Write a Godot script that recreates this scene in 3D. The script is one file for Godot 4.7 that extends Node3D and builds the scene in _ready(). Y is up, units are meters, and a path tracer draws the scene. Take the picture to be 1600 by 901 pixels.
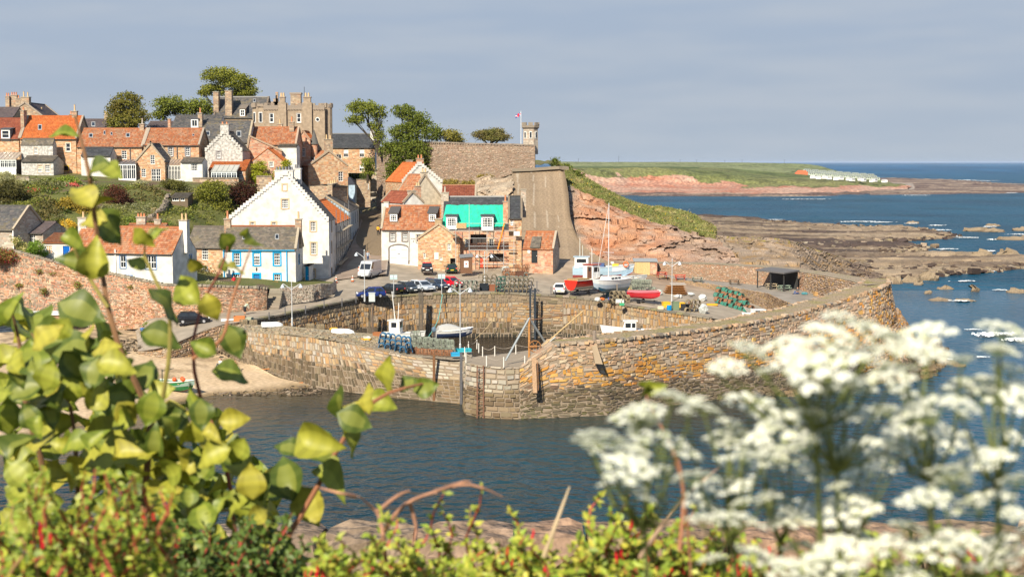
extends Node3D
# ---------------------------------------------------------------- places
const F := 2222.0
const EYE := 24.0
const PITCH := 0.08866
var rng := RandomNumberGenerator.new()
var fn := FastNoiseLite.new()
var fn2 := FastNoiseLite.new()
var M := {}
func ray(px: float,py: float) -> Vector3:
	return Vector3((px - 800.0)/F,(450.5 - py)/F,-1.0).rotated(Vector3.RIGHT,-PITCH)
func at(px: float,py: float,dep: float) -> Vector3:
	var d := ray(px,py)
	return Vector3(0,EYE,0) + d*(dep/-d.z)
func on(px: float,py: float,lev: float) -> Vector3:
	var d := ray(px,py)
	return Vector3(0,EYE,0) + d*((lev - EYE)/d.y)
func R(a: float,b: float) -> float:
	return rng.randf_range(a,b)
func cj(c: Color,a := 0.1) -> Color:
	var k := R(1.0 - a,1.0 + a)
	return Color(c.r*k*R(1 - a*.3,1 + a*.3),c.g*k,c.b*k*R(1 - a*.3,1 + a*.3))
func S(r: float,g: float,b: float) -> Color:
	return Color(r/255.0,g/255.0,b/255.0).srgb_to_linear()
# ---------------------------------------------------------------- mesh collector
class MB:
	var v := PackedVector3Array()
	var n := PackedVector3Array()
	var c := PackedColorArray()
	var ix := PackedInt32Array()
	var x := Transform3D()
	var col := Color(1,1,1)
	var smooth := false
	func tri(a: Vector3,b: Vector3,d: Vector3) -> void:
		var s := v.size()
		v.append(x*a); v.append(x*b); v.append(x*d)
		for i in 3:
			c.append(col); ix.append(s + i)
	func quad(a: Vector3,b: Vector3,d: Vector3,e: Vector3) -> void:
		var s := v.size()
		v.append(x*a); v.append(x*b); v.append(x*d); v.append(x*e)
		for i in 4: c.append(col)
		ix.append_array(PackedInt32Array([s,s + 1,s + 2,s,s + 2,s + 3]))
	func box(o: Vector3,s: Vector3,b := Basis()) -> void:
		var p := []
		for i in 8:
			p.append(o + b*Vector3((s.x if i & 1 else -s.x)*.5,(s.y if i & 2 else -s.y)*.5,(s.z if i & 4 else -s.z)*.5))
		quad(p[4],p[5],p[7],p[6]); quad(p[1],p[0],p[2],p[3]); quad(p[0],p[4],p[6],p[2])
		quad(p[5],p[1],p[3],p[7]); quad(p[6],p[7],p[3],p[2]); quad(p[0],p[1],p[5],p[4])
	func bx(a: Vector3,b: Vector3) -> void:
		box((a + b)*.5,(b - a).abs())
	func bar(a: Vector3,b: Vector3,w: float,h := -1.0) -> void:
		var d := b - a
		var l := d.length()
		if l < 1e-5: return
		d /= l
		var u := Vector3.UP if absf(d.y) < .9 else Vector3.RIGHT
		var sx := d.cross(u).normalized()
		box((a + b)*.5,Vector3(w,h if h > 0 else w,l),Basis(sx,sx.cross(d),-d))
	func tube(ps: Array,rs: Array,k := 6,cap := true) -> void:
		var rings := []
		for i in ps.size():
			var d: Vector3 = (ps[mini(i + 1,ps.size() - 1)] - ps[maxi(i - 1,0)]).normalized()
			var u := d.cross(Vector3.UP if absf(d.y) < .95 else Vector3.RIGHT).normalized()
			var w := d.cross(u)
			var r := []
			for j in k:
				var t := TAU*j/k
				r.append(ps[i] + (u*cos(t) + w*sin(t))*float(rs[mini(i,rs.size() - 1)]))
			rings.append(r)
		for i in ps.size() - 1:
			for j in k:
				quad(rings[i][j],rings[i][(j + 1) % k],rings[i + 1][(j + 1) % k],rings[i + 1][j])
		if cap:
			for j in range(1,k - 1):
				tri(rings[0][0],rings[0][j + 1],rings[0][j])
				tri(rings[-1][0],rings[-1][j],rings[-1][j + 1])
	func rod(a: Vector3,b: Vector3,r: float,k := 6,r2 := -1.0) -> void:
		tube([a,b],[r,r2 if r2 >= 0 else r],k)
	func ball(o: Vector3,r: Vector3,k := 8,m := 5) -> void:
		for i in m:
			for j in k:
				var q := []
				for e in [[i,j],[i,j + 1],[i + 1,j + 1],[i + 1,j]]:
					var t: float = PI*e[0]/m
					var f: float = TAU*e[1]/k
					q.append(o + Vector3(sin(t)*cos(f)*r.x,cos(t)*r.y,sin(t)*sin(f)*r.z))
				quad(q[0],q[1],q[2],q[3])
	func poly(pts: Array,nrm := Vector3.ZERO) -> void:
		for i in range(1,pts.size() - 1):
			tri(pts[0],pts[i],pts[i + 1])
	func prism(pts: Array,ext: Vector3) -> void:
		var q := []
		for p in pts: q.append(p + ext)
		poly(pts); poly(q)
		for i in pts.size():
			var j := (i + 1) % pts.size()
			quad(pts[i],pts[j],q[j],q[i])
	func loft(rings: Array,closed := true) -> void:
		for i in rings.size() - 1:
			var k: int = rings[i].size()
			for j in (k if closed else k - 1):
				quad(rings[i][j],rings[i][(j + 1) % k],rings[i + 1][(j + 1) % k],rings[i + 1][j])
	func done() -> ArrayMesh:
		var a := []
		a.resize(Mesh.ARRAY_MAX)
		a[Mesh.ARRAY_VERTEX] = v; a[Mesh.ARRAY_COLOR] = c; a[Mesh.ARRAY_INDEX] = ix
		if n.size() == v.size(): a[Mesh.ARRAY_NORMAL] = n
		var m := ArrayMesh.new()
		if v.size(): m.add_surface_from_arrays(Mesh.PRIMITIVE_TRIANGLES,a)
		return m
# ---------------------------------------------------------------- nodes
func thing(nm: String,label: String,cat: String,pos := Vector3.ZERO,yaw := 0.0,group := "") -> Node3D:
	var o := Node3D.new()
	o.name = nm
	o.position = pos
	o.rotation.y = yaw
	add_child(o,true)
	tag(o,label,cat,group)
	return o
func tag(o: Node,label := "",cat := "",group := "",kind := "") -> Node:
	if label: o.set_meta("label",label)
	if cat: o.set_meta("category",cat)
	if group: o.set_meta("group",group)
	if kind: o.set_meta("kind",kind)
	return o
func obj(nm: String,mb,mat: Material,parent: Node = null,kind := "") -> MeshInstance3D:
	var o := MeshInstance3D.new()
	o.name = nm
	o.mesh = mb.done() if mb is MB else mb
	o.material_override = mat
	(parent if parent else self).add_child(o,true)
	if kind: o.set_meta("kind",kind)
	return o
func dup(o: Node3D,label: String,pos: Vector3,yaw := 0.0) -> Node3D:
	var r: Node3D = o.duplicate()
	r.name = o.name.rstrip("0123456789")
	add_child(r,true)
	r.position = pos
	r.rotation.y = yaw
	r.set_meta("label",label)
	return r
# ---------------------------------------------------------------- materials
func mat(c: Color,rough := 0.85,o := {}) -> StandardMaterial3D:
	var m := StandardMaterial3D.new()
	m.albedo_color = c.linear_to_srgb()
	m.roughness = rough
	m.metallic_specular = o.get("spec",0.35)
	m.metallic = o.get("metal",0.0)
	if o.get("vc",false): m.vertex_color_use_as_albedo = true
	if o.has("tex"):
		m.albedo_texture = o.tex
		tri_(m,o.get("size",2.0),o.get("world",false))
	if o.has("nrm"):
		m.normal_enabled = true
		m.normal_texture = o.nrm
		m.normal_scale = o.get("ns",1.0)
		if o.has("size"): tri_(m,o.size,o.get("world",false))
	if o.has("coat"):
		m.clearcoat_enabled = true
		m.clearcoat = o.coat
		m.clearcoat_roughness = 0.05
	if o.has("back"):
		m.backlight_enabled = true
		m.backlight = o.back
	return m
func tri_(m: StandardMaterial3D,size: float,world: bool) -> void:
	m.uv1_triplanar = true
	m.uv1_world_triplanar = world
	m.uv1_triplanar_sharpness = 8.0
	m.uv1_scale = Vector3.ONE/size
func noise_img(freq: float,seed_: int,typ := FastNoiseLite.TYPE_SIMPLEX_SMOOTH,oct := 4,sz := 512) -> Image:
	var f := FastNoiseLite.new()
	f.seed = seed_; f.frequency = freq; f.noise_type = typ
	f.fractal_type = FastNoiseLite.FRACTAL_FBM; f.fractal_octaves = oct
	return f.get_seamless_image(sz,sz)
func grain_tex(freq: float,seed_: int,lo: float,hi: float,oct := 4) -> ImageTexture:
	var im := noise_img(freq,seed_,FastNoiseLite.TYPE_SIMPLEX_SMOOTH,oct)
	im.convert(Image.FORMAT_L8)
	var d := im.get_data()
	for i in d.size():
		d[i] = int(clampf((lo + (hi - lo)*d[i]/255.0),0,1)*255)
	return ImageTexture.create_from_image(Image.create_from_data(512,512,false,Image.FORMAT_L8,d))
func normal_tex(im: Image,k: float) -> ImageTexture:
	var i2: Image = im.duplicate()
	i2.convert(Image.FORMAT_RGBA8)
	i2.bump_map_to_normal_map(k)
	return ImageTexture.create_from_image(i2)
func rubble(pal: Array,mortar: Color,seed_: int,hh := [14,26],ww := [18,52],want_n := false) -> Array:
	var g := RandomNumberGenerator.new()
	g.seed = seed_
	var n := 512
	var im := Image.create(n,n,false,Image.FORMAT_RGBA8)
	var hi := Image.create(n,n,false,Image.FORMAT_RGBA8)
	im.fill(mortar.linear_to_srgb())
	hi.fill(Color(.1,.1,.1))
	var y := 0
	while y < n:
		var h := g.randi_range(hh[0],hh[1])
		if n - y - h < hh[0]: h = n - y
		var x := -g.randi_range(0,ww[0])
		while x < n:
			var w := g.randi_range(ww[0],ww[1])
			var two: bool = h > hh[0] + 6 and g.randf() < .25
			for k in (2 if two else 1):
				var c: Color = pal[g.randi() % pal.size()]
				var j := g.randf_range(.82,1.15)
				c = Color(c.r*j,c.g*j,c.b*j).linear_to_srgb()
				var hy := (h/2 if two else h)
				var r := Rect2i(x + 1,y + 1 + k*hy + g.randi_range(-1,2),w - 2,hy - 2)
				var e := g.randf_range(.6,1.0)
				im.fill_rect(r,c)
				hi.fill_rect(r,Color(e,e,e))
				im.fill_rect(Rect2i(r.position + Vector2i(g.randi_range(2,6),g.randi_range(2,5)),Vector2i(maxi(2,w/3),maxi(2,hy/3))),Color(c.r*1.07,c.g*1.06,c.b*1.03))
				for q in 4:
					var cx := r.position.x if q & 1 else r.end.x - 2
					var cy := r.position.y if q & 2 else r.end.y - 2
					if g.randf() < .7:
						im.fill_rect(Rect2i(cx,cy,2,2),mortar.linear_to_srgb())
						hi.fill_rect(Rect2i(cx,cy,2,2),Color(.1,.1,.1))
			x += w
		y += h
	var o := [ImageTexture.create_from_image(im)]
	if want_n: o.append(normal_tex(hi,3.0))
	return o
# ---------------------------------------------------------------- surfaces from a net of points
func cr(a: Vector3,b: Vector3,c: Vector3,d: Vector3,t: float) -> Vector3:
	return .5*((2.0*b) + (c - a)*t + (2.0*a - 5.0*b + 4.0*c - d)*t*t + (3.0*b - a - 3.0*c + d)*t*t*t)
func line_at(ps: Array,t: float,curve := true) -> Vector3:
	var m := ps.size() - 1
	var i := clampi(int(t*m),0,m - 1)
	var f := t*m - i
	if not curve: return ps[i].lerp(ps[i + 1],f)
	return cr(ps[maxi(i - 1,0)],ps[i],ps[i + 1],ps[mini(i + 2,m)],f)
func sheet(net: Array,nu: int,nv: int,disp: Callable,colr: Callable,curve := true,smooth := true) -> MB:
	var mb := MB.new()
	var pts := []
	for j in nv + 1:
		var v := float(j)/nv
		var row := []
		var cols := []
		for k in net[0].size():
			var cc := []
			for r in net: cc.append(r[k])
			cols.append(line_at(cc,v,curve))
		for i in nu + 1:
			var u := float(i)/nu
			var p := line_at(cols,u,curve)
			row.append(disp.call(p,u,v))
		pts.append(row)
	for j in nv + 1:
		for i in nu + 1:
			var a: Vector3 = pts[j][mini(i + 1,nu)] - pts[j][maxi(i - 1,0)]
			var b: Vector3 = pts[mini(j + 1,nv)][i] - pts[maxi(j - 1,0)][i]
			var n := a.cross(b).normalized()
			if n.y < 0 and absf(n.y) > .05 or absf(n.y) <= .05 and n.z < 0: n = -n
			mb.v.append(pts[j][i])
			mb.c.append(colr.call(pts[j][i],float(i)/nu,float(j)/nv,n))
			if smooth: mb.n.append(n)
	for j in nv:
		for i in nu:
			put_cell(mb,j*(nu + 1) + i,nu)
	return mb
func put_cell(mb: MB,s: int,nu: int) -> void:
	var up := true
	if mb.n.size():
		var g := (mb.v[s + nu + 2] - mb.v[s]).cross(mb.v[s + nu + 1] - mb.v[s + 1])
		up = g.dot(mb.n[s]) < 0
	if up: mb.ix.append_array(PackedInt32Array([s,s + 1,s + nu + 2,s,s + nu + 2,s + nu + 1]))
	else: mb.ix.append_array(PackedInt32Array([s + 1,s,s + nu + 1,s + 1,s + nu + 1,s + nu + 2]))
func flat_disp(p: Vector3,_u: float,_v: float) -> Vector3:
	return p
func nz(p: Vector3,k: float) -> float:
	return fn.get_noise_3d(p.x*k,p.y*k,p.z*k)
func nz2(p: Vector3,k: float) -> float:
	return fn2.get_noise_3d(p.x*k,p.y*k,p.z*k)
# ================================================================ the scene
func _ready() -> void:
	rng.seed = 7
	fn.seed = 3; fn.noise_type = FastNoiseLite.TYPE_SIMPLEX_SMOOTH; fn.frequency = 1.0; fn.fractal_octaves = 5
	fn2.seed = 9; fn2.noise_type = FastNoiseLite.TYPE_CELLULAR; fn2.frequency = 1.0; fn2.cellular_return_type = FastNoiseLite.RETURN_CELL_VALUE; fn2.fractal_type = FastNoiseLite.FRACTAL_NONE
	var cam := Camera3D.new()
	cam.name = "camera"
	add_child(cam)
	cam.position = Vector3(0,EYE,0)
	cam.rotation.x = -PITCH
	var ca := CameraAttributesPhysical.new()
	ca.frustum_focal_length = 59.18
	ca.frustum_near = 0.2
	ca.frustum_far = 90000.0
	ca.frustum_focus_distance = 210.0
	ca.exposure_aperture = 9.2
	cam.attributes = ca
	cam.near = 0.2
	cam.far = 90000.0
	cam.fov = 22.93
	cam.current = true
	var env := Environment.new()
	env.background_mode = Environment.BG_SKY
	env.sky = Sky.new()
	env.sky.sky_material = make_sky()
	env.background_energy_multiplier = 1.0
	env.tonemap_mode = Environment.TONE_MAPPER_LINEAR
	env.tonemap_exposure = 1.75
	env.sdfgi_enabled = true; env.ssao_enabled = true; env.ssil_enabled = true
	env.fog_enabled = true
	env.fog_density = 0.000022
	env.fog_light_color = Color(0.80,0.88,1.0)
	var we := WorldEnvironment.new()
	we.name = "world_environment"
	we.environment = env
	add_child(we)
	var sun := DirectionalLight3D.new()
	sun.name = "sun"
	sun.light_energy = 1.6
	sun.light_color = Color(1.0,0.955,0.87)
	sun.light_angular_distance = 0.5
	sun.shadow_enabled = true
	add_child(sun)
	sun.look_at_from_position(Vector3.ZERO,-Vector3(-0.29,0.60,0.74))
	make_materials()
	build_sea()
	build_harbour()
	build_land()
	build_far()
	build_village()
	build_lower_houses()
	build_trees()
	build_vehicles()
	build_boats()
	build_gear()
	build_people()
	build_near_plants()
func make_sky() -> PanoramaSkyMaterial:
	var w := 2048
	var h := 1024
	var im := Image.create(w,h,false,Image.FORMAT_RGBF)
	var f := FastNoiseLite.new()
	f.seed = 21; f.frequency = 1.0; f.fractal_octaves = 5
	for y in h:
		var el := (0.5 - (y + .5)/h)*PI
		var e := maxf(el,0.0)
		var base := S(178,190,204).lerp(S(171,185,203),clampf(e/.05,0,1)).lerp(S(164,183,209),clampf((e - .05)/.15,0,1)).lerp(S(110,150,205),clampf((e - .15)/1.2,0,1))
		for x in w:
			var az := (x + .5)/w*TAU
			var c := base
			if el > -0.01:
				var d := Vector3(cos(az)*cos(e),sin(e),sin(az)*cos(e))
				var t := f.get_noise_3d(d.x*3.0,d.y*34.0,d.z*3.0)*.6 + f.get_noise_3d(d.x*9.0 + 4.0,d.y*90.0,d.z*9.0)*.4
				var k := clampf(t*1.9 + .38,0,1)*.45
				c = base.lerp(S(193,200,209),k)
			im.set_pixel(x,y,c*(1.0/1.75))
	var m := PanoramaSkyMaterial.new()
	m.panorama = ImageTexture.create_from_image(im)
	return m
func make_materials() -> void:
	var g1 := grain_tex(.02,1,.62,1.0)
	var g2 := grain_tex(.012,2,.8,1.0)
	var g3 := grain_tex(.05,5,.55,1.0,5)
	M.g1 = g1; M.g2 = g2; M.g3 = g3
	var nr := normal_tex(noise_img(.03,11,FastNoiseLite.TYPE_SIMPLEX_SMOOTH,5),6.0)
	M.nr = nr
	M.stone = mat(Color(1,1,1),.9,{vc = true,tex = g3,size = .9,world = true,nrm = nr,ns = .7})
	M.rock = mat(Color(1,1,1),.92,{vc = true,tex = g3,size = 5.0,world = true,nrm = nr,ns = 1.6})
	M.soil = mat(Color(1,1,1),.95,{vc = true,tex = g1,size = 3.0,world = true,nrm = nr,ns = 1.0})
	M.far = mat(Color(1,1,1),.95,{vc = true,tex = g1,size = 40.0,world = true})
	M.asphalt = mat(Color(1,1,1),.9,{vc = true,tex = g2,size = 19.0,world = true})
	M.sand = mat(Color(1,1,1),.95,{vc = true,tex = g2,size = 4.0,world = true,nrm = nr,ns = .35})
	M.vc = mat(Color(1,1,1),.8,{vc = true})
	M.vcg = mat(Color(1,1,1),.85,{vc = true,tex = g2,size = 1.5})
	M.tubes = mat(Color(.34,.35,.36),.5)
	M.gloss = mat(Color(1,1,1),.3,{vc = true,coat = .6})
	M.metal = mat(Color(1,1,1),.5,{vc = true,metal = .3})
	M.leaf = mat(Color(1,1,1),.6,{vc = true,spec = .25,back = Color(.6,.65,.15)})
	M.tile = mat(Color(1,1,1),.85,{vc = true,tex = g3,size = 1.3})
	M.harl = mat(Color(.72,.70,.66),.92,{tex = g2,size = 9.0,nrm = nr,ns = .08})
	M.harl2 = mat(Color(.66,.64,.60),.92,{tex = g1,size = 6.0,nrm = nr,ns = .12})
	M.cream = mat(Color(.60,.52,.40),.92,{tex = g2,size = 5.0})
	M.blue_wall = mat(Color(.42,.55,.68),.9,{tex = g2,size = 5.0})
	M.castle = mat(Color(.37,.29,.21),.92,{tex = g2,size = 6.0,nrm = nr,ns = .2})
	M.glass = mat(Color(.018,.022,.028),.06,{spec = .6})
	M.white = mat(Color(.76,.76,.74),.6)
	M.black = mat(Color(.012,.012,.014),.6)
	M.dark = mat(Color(.045,.04,.038),.8)
	M.clay = mat(Color(.48,.20,.10),.85)
	M.buff = mat(Color(.50,.36,.20),.85)
	M.lead = mat(Color(.16,.165,.175),.7)
	var a := rubble([Color(.43,.25,.13),Color(.46,.31,.18),Color(.38,.19,.10),Color(.50,.37,.24),Color(.34,.22,.14),Color(.47,.24,.13)],Color(.46,.38,.28),4,[14,26],[18,52],true)
	M.orange = mat(Color(1,1,1),.92,{tex = a[0],size = 6.5,nrm = a[1],ns = .6})
	M.orange_w = mat(Color(1,1,1),.92,{tex = a[0],size = 7.5,world = true,nrm = a[1],ns = .6})
	var b := rubble([Color(.30,.22,.15),Color(.36,.27,.18),Color(.26,.18,.13),Color(.40,.31,.22),Color(.24,.19,.15),Color(.33,.20,.13)],Color(.36,.30,.23),4)
	M.brown = mat(Color(1,1,1),.92,{tex = b[0],size = 6.5,nrm = a[1],ns = .6})
	M.brown_w = mat(Color(1,1,1),.92,{tex = b[0],size = 8.0,world = true,nrm = a[1],ns = .8})
	var c := rubble([Color(.34,.29,.24),Color(.40,.35,.29),Color(.29,.25,.21),Color(.36,.27,.21),Color(.43,.38,.32)],Color(.38,.34,.28),4)
	M.greyst = mat(Color(1,1,1),.92,{tex = c[0],size = 6.5,nrm = a[1],ns = .6})
	M.greyst_w = mat(Color(1,1,1),.92,{tex = c[0],size = 8.0,world = true,nrm = a[1],ns = .8})
	var d := rubble([Color(.42,.20,.12),Color(.46,.25,.15),Color(.37,.17,.11),Color(.40,.29,.21),Color(.47,.31,.21)],Color(.42,.31,.24),4)
	M.redst = mat(Color(1,1,1),.92,{tex = d[0],size = 6.5,nrm = a[1],ns = .6})
	M.redst_w = mat(Color(1,1,1),.92,{tex = d[0],size = 8.0,world = true,nrm = a[1],ns = .8})
# ---------------------------------------------------------------- sea and sky
func build_sea() -> void:
	var wim := noise_img(.02,31,FastNoiseLite.TYPE_SIMPLEX_SMOOTH,5,1024)
	M.sea = mat(Color(1,1,1),.16,{vc = true,nrm = normal_tex(wim,9.0),size = 43.0,world = true,ns = 1.0,spec = .22})
	M.open_sea = mat(Color(1,1,1),.3,{vc = true,nrm = M.sea.normal_texture,size = 110.0,world = true,ns = 1.7,spec = .11})
	var ds := [-30.0]
	var d := 40.0
	while d < 80000.0:
		ds.append(d)
		d *= 1.045 if d < 2500 else 1.3
	var cut := 0
	while ds[cut] < 255.0: cut += 1
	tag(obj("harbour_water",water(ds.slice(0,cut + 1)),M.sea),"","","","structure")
	tag(obj("sea",water(ds.slice(cut)),M.open_sea),"","","","structure")
func water(ds: Array) -> MB:
	var mb := MB.new()
	var az0 := -1.25
	var na := 130
	for j in ds.size():
		for i in na + 1:
			var az := az0 + 2.5*i/na
			var p := Vector3(tan(az)*maxf(ds[j],20.0),0,-ds[j])
			if ds[j] < 2500 and ds[j] > 60:
				p.y = nz(p,.06)*.25*smoothstep(170,420,ds[j]) + nz(p,.4)*.05
			mb.v.append(p)
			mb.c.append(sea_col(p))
	for i in mb.v.size(): mb.n.append(Vector3.UP)
	for j in ds.size() - 1:
		for i in na: put_cell(mb,j*(na + 1) + i,na)
	return mb
func sea_col(p: Vector3) -> Color:
	var dep := -p.z
	var open := Color(.010,.058,.100)
	var farc := Color(.008,.075,.165)
	var bay := Color(.009,.033,.046)
	var c := open.lerp(farc,smoothstep(700,5000,dep))
	var inner := 1.0 - smoothstep(20,60,p.x - maxf(0.0,dep - 110.0)*.05)
	if dep < 260: c = c.lerp(bay,inner)
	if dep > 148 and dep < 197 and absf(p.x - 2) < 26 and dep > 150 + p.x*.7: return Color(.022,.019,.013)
	if dep < 160 and dep > 100: c = c.lerp(Color(.040,.034,.018),smoothstep(120,134,dep)*(1.0 - smoothstep(16,36,p.x))*.65)  # brown by the pier: shoal, plus the wall's reflection painted into the water
	var shore := Vector2(-21.5,150.0).distance_to(Vector2(p.x,dep))
	var q := smoothstep(0.0,1.0,1.0 - clampf((dep*-.55 + 150*.55 + p.x + 27.0)/16.0 + nz(p,.08)*.35,0,1))
	if dep < 175 and dep > 90 and p.x < 2: c = c.lerp(Color(.17,.125,.065),q*.75)
	var k := 1.0 + nz(p,.02)*.5 + nz(Vector3(p.x*.2,0,p.z),.012)*.45
	return Color(c.r*k,c.g*k,c.b*k)
# ================================================================ harbour walls of single stones
func lay_stones(top: Array,foot: Array,o: Dictionary) -> Array:
	var out := []
	var m := top.size() - 1
	var cum := [0.0]
	for i in m: cum.append(cum[-1] + ((top[i + 1] - top[i]).length() + (foot[i + 1] - foot[i]).length())*.5)
	var total: float = cum[-1]
	var find := func(s: float,y: float,push: float) -> Vector3:
		var i := 0
		while i < m - 1 and s > cum[i + 1]: i += 1
		var f := clampf((s - cum[i])/(cum[i + 1] - cum[i]),0,1)
		var a: Vector3 = foot[i].lerp(foot[i + 1],f)
		var b: Vector3 = top[i].lerp(top[i + 1],f)
		var al: Vector3 = (foot[i + 1] - foot[i]).normalized()
		var n := al.cross((b - a).normalized()).normalized()*float(o.get("side",1.0))
		return a.lerp(b,y) + n*push
	var hm := 0.0
	for i in m + 1: hm = maxf(hm,(top[i] - foot[i]).length())
	var y := 0.0
	while y < 1.0:
		var h := R(o.h[0],o.h[1])/hm
		if 1.0 - y - h < o.h[0]/hm*.5: h = 1.0 - y
		var s := -R(0,o.w[0])
		while s < total:
			var w := R(o.w[0],o.w[1])
			var s0 := maxf(s,0.0)
			var s1 := minf(s + w,total)
			s += w
			if s1 - s0 < .1: continue
			var g: float = o.get("gap",.025)
			var j: float = o.get("jit",.05)
			var e: float = R(o.get("proud",[.04,.12])[0],o.get("proud",[.04,.12])[1])
			var yo: float = R(-1,1)*h*float(o.get("wob",.16))
			var y0 := y + yo + g/hm
			var y1 := y + yo + h*R(.85,1.12) - g/hm
			var sa := s0 + g
			var sb := s1 - g
			var k := minf(.06,(sb - sa)*.2)
			var ky := minf(.05,(y1 - y0)*hm*.22)/hm
			var q := []
			for c in [[sa,y0],[sb,y0],[sb,y1],[sa,y1]]:
				q.append(find.call(c[0] + R(-j,j)*.5,clampf(c[1] + R(-j,j)*.5/hm,0,1),-.12))
			for c in [[sa + k,y0 + ky],[sb - k,y0 + ky],[sb - k,y1 - ky],[sa + k,y1 - ky]]:
				q.append(find.call(c[0] + R(-j,j),clampf(c[1] + R(-j,j)/hm,0,1),e + R(-.03,.03)))
			var mid: Vector3 = (q[0] + q[2])*.5
			out.append([q,o.col.call(mid,(s0 + s1)*.5/total,y + h*.5),mid])
		y += h
	return out
func put_stone(mb: MB,st: Array) -> void:
	var q: Array = st[0]
	mb.col = st[1]
	mb.quad(q[4],q[5],q[6],q[7])
	for i in 4:
		var j := (i + 1) % 4
		mb.quad(q[i],q[j],q[j + 4],q[i + 4])
func set_stones(parent: Node,stones: Array,most: int,seen = null) -> void:
	var rest := MB.new()
	var cand := []
	for st in stones:
		if most > 0 and (seen == null or seen.call(st[2])): cand.append(st)
		else: put_stone(rest,st)
	cand.sort_custom(func(a,b): return a[2].distance_squared_to(Vector3(0,EYE,0)) < b[2].distance_squared_to(Vector3(0,EYE,0)))
	for i in cand.size():
		if i < most:
			var mb := MB.new()
			put_stone(mb,cand[i])
			obj("stone",mb,M.stone,parent)
		else: put_stone(rest,cand[i])
	if rest.v.size(): obj("stonework",rest,M.stone,parent,"stuff")
func pick(a: Array) -> Color:
	return cj(a[rng.randi() % a.size()],.16)
func ruled(mb: MB,a: Array,b: Array) -> void:
	for i in a.size() - 1:
		for k in 5:
			for l in 5:
				var q := []
				for e in [[k,l],[k + 1,l],[k + 1,l + 1],[k,l + 1]]:
					q.append(a[i].lerp(a[i + 1],e[0]/5.0).lerp(b[i].lerp(b[i + 1],e[0]/5.0),e[1]/5.0))
				mb.quad(q[0],q[1],q[2],q[3])
func lift(ps: Array,v: Vector3) -> Array:
	var r := []
	for p in ps: r.append(p + v)
	return r
const MORTAR := Color(.38,.30,.22)
var P_WARM := [Color(.57,.40,.23),Color(.50,.33,.18),Color(.62,.47,.30),Color(.43,.28,.17),Color(.59,.36,.17),Color(.54,.44,.33)]
var P_PINK := [Color(.64,.45,.31),Color(.58,.39,.25),Color(.68,.53,.39),Color(.50,.34,.22),Color(.60,.48,.36),Color(.66,.44,.27)]
var P_TIDE := [Color(.17,.125,.08),Color(.21,.16,.10),Color(.135,.11,.08),Color(.25,.185,.11),Color(.19,.155,.09)]
var P_PALE := [Color(.58,.50,.39),Color(.52,.44,.33),Color(.62,.56,.46),Color(.48,.39,.28),Color(.55,.49,.41)]
var LICHEN := [Color(.74,.37,.08),Color(.68,.31,.08),Color(.74,.44,.14),Color(.64,.39,.16)]
func near_pier_col(p: Vector3,u: float,_t: float) -> Color:
	var n := nz(p,.25)
	var nose := u < .10
	if p.y < 2.5 + n*1.2:
		if nose: return pick([Color(.30,.22,.13),Color(.26,.19,.11),Color(.34,.26,.16),Color(.22,.16,.10)])
		if p.y < 1.2 + n*.6: return pick([Color(.22,.18,.115),Color(.26,.21,.14),Color(.19,.16,.10),Color(.17,.15,.07)])
		return pick(P_TIDE)
	if nose: return pick(P_PALE)
	var lic := clampf(1.0 - absf(p.y - 3.7 + n*.8)/1.5,0,1)*.85 + maxf(nz(p,.5),0)*.8
	if u > .75: lic = .35 + nz(p,.4)
	if R(0,1) < lic: return pick(LICHEN)
	if p.y < 3.2 and R(0,1) < .4: return pick([Color(.27,.17,.11),Color(.23,.15,.10)])
	return pick(P_PINK)
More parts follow.
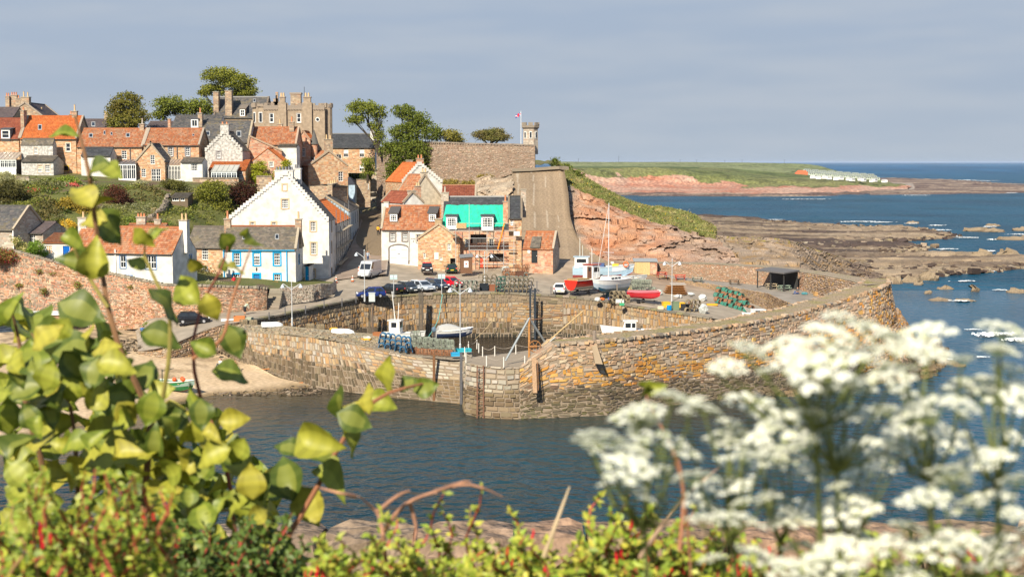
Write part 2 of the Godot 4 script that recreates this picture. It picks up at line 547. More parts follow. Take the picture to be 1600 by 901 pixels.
func build_harbour() -> void:
	# ---- ground: the sloping quay, one sheet
	var q := func(a: Array) -> Array:
		var r := []
		for k in a: r.append(on(k[0],k[1],k[2]))
		return r
	var edge: Array = q.call([[215,549,2.1],[262,540,3.0],[330,512,4.5],[380,502,5.0],[440,491,5.2],[500,478,5.55],[560,466,5.9],[640,461,6.0],[720,458,6.05],[800,458,6.0],[880,463,5.6],[945,470,5.1],[1000,480,4.7],[1060,489,4.35],[1112,497,4.0],[1172,507,3.2],[1235,515,2.4]])
	var net := [edge,
		q.call([[214,536,2.2],[258,525,3.4],[325,505,4.6],[375,490,5.1],[435,478,5.4],[500,462,5.9],[560,447,6.5],[640,440,6.75],[720,440,6.75],[800,440,6.7],[880,445,6.3],[945,450,6.0],[1000,458,5.6],[1060,466,5.0],[1110,476,4.5],[1165,486,3.9],[1228,500,3.1]]),
		q.call([[212,522,2.5],[250,510,4.0],[318,498,4.7],[365,485,5.3],[430,470,5.7],[510,448,6.4],[560,428,7.4],[640,418,7.7],[720,421,7.4],[800,421,7.6],[880,426,7.3],[945,430,6.9],[1000,440,6.3],[1060,452,5.5],[1110,461,4.9],[1162,475,4.2],[1222,492,3.4]]),
		q.call([[208,512,2.7],[240,500,4.3],[312,490,4.9],[360,479,5.5],[425,462,6.0],[515,438,6.9],[560,405,8.7],[640,407,8.5],[720,413,8.0],[800,411,8.4],[880,409,8.6],[945,412,8.2],[1003,426,6.9],[1063,441,5.9],[1112,449,5.4],[1166,464,4.6],[1225,484,3.6]])]
	var back := []
	for v in net[3]: back.append(v + Vector3(v.x*.05,.25,-6.0))
	net.append(back)
	var as_col := func(p: Vector3,_u: float,_v: float,_n: Vector3) -> Color:
		var a := Color(.33,.28,.22).lerp(Color(.38,.315,.24),clampf(nz(p,.06) + .4,0,1))
		var far: float = clampf((p.x - 1.0)/16.0,0,1)*clampf((-p.z - 203.0)/8.0,0,1)
		a = a.lerp(Color(.33,.22,.145),far*.75)
		return a*(1.0 + nz(p,.5)*.12)
	var qs := sheet(net,130,46,flat_disp,as_col)
	tag(obj("quay_ground",qs,M.asphalt),"","","","structure")
	var pl := MB.new()
	for k in 7:
		var a := on(612 + k*17,457,6.02) + Vector3(0,.02,0)
		pl.bar(a,a + Vector3(-1.1,.45,-4.2),.09,.012)
	tag(obj("parking_marking",pl,mat(Color(.45,.43,.40),.9)),"","","","structure")
	# ---- basin wall under the quay
	var bt := edge.slice(3,15)
	var bf := []
	for i in bt.size():
		var p: Vector3 = bt[i]
		bf.append(Vector3(p.x + (.5 if i < 5 else 0.0),-1.0,p.z + .45))
	var bw := thing("quay_wall","long stone wall of the inner basin holding up the quay below the parked cars","harbour wall")
	var core := MB.new()
	core.col = MORTAR
	ruled(core,bt,bf)
	obj("core",core,M.stone,bw)
	var bcol := func(p: Vector3,u: float,_t: float) -> Color:
		var n := nz(p,.2)
		if p.y < .6 + n*.5: return pick([Color(.05,.05,.04),Color(.07,.065,.05),Color(.09,.08,.06)])
		if p.y < 1.9 + n*1.2: return pick(P_TIDE + [Color(.24,.17,.10),Color(.30,.24,.18)])
		if p.y > 4.6: return pick([Color(.38,.29,.19),Color(.33,.26,.18),Color(.30,.24,.16)])
		return pick(P_WARM + [Color(.52,.29,.11)])
	var st := lay_stones(bt.slice(0,7),bf.slice(0,7),{h = [.55,.95],w = [.32,.65],col = bcol})
	st += lay_stones(bt.slice(6,8),bf.slice(6,8),{h = [.3,.45],w = [.6,1.5],col = bcol})
	st += lay_stones(bt.slice(7),bf.slice(7),{h = [.6,1.1],w = [.32,.6],col = bcol,proud = [.05,.14]})
	set_stones(bw,st,260,func(p): return p.y > 2.0 and p.x > -14 and p.x < 14)
	var cop := MB.new()
	for i in bt.size() - 1:
		var n := int((bt[i + 1] - bt[i]).length()/1.1) + 1
		for k in n:
			cop.col = pick([Color(.36,.31,.24),Color(.42,.36,.28),Color(.31,.27,.21),Color(.36,.32,.18)])
			var a: Vector3 = bt[i].lerp(bt[i + 1],(k + .03)/n)
			var b: Vector3 = bt[i].lerp(bt[i + 1],(k + .97)/n)
			cop.bar(a + Vector3(0,.0,-.3),b + Vector3(0,R(-.02,.03),-.3),.9,.22)
	obj("coping",cop,M.stone,bw,"stuff")
	# ---- the near pier with its battered outer face
	var foot: Array = q.call([[724,645,-.4],[728,654,-.4],[752,659,-.4],[792,661,-.4],[812,661,-.4],[860,660,-.4],[950,655,-.4],[1010,645,-.4],[1100,633,-.4],[1180,622,-.4],[1246,610,-.4],[1330,595,-.4],[1374,585,-.4],[1402,566,-.4],[1414,552,-.4],[1408,540,-.4]])
	var top: Array = q.call([[727,562,4.75],[730,567,4.75],[752,571,4.75],[791,574,4.72],[812,573,4.72],[866,538,6.75],[930,534,6.9],[1000,526,7.0],[1080,517,7.05],[1166,505,7.15],[1250,488,7.3],[1314,470,7.8],[1356,456,8.4],[1383,446,8.75],[1391,441,8.85],[1389,436,8.9]])
	var np := thing("near_pier","curved stone pier with orange lichen on its battered outer face","pier")
	core = MB.new()
	core.col = MORTAR
	ruled(core,top,foot)
	var ti := []
	for i in range(5,top.size()):
		var al: Vector3 = (top[mini(i + 1,top.size() - 1)] - top[i - 1])
		al.y = 0
		ti.append(top[i] + al.normalized().cross(Vector3.UP)*-3.2 + Vector3(0,.06,0))
	obj("core",core,M.stone,np)
	st = lay_stones(top.slice(0,5),foot.slice(0,5),{h = [.38,.56],w = [.6,1.2],wob = .04,col = func(p,_u,_t): return near_pier_col(p,0.0,0),gap = .02,jit = .03,proud = [.10,.16]})
	st += lay_stones(top.slice(4),foot.slice(4),{h = [.34,.62],w = [.38,1.05],col = func(p,u,_t): return near_pier_col(p,.12 + u*.88,0),proud = [.04,.12],jit = .15,wob = .26})
	set_stones(np,st,300,func(p): return p.y > -.1)
	var pt := MB.new()
	ruled(pt,top.slice(5),ti)
	pt.col = Color(.36,.29,.17)
	var pts := sheet([top.slice(5),ti],90,8,func(p,u,v): return p + Vector3(0,nz(p,.9)*.10 + .03,0),func(p,_u,v,_n):
		var g := clampf(nz(p,.35)*1.8 + .1,0,1)
		return Color(.40,.31,.21).lerp(Color(.33,.29,.10),g),false)
	obj("parapet_top",pts,M.soil,np)
	cop = MB.new()
	for i in range(5,top.size() - 1):
		for side in 2:
			var A: Array = top if side == 0 else ti
			var o := 0 if side == 0 else 5
			var n := int((A[i + 1 - o] - A[i - o]).length()/.6) + 1
			for k in n:
				cop.col = pick(P_PINK + [Color(.36,.31,.26)])
				cop.box(A[i - o].lerp(A[i + 1 - o],(k + R(.2,.8))/n) + Vector3(0,R(-.08,.03),0),Vector3(R(.3,.6),R(.2,.32),R(.3,.6)),Basis.from_euler(Vector3(R(-.2,.2),R(0,6),R(-.2,.2))))
	obj("cope_stones",cop,M.stone,np,"stuff")
	var inn := MB.new()
	var tid := []
	for p in ti: tid.append(Vector3(p.x,2.0,p.z))
	ruled(inn,ti,tid)
	obj("inner_face",inn,M.brown_w,np)
	var dk := MB.new()
	var dp: Array = q.call([[727,562,4.75],[730,567,4.75],[752,571,4.75],[791,574,4.72],[812,573,4.72],[838,566,4.75],[868,551,4.75],[872,540,4.75],[800,551,4.75],[748,556,4.75]])
	dk.prism(dp,Vector3(0,-6,0))
	obj("deck",dk,mat(Color(.44,.36,.27),.9,{tex = M.g3,size = 2.0,world = true}),np)
	var ew := MB.new()
	ew.prism([on(812,573,4.72),top[5],ti[0],Vector3(ti[0].x,4.7,ti[0].z)],Vector3(.4,0,-.2))
	obj("end_wall",ew,M.brown_w,np)
	# ---- the west pier
	foot = q.call([[296,530,2.4],[345,552,1.5],[402,580,.3],[488,611,-.4],[600,626,-.4],[700,636,-.4],[727,638,-.4]])
	top = q.call([[306,509,3.95],[346,513,4.34],[402,520,4.5],[485,527,5.15],[560,540,4.75],[645,556,4.25],[726,563,4.19]])
	foot.append(foot[-1] + Vector3(.6,0,-5)); top.append(top[-1] + Vector3(.6,0,-6))
	var wp := thing("west_pier","sloping stone pier beside the sand with dark tide stained foot","pier")
	core = MB.new()
	core.col = MORTAR
	ruled(core,top,foot)
	obj("core",core,M.stone,wp)
	var wcol := func(p: Vector3,u: float,_t: float) -> Color:
		var n := nz(p,.2)
		if u > .78 and p.y > 2.2 + n: return pick(P_PALE)
		if u > .78: return pick([Color(.29,.20,.11),Color(.24,.17,.10),Color(.33,.24,.14)])
		if p.y < 2.3 + n*.8: return pick([Color(.20,.15,.095),Color(.25,.19,.12),Color(.16,.125,.08),Color(.30,.23,.15)])
		if p.y < 3.0 + n*.8: return pick(P_TIDE + P_WARM)
		return pick(P_WARM + P_PALE)
	st = lay_stones(top.slice(0,5),foot.slice(0,5),{h = [.55,1.0],w = [.28,.6],col = func(p,u,t): return wcol.call(p,u*.6,t),proud = [.03,.12]})
	st += lay_stones(top.slice(4),foot.slice(4),{h = [.36,.55],w = [.6,1.4],wob = .05,col = func(p,u,t): return wcol.call(p,.6 + u*.4,t),proud = [.03,.09],jit = .03})
	set_stones(wp,st,300,func(p): return p.x > -32)
	var wi: Array = q.call([[318,506,4.2],[362,506,4.5],[440,509,5.0],[520,516,4.9],[600,524,4.6],[680,538,4.3],[722,546,4.2],[728,547,4.2]])
	var ws := sheet([top,wi],70,8,func(p,u,v): return p + Vector3(0,nz(p,.8)*.10*(1.0 - u*.6) + .02,0),func(p,u,v,_n):
		var g := clampf(nz(p,.4)*1.5 + .2,0,1)
		return Color(.46,.37,.25).lerp(Color(.36,.31,.17),g) if u < .6 else Color(.38,.31,.23))
	obj("deck",ws,M.soil,wp)
	inn = MB.new()
	tid = []
	for p in wi: tid.append(Vector3(p.x,-1.0,p.z))
	ruled(inn,wi,tid)
	obj("inner_face",inn,M.brown_w,wp)
	var lo := MB.new()
	for k in 700:
		var u := R(0,.62)
		var p := line_at(top,u).lerp(line_at(wi,u),R(.05,.8))
		lo.col = pick([Color(.46,.36,.24),Color(.40,.31,.21),Color(.50,.42,.30),Color(.38,.34,.26)])
		lo.box(p + Vector3(0,.03,0),Vector3(R(.2,.5),R(.1,.22),R(.2,.4)),Basis.from_euler(Vector3(R(-.3,.3),R(0,6),R(-.3,.3))))
	obj("rubble_top",lo,M.stone,wp,"stuff")
	# ---- upper walkway, its retaining wall and the sea wall behind
	var rt: Array = q.call([[1003,424,7.0],[1060,437,6.2],[1110,444,5.8],[1162,452,5.6],[1200,458,5.6],[1227,470,5.6],[1267,487,5.6],[1300,492,5.6]])
	var rf: Array = q.call([[1003,427,6.8],[1060,446,5.5],[1110,457,4.9],[1162,473,4.1],[1198,488,3.4],[1225,501,2.9],[1262,516,2.4],[1300,521,2.0]])
	var bkt: Array = q.call([[950,409,8.45],[1000,411,8.24],[1060,412,8.3],[1110,413,8.3],[1187,417.5,8.22],[1251,425,7.92],[1290,431,8.84],[1325,438,8.8],[1354,446,8.8]])
	var bko: Array = q.call([[950,406,8.45],[1000,408,8.24],[1060,409,8.3],[1110,410,8.3],[1187,414,8.22],[1251,420,7.95],[1300,426,8.84],[1345,433,8.8],[1387,443,8.8]])
	var bkf: Array = q.call([[950,414,8.0],[1000,423,7.1],[1060,432,6.4],[1110,438,5.9],[1187,445.5,5.6],[1247,450.5,5.6],[1300,470,5.6],[1332,478,5.6],[1358,488,5.6]])
	var walk := sheet([rt.slice(0,7) + [rt[7],rt[7]],bkf],60,10,flat_disp,func(p,_u,v,_n): return Color(.30,.265,.225)*(1.0 + nz(p,.3)*.15),false)
	tag(obj("upper_walkway",walk,M.asphalt),"","","","structure")
	var rw := thing("retaining_wall","low rubble retaining wall between the creel yard and the upper walkway","wall")
	core = MB.new(); core.col = MORTAR
	ruled(core,rt,rf)
	obj("core",core,M.stone,rw)
	st = lay_stones(rt,rf,{h = [.25,.42],w = [.25,.6],col = func(p,_u,_t): return pick([Color(.54,.37,.24),Color(.46,.31,.20),Color(.60,.43,.29),Color(.40,.29,.21),Color(.60,.40,.18)]),proud = [.04,.16]})
	set_stones(rw,st,0)
	var sw := thing("sea_wall","high reddish sea wall sheltering the upper walkway and its picnic tables","wall")
	core = MB.new(); core.col = Color(.36,.24,.16)
	ruled(core,bkt,bkf)
	var bkg := lift(bko,Vector3(1,-10,-1))
	ruled(core,bko,bkg)
	obj("core",core,M.stone,sw)
	st = lay_stones(bkt,bkf,{h = [.22,.36],w = [.28,.6],col = func(p,u,_t): return pick([Color(.62,.37,.24),Color(.66,.46,.32),Color(.56,.31,.20),Color(.60,.47,.37),Color(.50,.35,.26)] if u < .55 else [Color(.62,.44,.31),Color(.68,.53,.40),Color(.56,.39,.27),Color(.66,.42,.20),Color(.52,.39,.31)]),proud = [.02,.09]})
	set_stones(sw,st,0)
	var tp := sheet([bkt,bko],60,4,func(p,u,v): return p + Vector3(0,nz(p,.8)*.08 + .03,0),func(p,u,_v,_n): return Color(.42,.34,.25).lerp(Color(.36,.31,.14),clampf(nz(p,.3) + .1,0,1)),false)
	obj("wall_top",tp,M.soil,sw)
	var sk := thing("stone_skirt","sloping skirt of orange lichened stones at the outer corner of the pier","embankment")
	var skt: Array = q.call([[1300,575,2.4],[1345,556,3.0],[1385,525,4.0],[1405,500,4.5],[1402,480,4.8]])
	var skf: Array = q.call([[1285,604,-.4],[1350,598,-.4],[1420,590,-.4],[1442,562,-.4],[1436,535,-.4]])
	core = MB.new(); core.col = MORTAR
	ruled(core,skt,skf)
	obj("core",core,M.stone,sk)
	st = lay_stones(skt,skf,{h = [.3,.6],w = [.35,.9],jit = .12,proud = [.04,.2],col = func(p,u,t): return pick(P_TIDE) if p.y < 1.2 + nz(p,.3) else pick(LICHEN + P_PINK + P_PINK)})
	set_stones(sk,st,0)
	var bd := MB.new()
	for k in 420:
		var p := on(R(1180,1470),0,0)
		var u := R(0,1)
		p = line_at(q.call([[1150,628,0],[1250,612,0],[1350,600,0],[1430,590,0],[1462,560,0],[1450,530,0]]),u) + Vector3(R(-1.5,1.5),R(-.3,.35),R(-1.2,.6))
		bd.col = pick(P_TIDE + [Color(.30,.22,.13),Color(.24,.21,.12),Color(.20,.19,.09)])
		bd.box(p,Vector3(R(.4,1.3),R(.3,.7),R(.4,1.1)),Basis.from_euler(Vector3(R(-.4,.4),R(0,6),R(-.4,.4))))
	tag(obj("foot_boulders",bd,M.rock),"","","","stuff")
	var sw_ := thing("slipway_wall","rough stone side of the slipway down to the sand","wall")
	var se: Array = edge.slice(0,5)
	var sf := []
	for p in se: sf.append(Vector3(p.x,.6,p.z + .5))
	core = MB.new(); core.col = MORTAR
	ruled(core,se,sf); ruled(core,[se[0],net[1][0],net[2][0]],[sf[0],sf[0] + Vector3(0,0,-4),sf[0] + Vector3(0,0,-9)])
	obj("core",core,M.stone,sw_)
	st = lay_stones(se,sf,{h = [.3,.5],w = [.3,.8],col = func(p,u,t): return pick(P_WARM + P_PINK)})
	set_stones(sw_,st,0)
	# ---- long garden wall above the street and the beach
	var gt := [at(-60,384,188),at(19,392,186),at(68,405,184),at(97,413,183.5),at(161,426,182),at(257,446,178),at(309,447,177),at(400,450,179.5),at(417,452,180.5)]
	var gl := [2.6,2.6,2.5,2.4,2.3,3.4,4.5,5.05,5.2]
	var gf := []
	for i in gt.size(): gf.append(Vector3(gt[i].x,gl[i],gt[i].z + .5))
	var gw := thing("garden_wall","tall weathered red and grey retaining wall below the long white cottage","wall")
	var gm := MB.new()
	ruled(gm,gt,gf)
	obj("wall_face",gm,M.redst_w,gw)
	st = lay_stones(gt,gf,{h = [.24,.5],w = [.28,.85],jit = .14,proud = [.0,.08],col = func(p,u,t):
		var red := clampf(nz(p,.09)*2.2 + .38 - u*.3,0,1)
		if R(0,1) < red: return pick([Color(.42,.23,.13),Color(.46,.28,.16),Color(.37,.21,.125),Color(.46,.32,.21)])
		return pick([Color(.42,.33,.24),Color(.48,.38,.28),Color(.36,.28,.20),Color(.44,.30,.21)])})
	set_stones(gw,st,0)
	cop = MB.new()
	for i in gt.size() - 1:
		var n := int((gt[i + 1] - gt[i]).length()/.5) + 1
		for k in n:
			cop.col = pick([Color(.40,.35,.28),Color(.34,.29,.23),Color(.45,.39,.30)])
			cop.box(gt[i].lerp(gt[i + 1],(k + .5)/n) + Vector3(0,.1,-.2),Vector3(.46,R(.2,.34),.6),Basis.from_euler(Vector3(0,R(-.3,.3),R(-.15,.15))))
	obj("coping",cop,M.stone,gw,"stuff")
	var g2 := thing("garden_wall","low grey rubble wall right of the steps below the blue trimmed house","wall")
	var ht := [at(436,450,183.5),at(488,445,186),at(501,443,187),at(517,443,189.5)]
	var hl := [5.45,5.8,6.0,6.25]
	var hf := []
	for i in 4: hf.append(Vector3(ht[i].x,hl[i],ht[i].z + .15))
	gm = MB.new()
	ruled(gm,ht,hf); ruled(gm,ht,lift(ht,Vector3(0,0,-.5))); gm.quad(ht[3],hf[3],hf[3] + Vector3(0,0,-6),ht[3] + Vector3(0,0,-6))
	obj("wall_face",gm,M.greyst_w,g2)
	st = lay_stones(ht,hf,{h = [.18,.32],w = [.22,.5],proud = [.0,.07],col = func(p,u,t): return pick([Color(.36,.31,.25),Color(.41,.35,.28),Color(.30,.26,.21),Color(.38,.29,.22)])})
	set_stones(g2,st,0)
	var sp := thing("stone_steps","flight of worn stone steps in the gap of the garden wall","steps")
	for k in 9:
		var mb := MB.new()
		mb.col = pick([Color(.42,.36,.28),Color(.38,.32,.25)])
		var a: Vector3 = gt[-1].lerp(ht[0],.5)
		mb.box(Vector3(a.x + .1,5.3 + k*.17*1.6 - .3,a.z + 1.3 - k*.42),Vector3(1.75,.9,.5),Basis(Vector3.UP,-.15))
		obj("step",mb,M.stone,sp)
# ================================================================ land
func A(a: Array) -> Array:
	var r := []
	for k in a: r.append(at(k[0],k[1],k[2]))
	return r
func O(a: Array) -> Array:
	var r := []
	for k in a: r.append(on(k[0],k[1],k[2]))
	return r
func grass_col(p: Vector3) -> Color:
	var g := Color(.12,.145,.035).lerp(Color(.20,.20,.055),clampf(nz(p,.15) + .5,0,1))
	return g.lerp(Color(.20,.165,.075),clampf(nz(p,.35)*1.2,0,1)*.7)
func build_land() -> void:
	var b := [O([[-150,790,-1.2],[0,735,-1.2],[150,690,-1.2],[250,658,-1.2],[340,634,-1.1],[420,624,-1.0],[500,618,-1.0]]),
		O([[-150,740,0.0],[0,695,.0],[150,660,0.0],[240,636,0.0],[340,617,0.0],[420,612,0.0],[494,604,0.0]]),
		O([[-150,640,1.3],[0,612,1.3],[150,592,1.3],[240,578,1.2],[310,571,1.1],[370,568,.9],[425,585,.5]]),
		O([[-150,575,2.3],[0,550,2.3],[130,538,2.2],[210,532,2.2],[260,530,2.3],[310,530,2.4],[365,545,1.8]]),
		O([[-150,545,3.0],[0,520,2.9],[130,512,2.8],[210,510,2.8],[255,511,3.2],[300,512,3.9],[350,530,2.6]])]
	var bs := sheet(b,120,70,func(p,u,v): return p + Vector3(0,nz(p,.12)*.14 + nz(p,.6)*.04,0),func(p,u,v,_n):
		var c := Color(.56,.41,.25).lerp(Color(.62,.47,.31),clampf(nz(p,.2) + .5,0,1))
		if p.y < .28: c = c.lerp(Color(.25,.175,.09),clampf((.28 - p.y)/.22,0,1))
		var w := clampf((nz(Vector3(p.x*.35,0,p.z),.25) - .16)*5.0,0,1)*smoothstep(.0,.5,v)*(1.0 - smoothstep(.55,.65,v))
		c = c.lerp(Color(.26,.18,.105),w*.6)
		if v > .66: c = c.lerp(Color(.20,.15,.10),clampf(nz(p,.5)*2.0 + .6,0,1)*.8)
		return c)
	tag(obj("beach",bs,M.sand),"","","","structure")
	var wr := MB.new()
	for k in 900:
		var p: Vector3
		if k < 600: p = on(R(140,350),R(522,548),2.2)
		else: p = on(R(330,500),R(603,618),0.02)
		wr.col = pick([Color(.16,.12,.08),Color(.24,.18,.12),Color(.33,.26,.19),Color(.10,.08,.05)])
		wr.box(p,Vector3(R(.1,.5),R(.08,.25),R(.1,.4)),Basis.from_euler(Vector3(R(-.4,.4),R(0,6),R(-.4,.4))))
	tag(obj("beach_pebbles",wr,M.stone),"","","","stuff")
	var rd := [O([[520,438,6.95],[560,433,7.2],[604,428,7.5]]),O([[535,408,8.5],[572,406,8.6],[606,405,8.8]]),A([[548,384,238],[578,383,239],[606,382,240]]),A([[562,352,272],[585,351,272],[612,350,272]]),A([[562,326,322],[585,325,322],[614,326,320]]),A([[556,311,366],[582,311,366],[612,311,366]])]
	var rs := sheet(rd,14,50,func(p,u,v): return p + Vector3(0,.03,0),func(p,u,v,_n):
		var c := Color(.30,.23,.18)*(1.0 + nz(p,.4)*.1)
		if u < .06 or u > .94: c = Color(.36,.31,.26)
		return c)
	tag(obj("road",rs,M.asphalt),"","","","structure")
	var t := [A([[-160,392,186.5],[0,392,186.4],[60,405,184.6],[120,425,183.4],[200,440,183],[270,448,182],[340,448,185],[418,451,184],[520,446,192]]),
		A([[-160,375,197],[0,374,197],[60,380,197],[120,395,197],[200,405,198],[280,410,199],[340,415,206],[420,415,212],[520,430,222]]),
		A([[-160,338,206],[0,330,205],[60,332,205],[120,345,205],[200,352,205],[280,352,208],[340,360,215],[420,350,224],[520,400,236]]),
		A([[-160,302,219],[0,302,218],[60,300,218],[120,300,219],[200,304,219],[280,310,222],[340,305,226],[420,305,238],[520,350,252]]),
		A([[-160,281,231],[0,279,230],[60,281,230],[120,281,232],[200,285,233],[280,286,235],[340,286,238],[420,290,250],[520,318,268]]),
		A([[-160,268,252],[0,268,252],[60,268,252],[120,268,252],[200,270,254],[280,272,256],[340,274,260],[420,280,272],[540,303,290]]),
		A([[-160,256,290],[0,256,290],[60,256,290],[120,256,290],[200,258,290],[280,258,290],[340,260,296],[420,264,310],[560,300,340]]),
		A([[-160,252,420],[0,252,420],[60,252,420],[120,252,420],[200,252,420],[280,253,420],[340,254,420],[430,258,420],[580,275,420]])]
	var ts := sheet(t,110,90,func(p,u,v): return p + Vector3(0,nz(p,.2)*.5*smoothstep(.08,.2,v)*(1.0 - smoothstep(.5,.58,v)),0),func(p,u,v,_n): return grass_col(p) if nz(p,.12) > -.28 else Color(.17,.12,.075))
	tag(obj("hillside",ts,M.soil),"","","","structure")
	var g := [A([[520,416,226],[600,409,223],[660,407,222.5],[720,407,222],[780,408,221],[806,409,221]]),
		A([[520,374,256],[604,365,244],[660,362,240],[720,360,238],[780,356,236],[804,356,240]]),
		A([[515,320,366],[608,322,300],[660,318,268],[720,312,258],[780,312,252],[804,314,252]]),
		A([[500,308,400],[604,296,330],[660,298,290],[720,288,275],[780,284,266],[806,286,262]]),
		A([[490,300,430],[596,282,350],[660,285,300],[720,272,285],[780,268,275],[812,264,268]]),
		A([[480,280,520],[600,262,420],[660,262,360],[720,252,340],[780,250,330],[872,252,300]])]
	var gs := sheet(g,90,60,func(p,u,v): return p + Vector3(0,nz(p,.15)*.7*smoothstep(.2,.45,v),0),func(p,u,v,_n): return Color(.27,.20,.13).lerp(grass_col(p),clampf(nz(p,.1)*2.5 + .75,0,1)*smoothstep(.25,.45,v)))
	tag(obj("ground",gs,M.soil),"","","","structure")
	build_apron()
	build_cliff()
func build_apron() -> void:
	var a := [A([[790,417,219],[822,418,218],[870,418,217.5],[926,418,217.5],[965,417,218.5]]),A([[792,385,230],[826,385,229],[866,385,228.5],[902,385,228],[914,385,227]]),A([[794,345,239],[826,345,239],[862,345,239],[886,345,238],[893,345,236]]),A([[797,300,249],[828,300,249],[858,300,249],[880,300,248],[888,300,245]]),A([[800,270,257],[830,269,257],[858,267,257],[876,266,256],[882,266,254]]),A([[800,266,257.2],[830,265,257.2],[858,263,257.2],[878,262,256.2],[884,263,254]])]
	var ap := thing("rendered_slope","broad smooth brown rendered slope beside the hut with orange roof","retaining wall")
	var s := sheet(a,60,90,func(p,u,v): return p + Vector3(0,0,nz(p,.12)*.25),func(p,u,v,_n):
		var c := Color(.275,.205,.138)
		c *= 1.0 + nz(Vector3(p.x*3.0,p.y*.25,0),.16)*.30 + nz(p,.25)*.08
		if fposmod(p.y + nz(p,.05)*.5,2.1) < .12: c *= .86
		var w := nz(Vector3(p.x*3.5,p.y*.08,3.0),.3)
		if w > .32 and v > .35: c = c.lerp(Color(.50,.44,.36),.45)
		return c)
	obj("render",s,mat(Color(1,1,1),.92,{vc = true,tex = M.g2,size = 3.0,world = true}),ap)
	var lip := MB.new()
	lip.col = Color(.36,.30,.23)
	for k in 4: lip.bar(a[5][k] + Vector3(0,.05,0),a[5][k + 1] + Vector3(0,.05,0),1.2,.55)
	obj("top_ledge",lip,M.stone,ap)
	var wt := A([[588,233,300],[640,222,287],[690,223,277],[740,225,270],[800,226,263],[826,227,260],[836,228,259.5]])
	var wf := A([[588,330,299],[640,316,286],[690,306,276],[740,292,269],[800,272,262.2],[826,266,259.4],[836,263,258.9]])
	var cw := thing("castle_wall","long pinkish rubble castle wall running up to the small lookout tower","wall")
	var mb := MB.new()
	mb.col = Color(.36,.27,.20)
	ruled(mb,wt,wf)
	var wb := lift(wt,Vector3(0,0,-1.0))
	ruled(mb,wt,wb); ruled(mb,wb,lift(wf,Vector3(0,0,-1.0)))
	mb.quad(wt[-1],wf[-1],wf[-1] + Vector3(0.3,0,-14),wt[-1] + Vector3(.3,0,-14))
	obj("core",mb,M.stone,cw)
	var st := lay_stones(wt,wf,{h = [.3,.55],w = [.35,.95],jit = .1,proud = [.0,.08],col = func(p,u,t): return pick([Color(.52,.37,.27),Color(.57,.42,.32),Color(.46,.31,.22),Color(.60,.46,.35),Color(.50,.40,.31)])})
	var e := [wt[-1],wt[-1] + Vector3(.3,0,-14)]
	set_stones(cw,st,0)
	var cp := MB.new()
	for i in wt.size() - 1:
		var n := int((wt[i + 1] - wt[i]).length()/.8) + 1
		for k in n:
			cp.col = pick([Color(.36,.30,.25),Color(.42,.35,.28)])
			cp.box(wt[i].lerp(wt[i + 1],(k + .5)/n) + Vector3(0,.1,-.5),Vector3(.74,.26,1.15))
	obj("coping",cp,M.stone,cw,"stuff")
	var o := at(829,228,262)
	var tw := thing("lookout_tower","small eight sided stone lookout tower with battlements above the castle wall","tower",o)
	var ring := func(r: float,y: float) -> Array:
		var q := []
		for k in 8: q.append(Vector3(cos(TAU*(k + .5)/8)*r,y,sin(TAU*(k + .5)/8)*r))
		return q
	mb = MB.new()
	mb.loft([ring.call(1.5,-1.5),ring.call(1.42,3.2)])
	obj("wall",mb,M.greyst,tw)
	mb = MB.new()
	mb.col = Color(.40,.34,.27)
	mb.loft([ring.call(1.42,3.05),ring.call(1.72,3.4),ring.call(1.72,3.75),ring.call(1.5,3.75),ring.call(1.5,3.3)])
	obj("parapet",mb,M.stone,tw)
	for k in 8:
		mb = MB.new()
		mb.col = cj(Color(.40,.34,.27))
		var t := TAU*k/8
		mb.box(Vector3(cos(t)*1.5,4.02,sin(t)*1.5),Vector3(.24,.56,.78),Basis(Vector3.UP,-t))
		obj("merlon",mb,M.stone,tw)
	for k in 8:
		if k in [1,2,3]:
			mb = MB.new()
			var t := TAU*k/8
			var c := Vector3(cos(t),0,sin(t))
			mb.box(c*1.36 + Vector3(0,2.0,0),Vector3(.1,1.25,.46),Basis(Vector3.UP,-t))
			var w := obj("window",mb,M.white,tw)
			mb = MB.new()
			mb.box(c*1.4 + Vector3(0,2.0,0),Vector3(.06,1.05,.34),Basis(Vector3.UP,-t))
			obj("pane",mb,M.glass,w)
	var fp := thing("flagpole","white flagpole with a small red and blue flag beside the lookout tower","flagpole",at(814,228,262))
	mb = MB.new()
	mb.rod(Vector3.ZERO,Vector3(0,6.4,0),.05,6,.03)
	obj("pole",mb,M.white,fp)
	mb = MB.new()
	var cols := [Color(.03,.05,.25),Color(.55,.03,.04),Color(.75,.75,.75)]
	for i in 8:
		for j in 5:
			var q := []
			for d in [[0,0],[1,0],[1,1],[0,1]]:
				var u: float = (i + d[0])/8.0
				var v: float = (j + d[1])/5.0
				q.append(Vector3(-u*1.0,6.2 - v*.62 - u*.55,sin(u*5.0)*.08))
			var cx: int = absi(i - 4) if i >= 4 else 3 - i
			mb.col = cols[1] if j == 2 or i in [3,4] else (cols[2] if cx == j*2 or (i + j) % 4 == 0 else cols[0])
			mb.quad(q[0],q[1],q[2],q[3])
	obj("flag",mb,M.vc,fp)
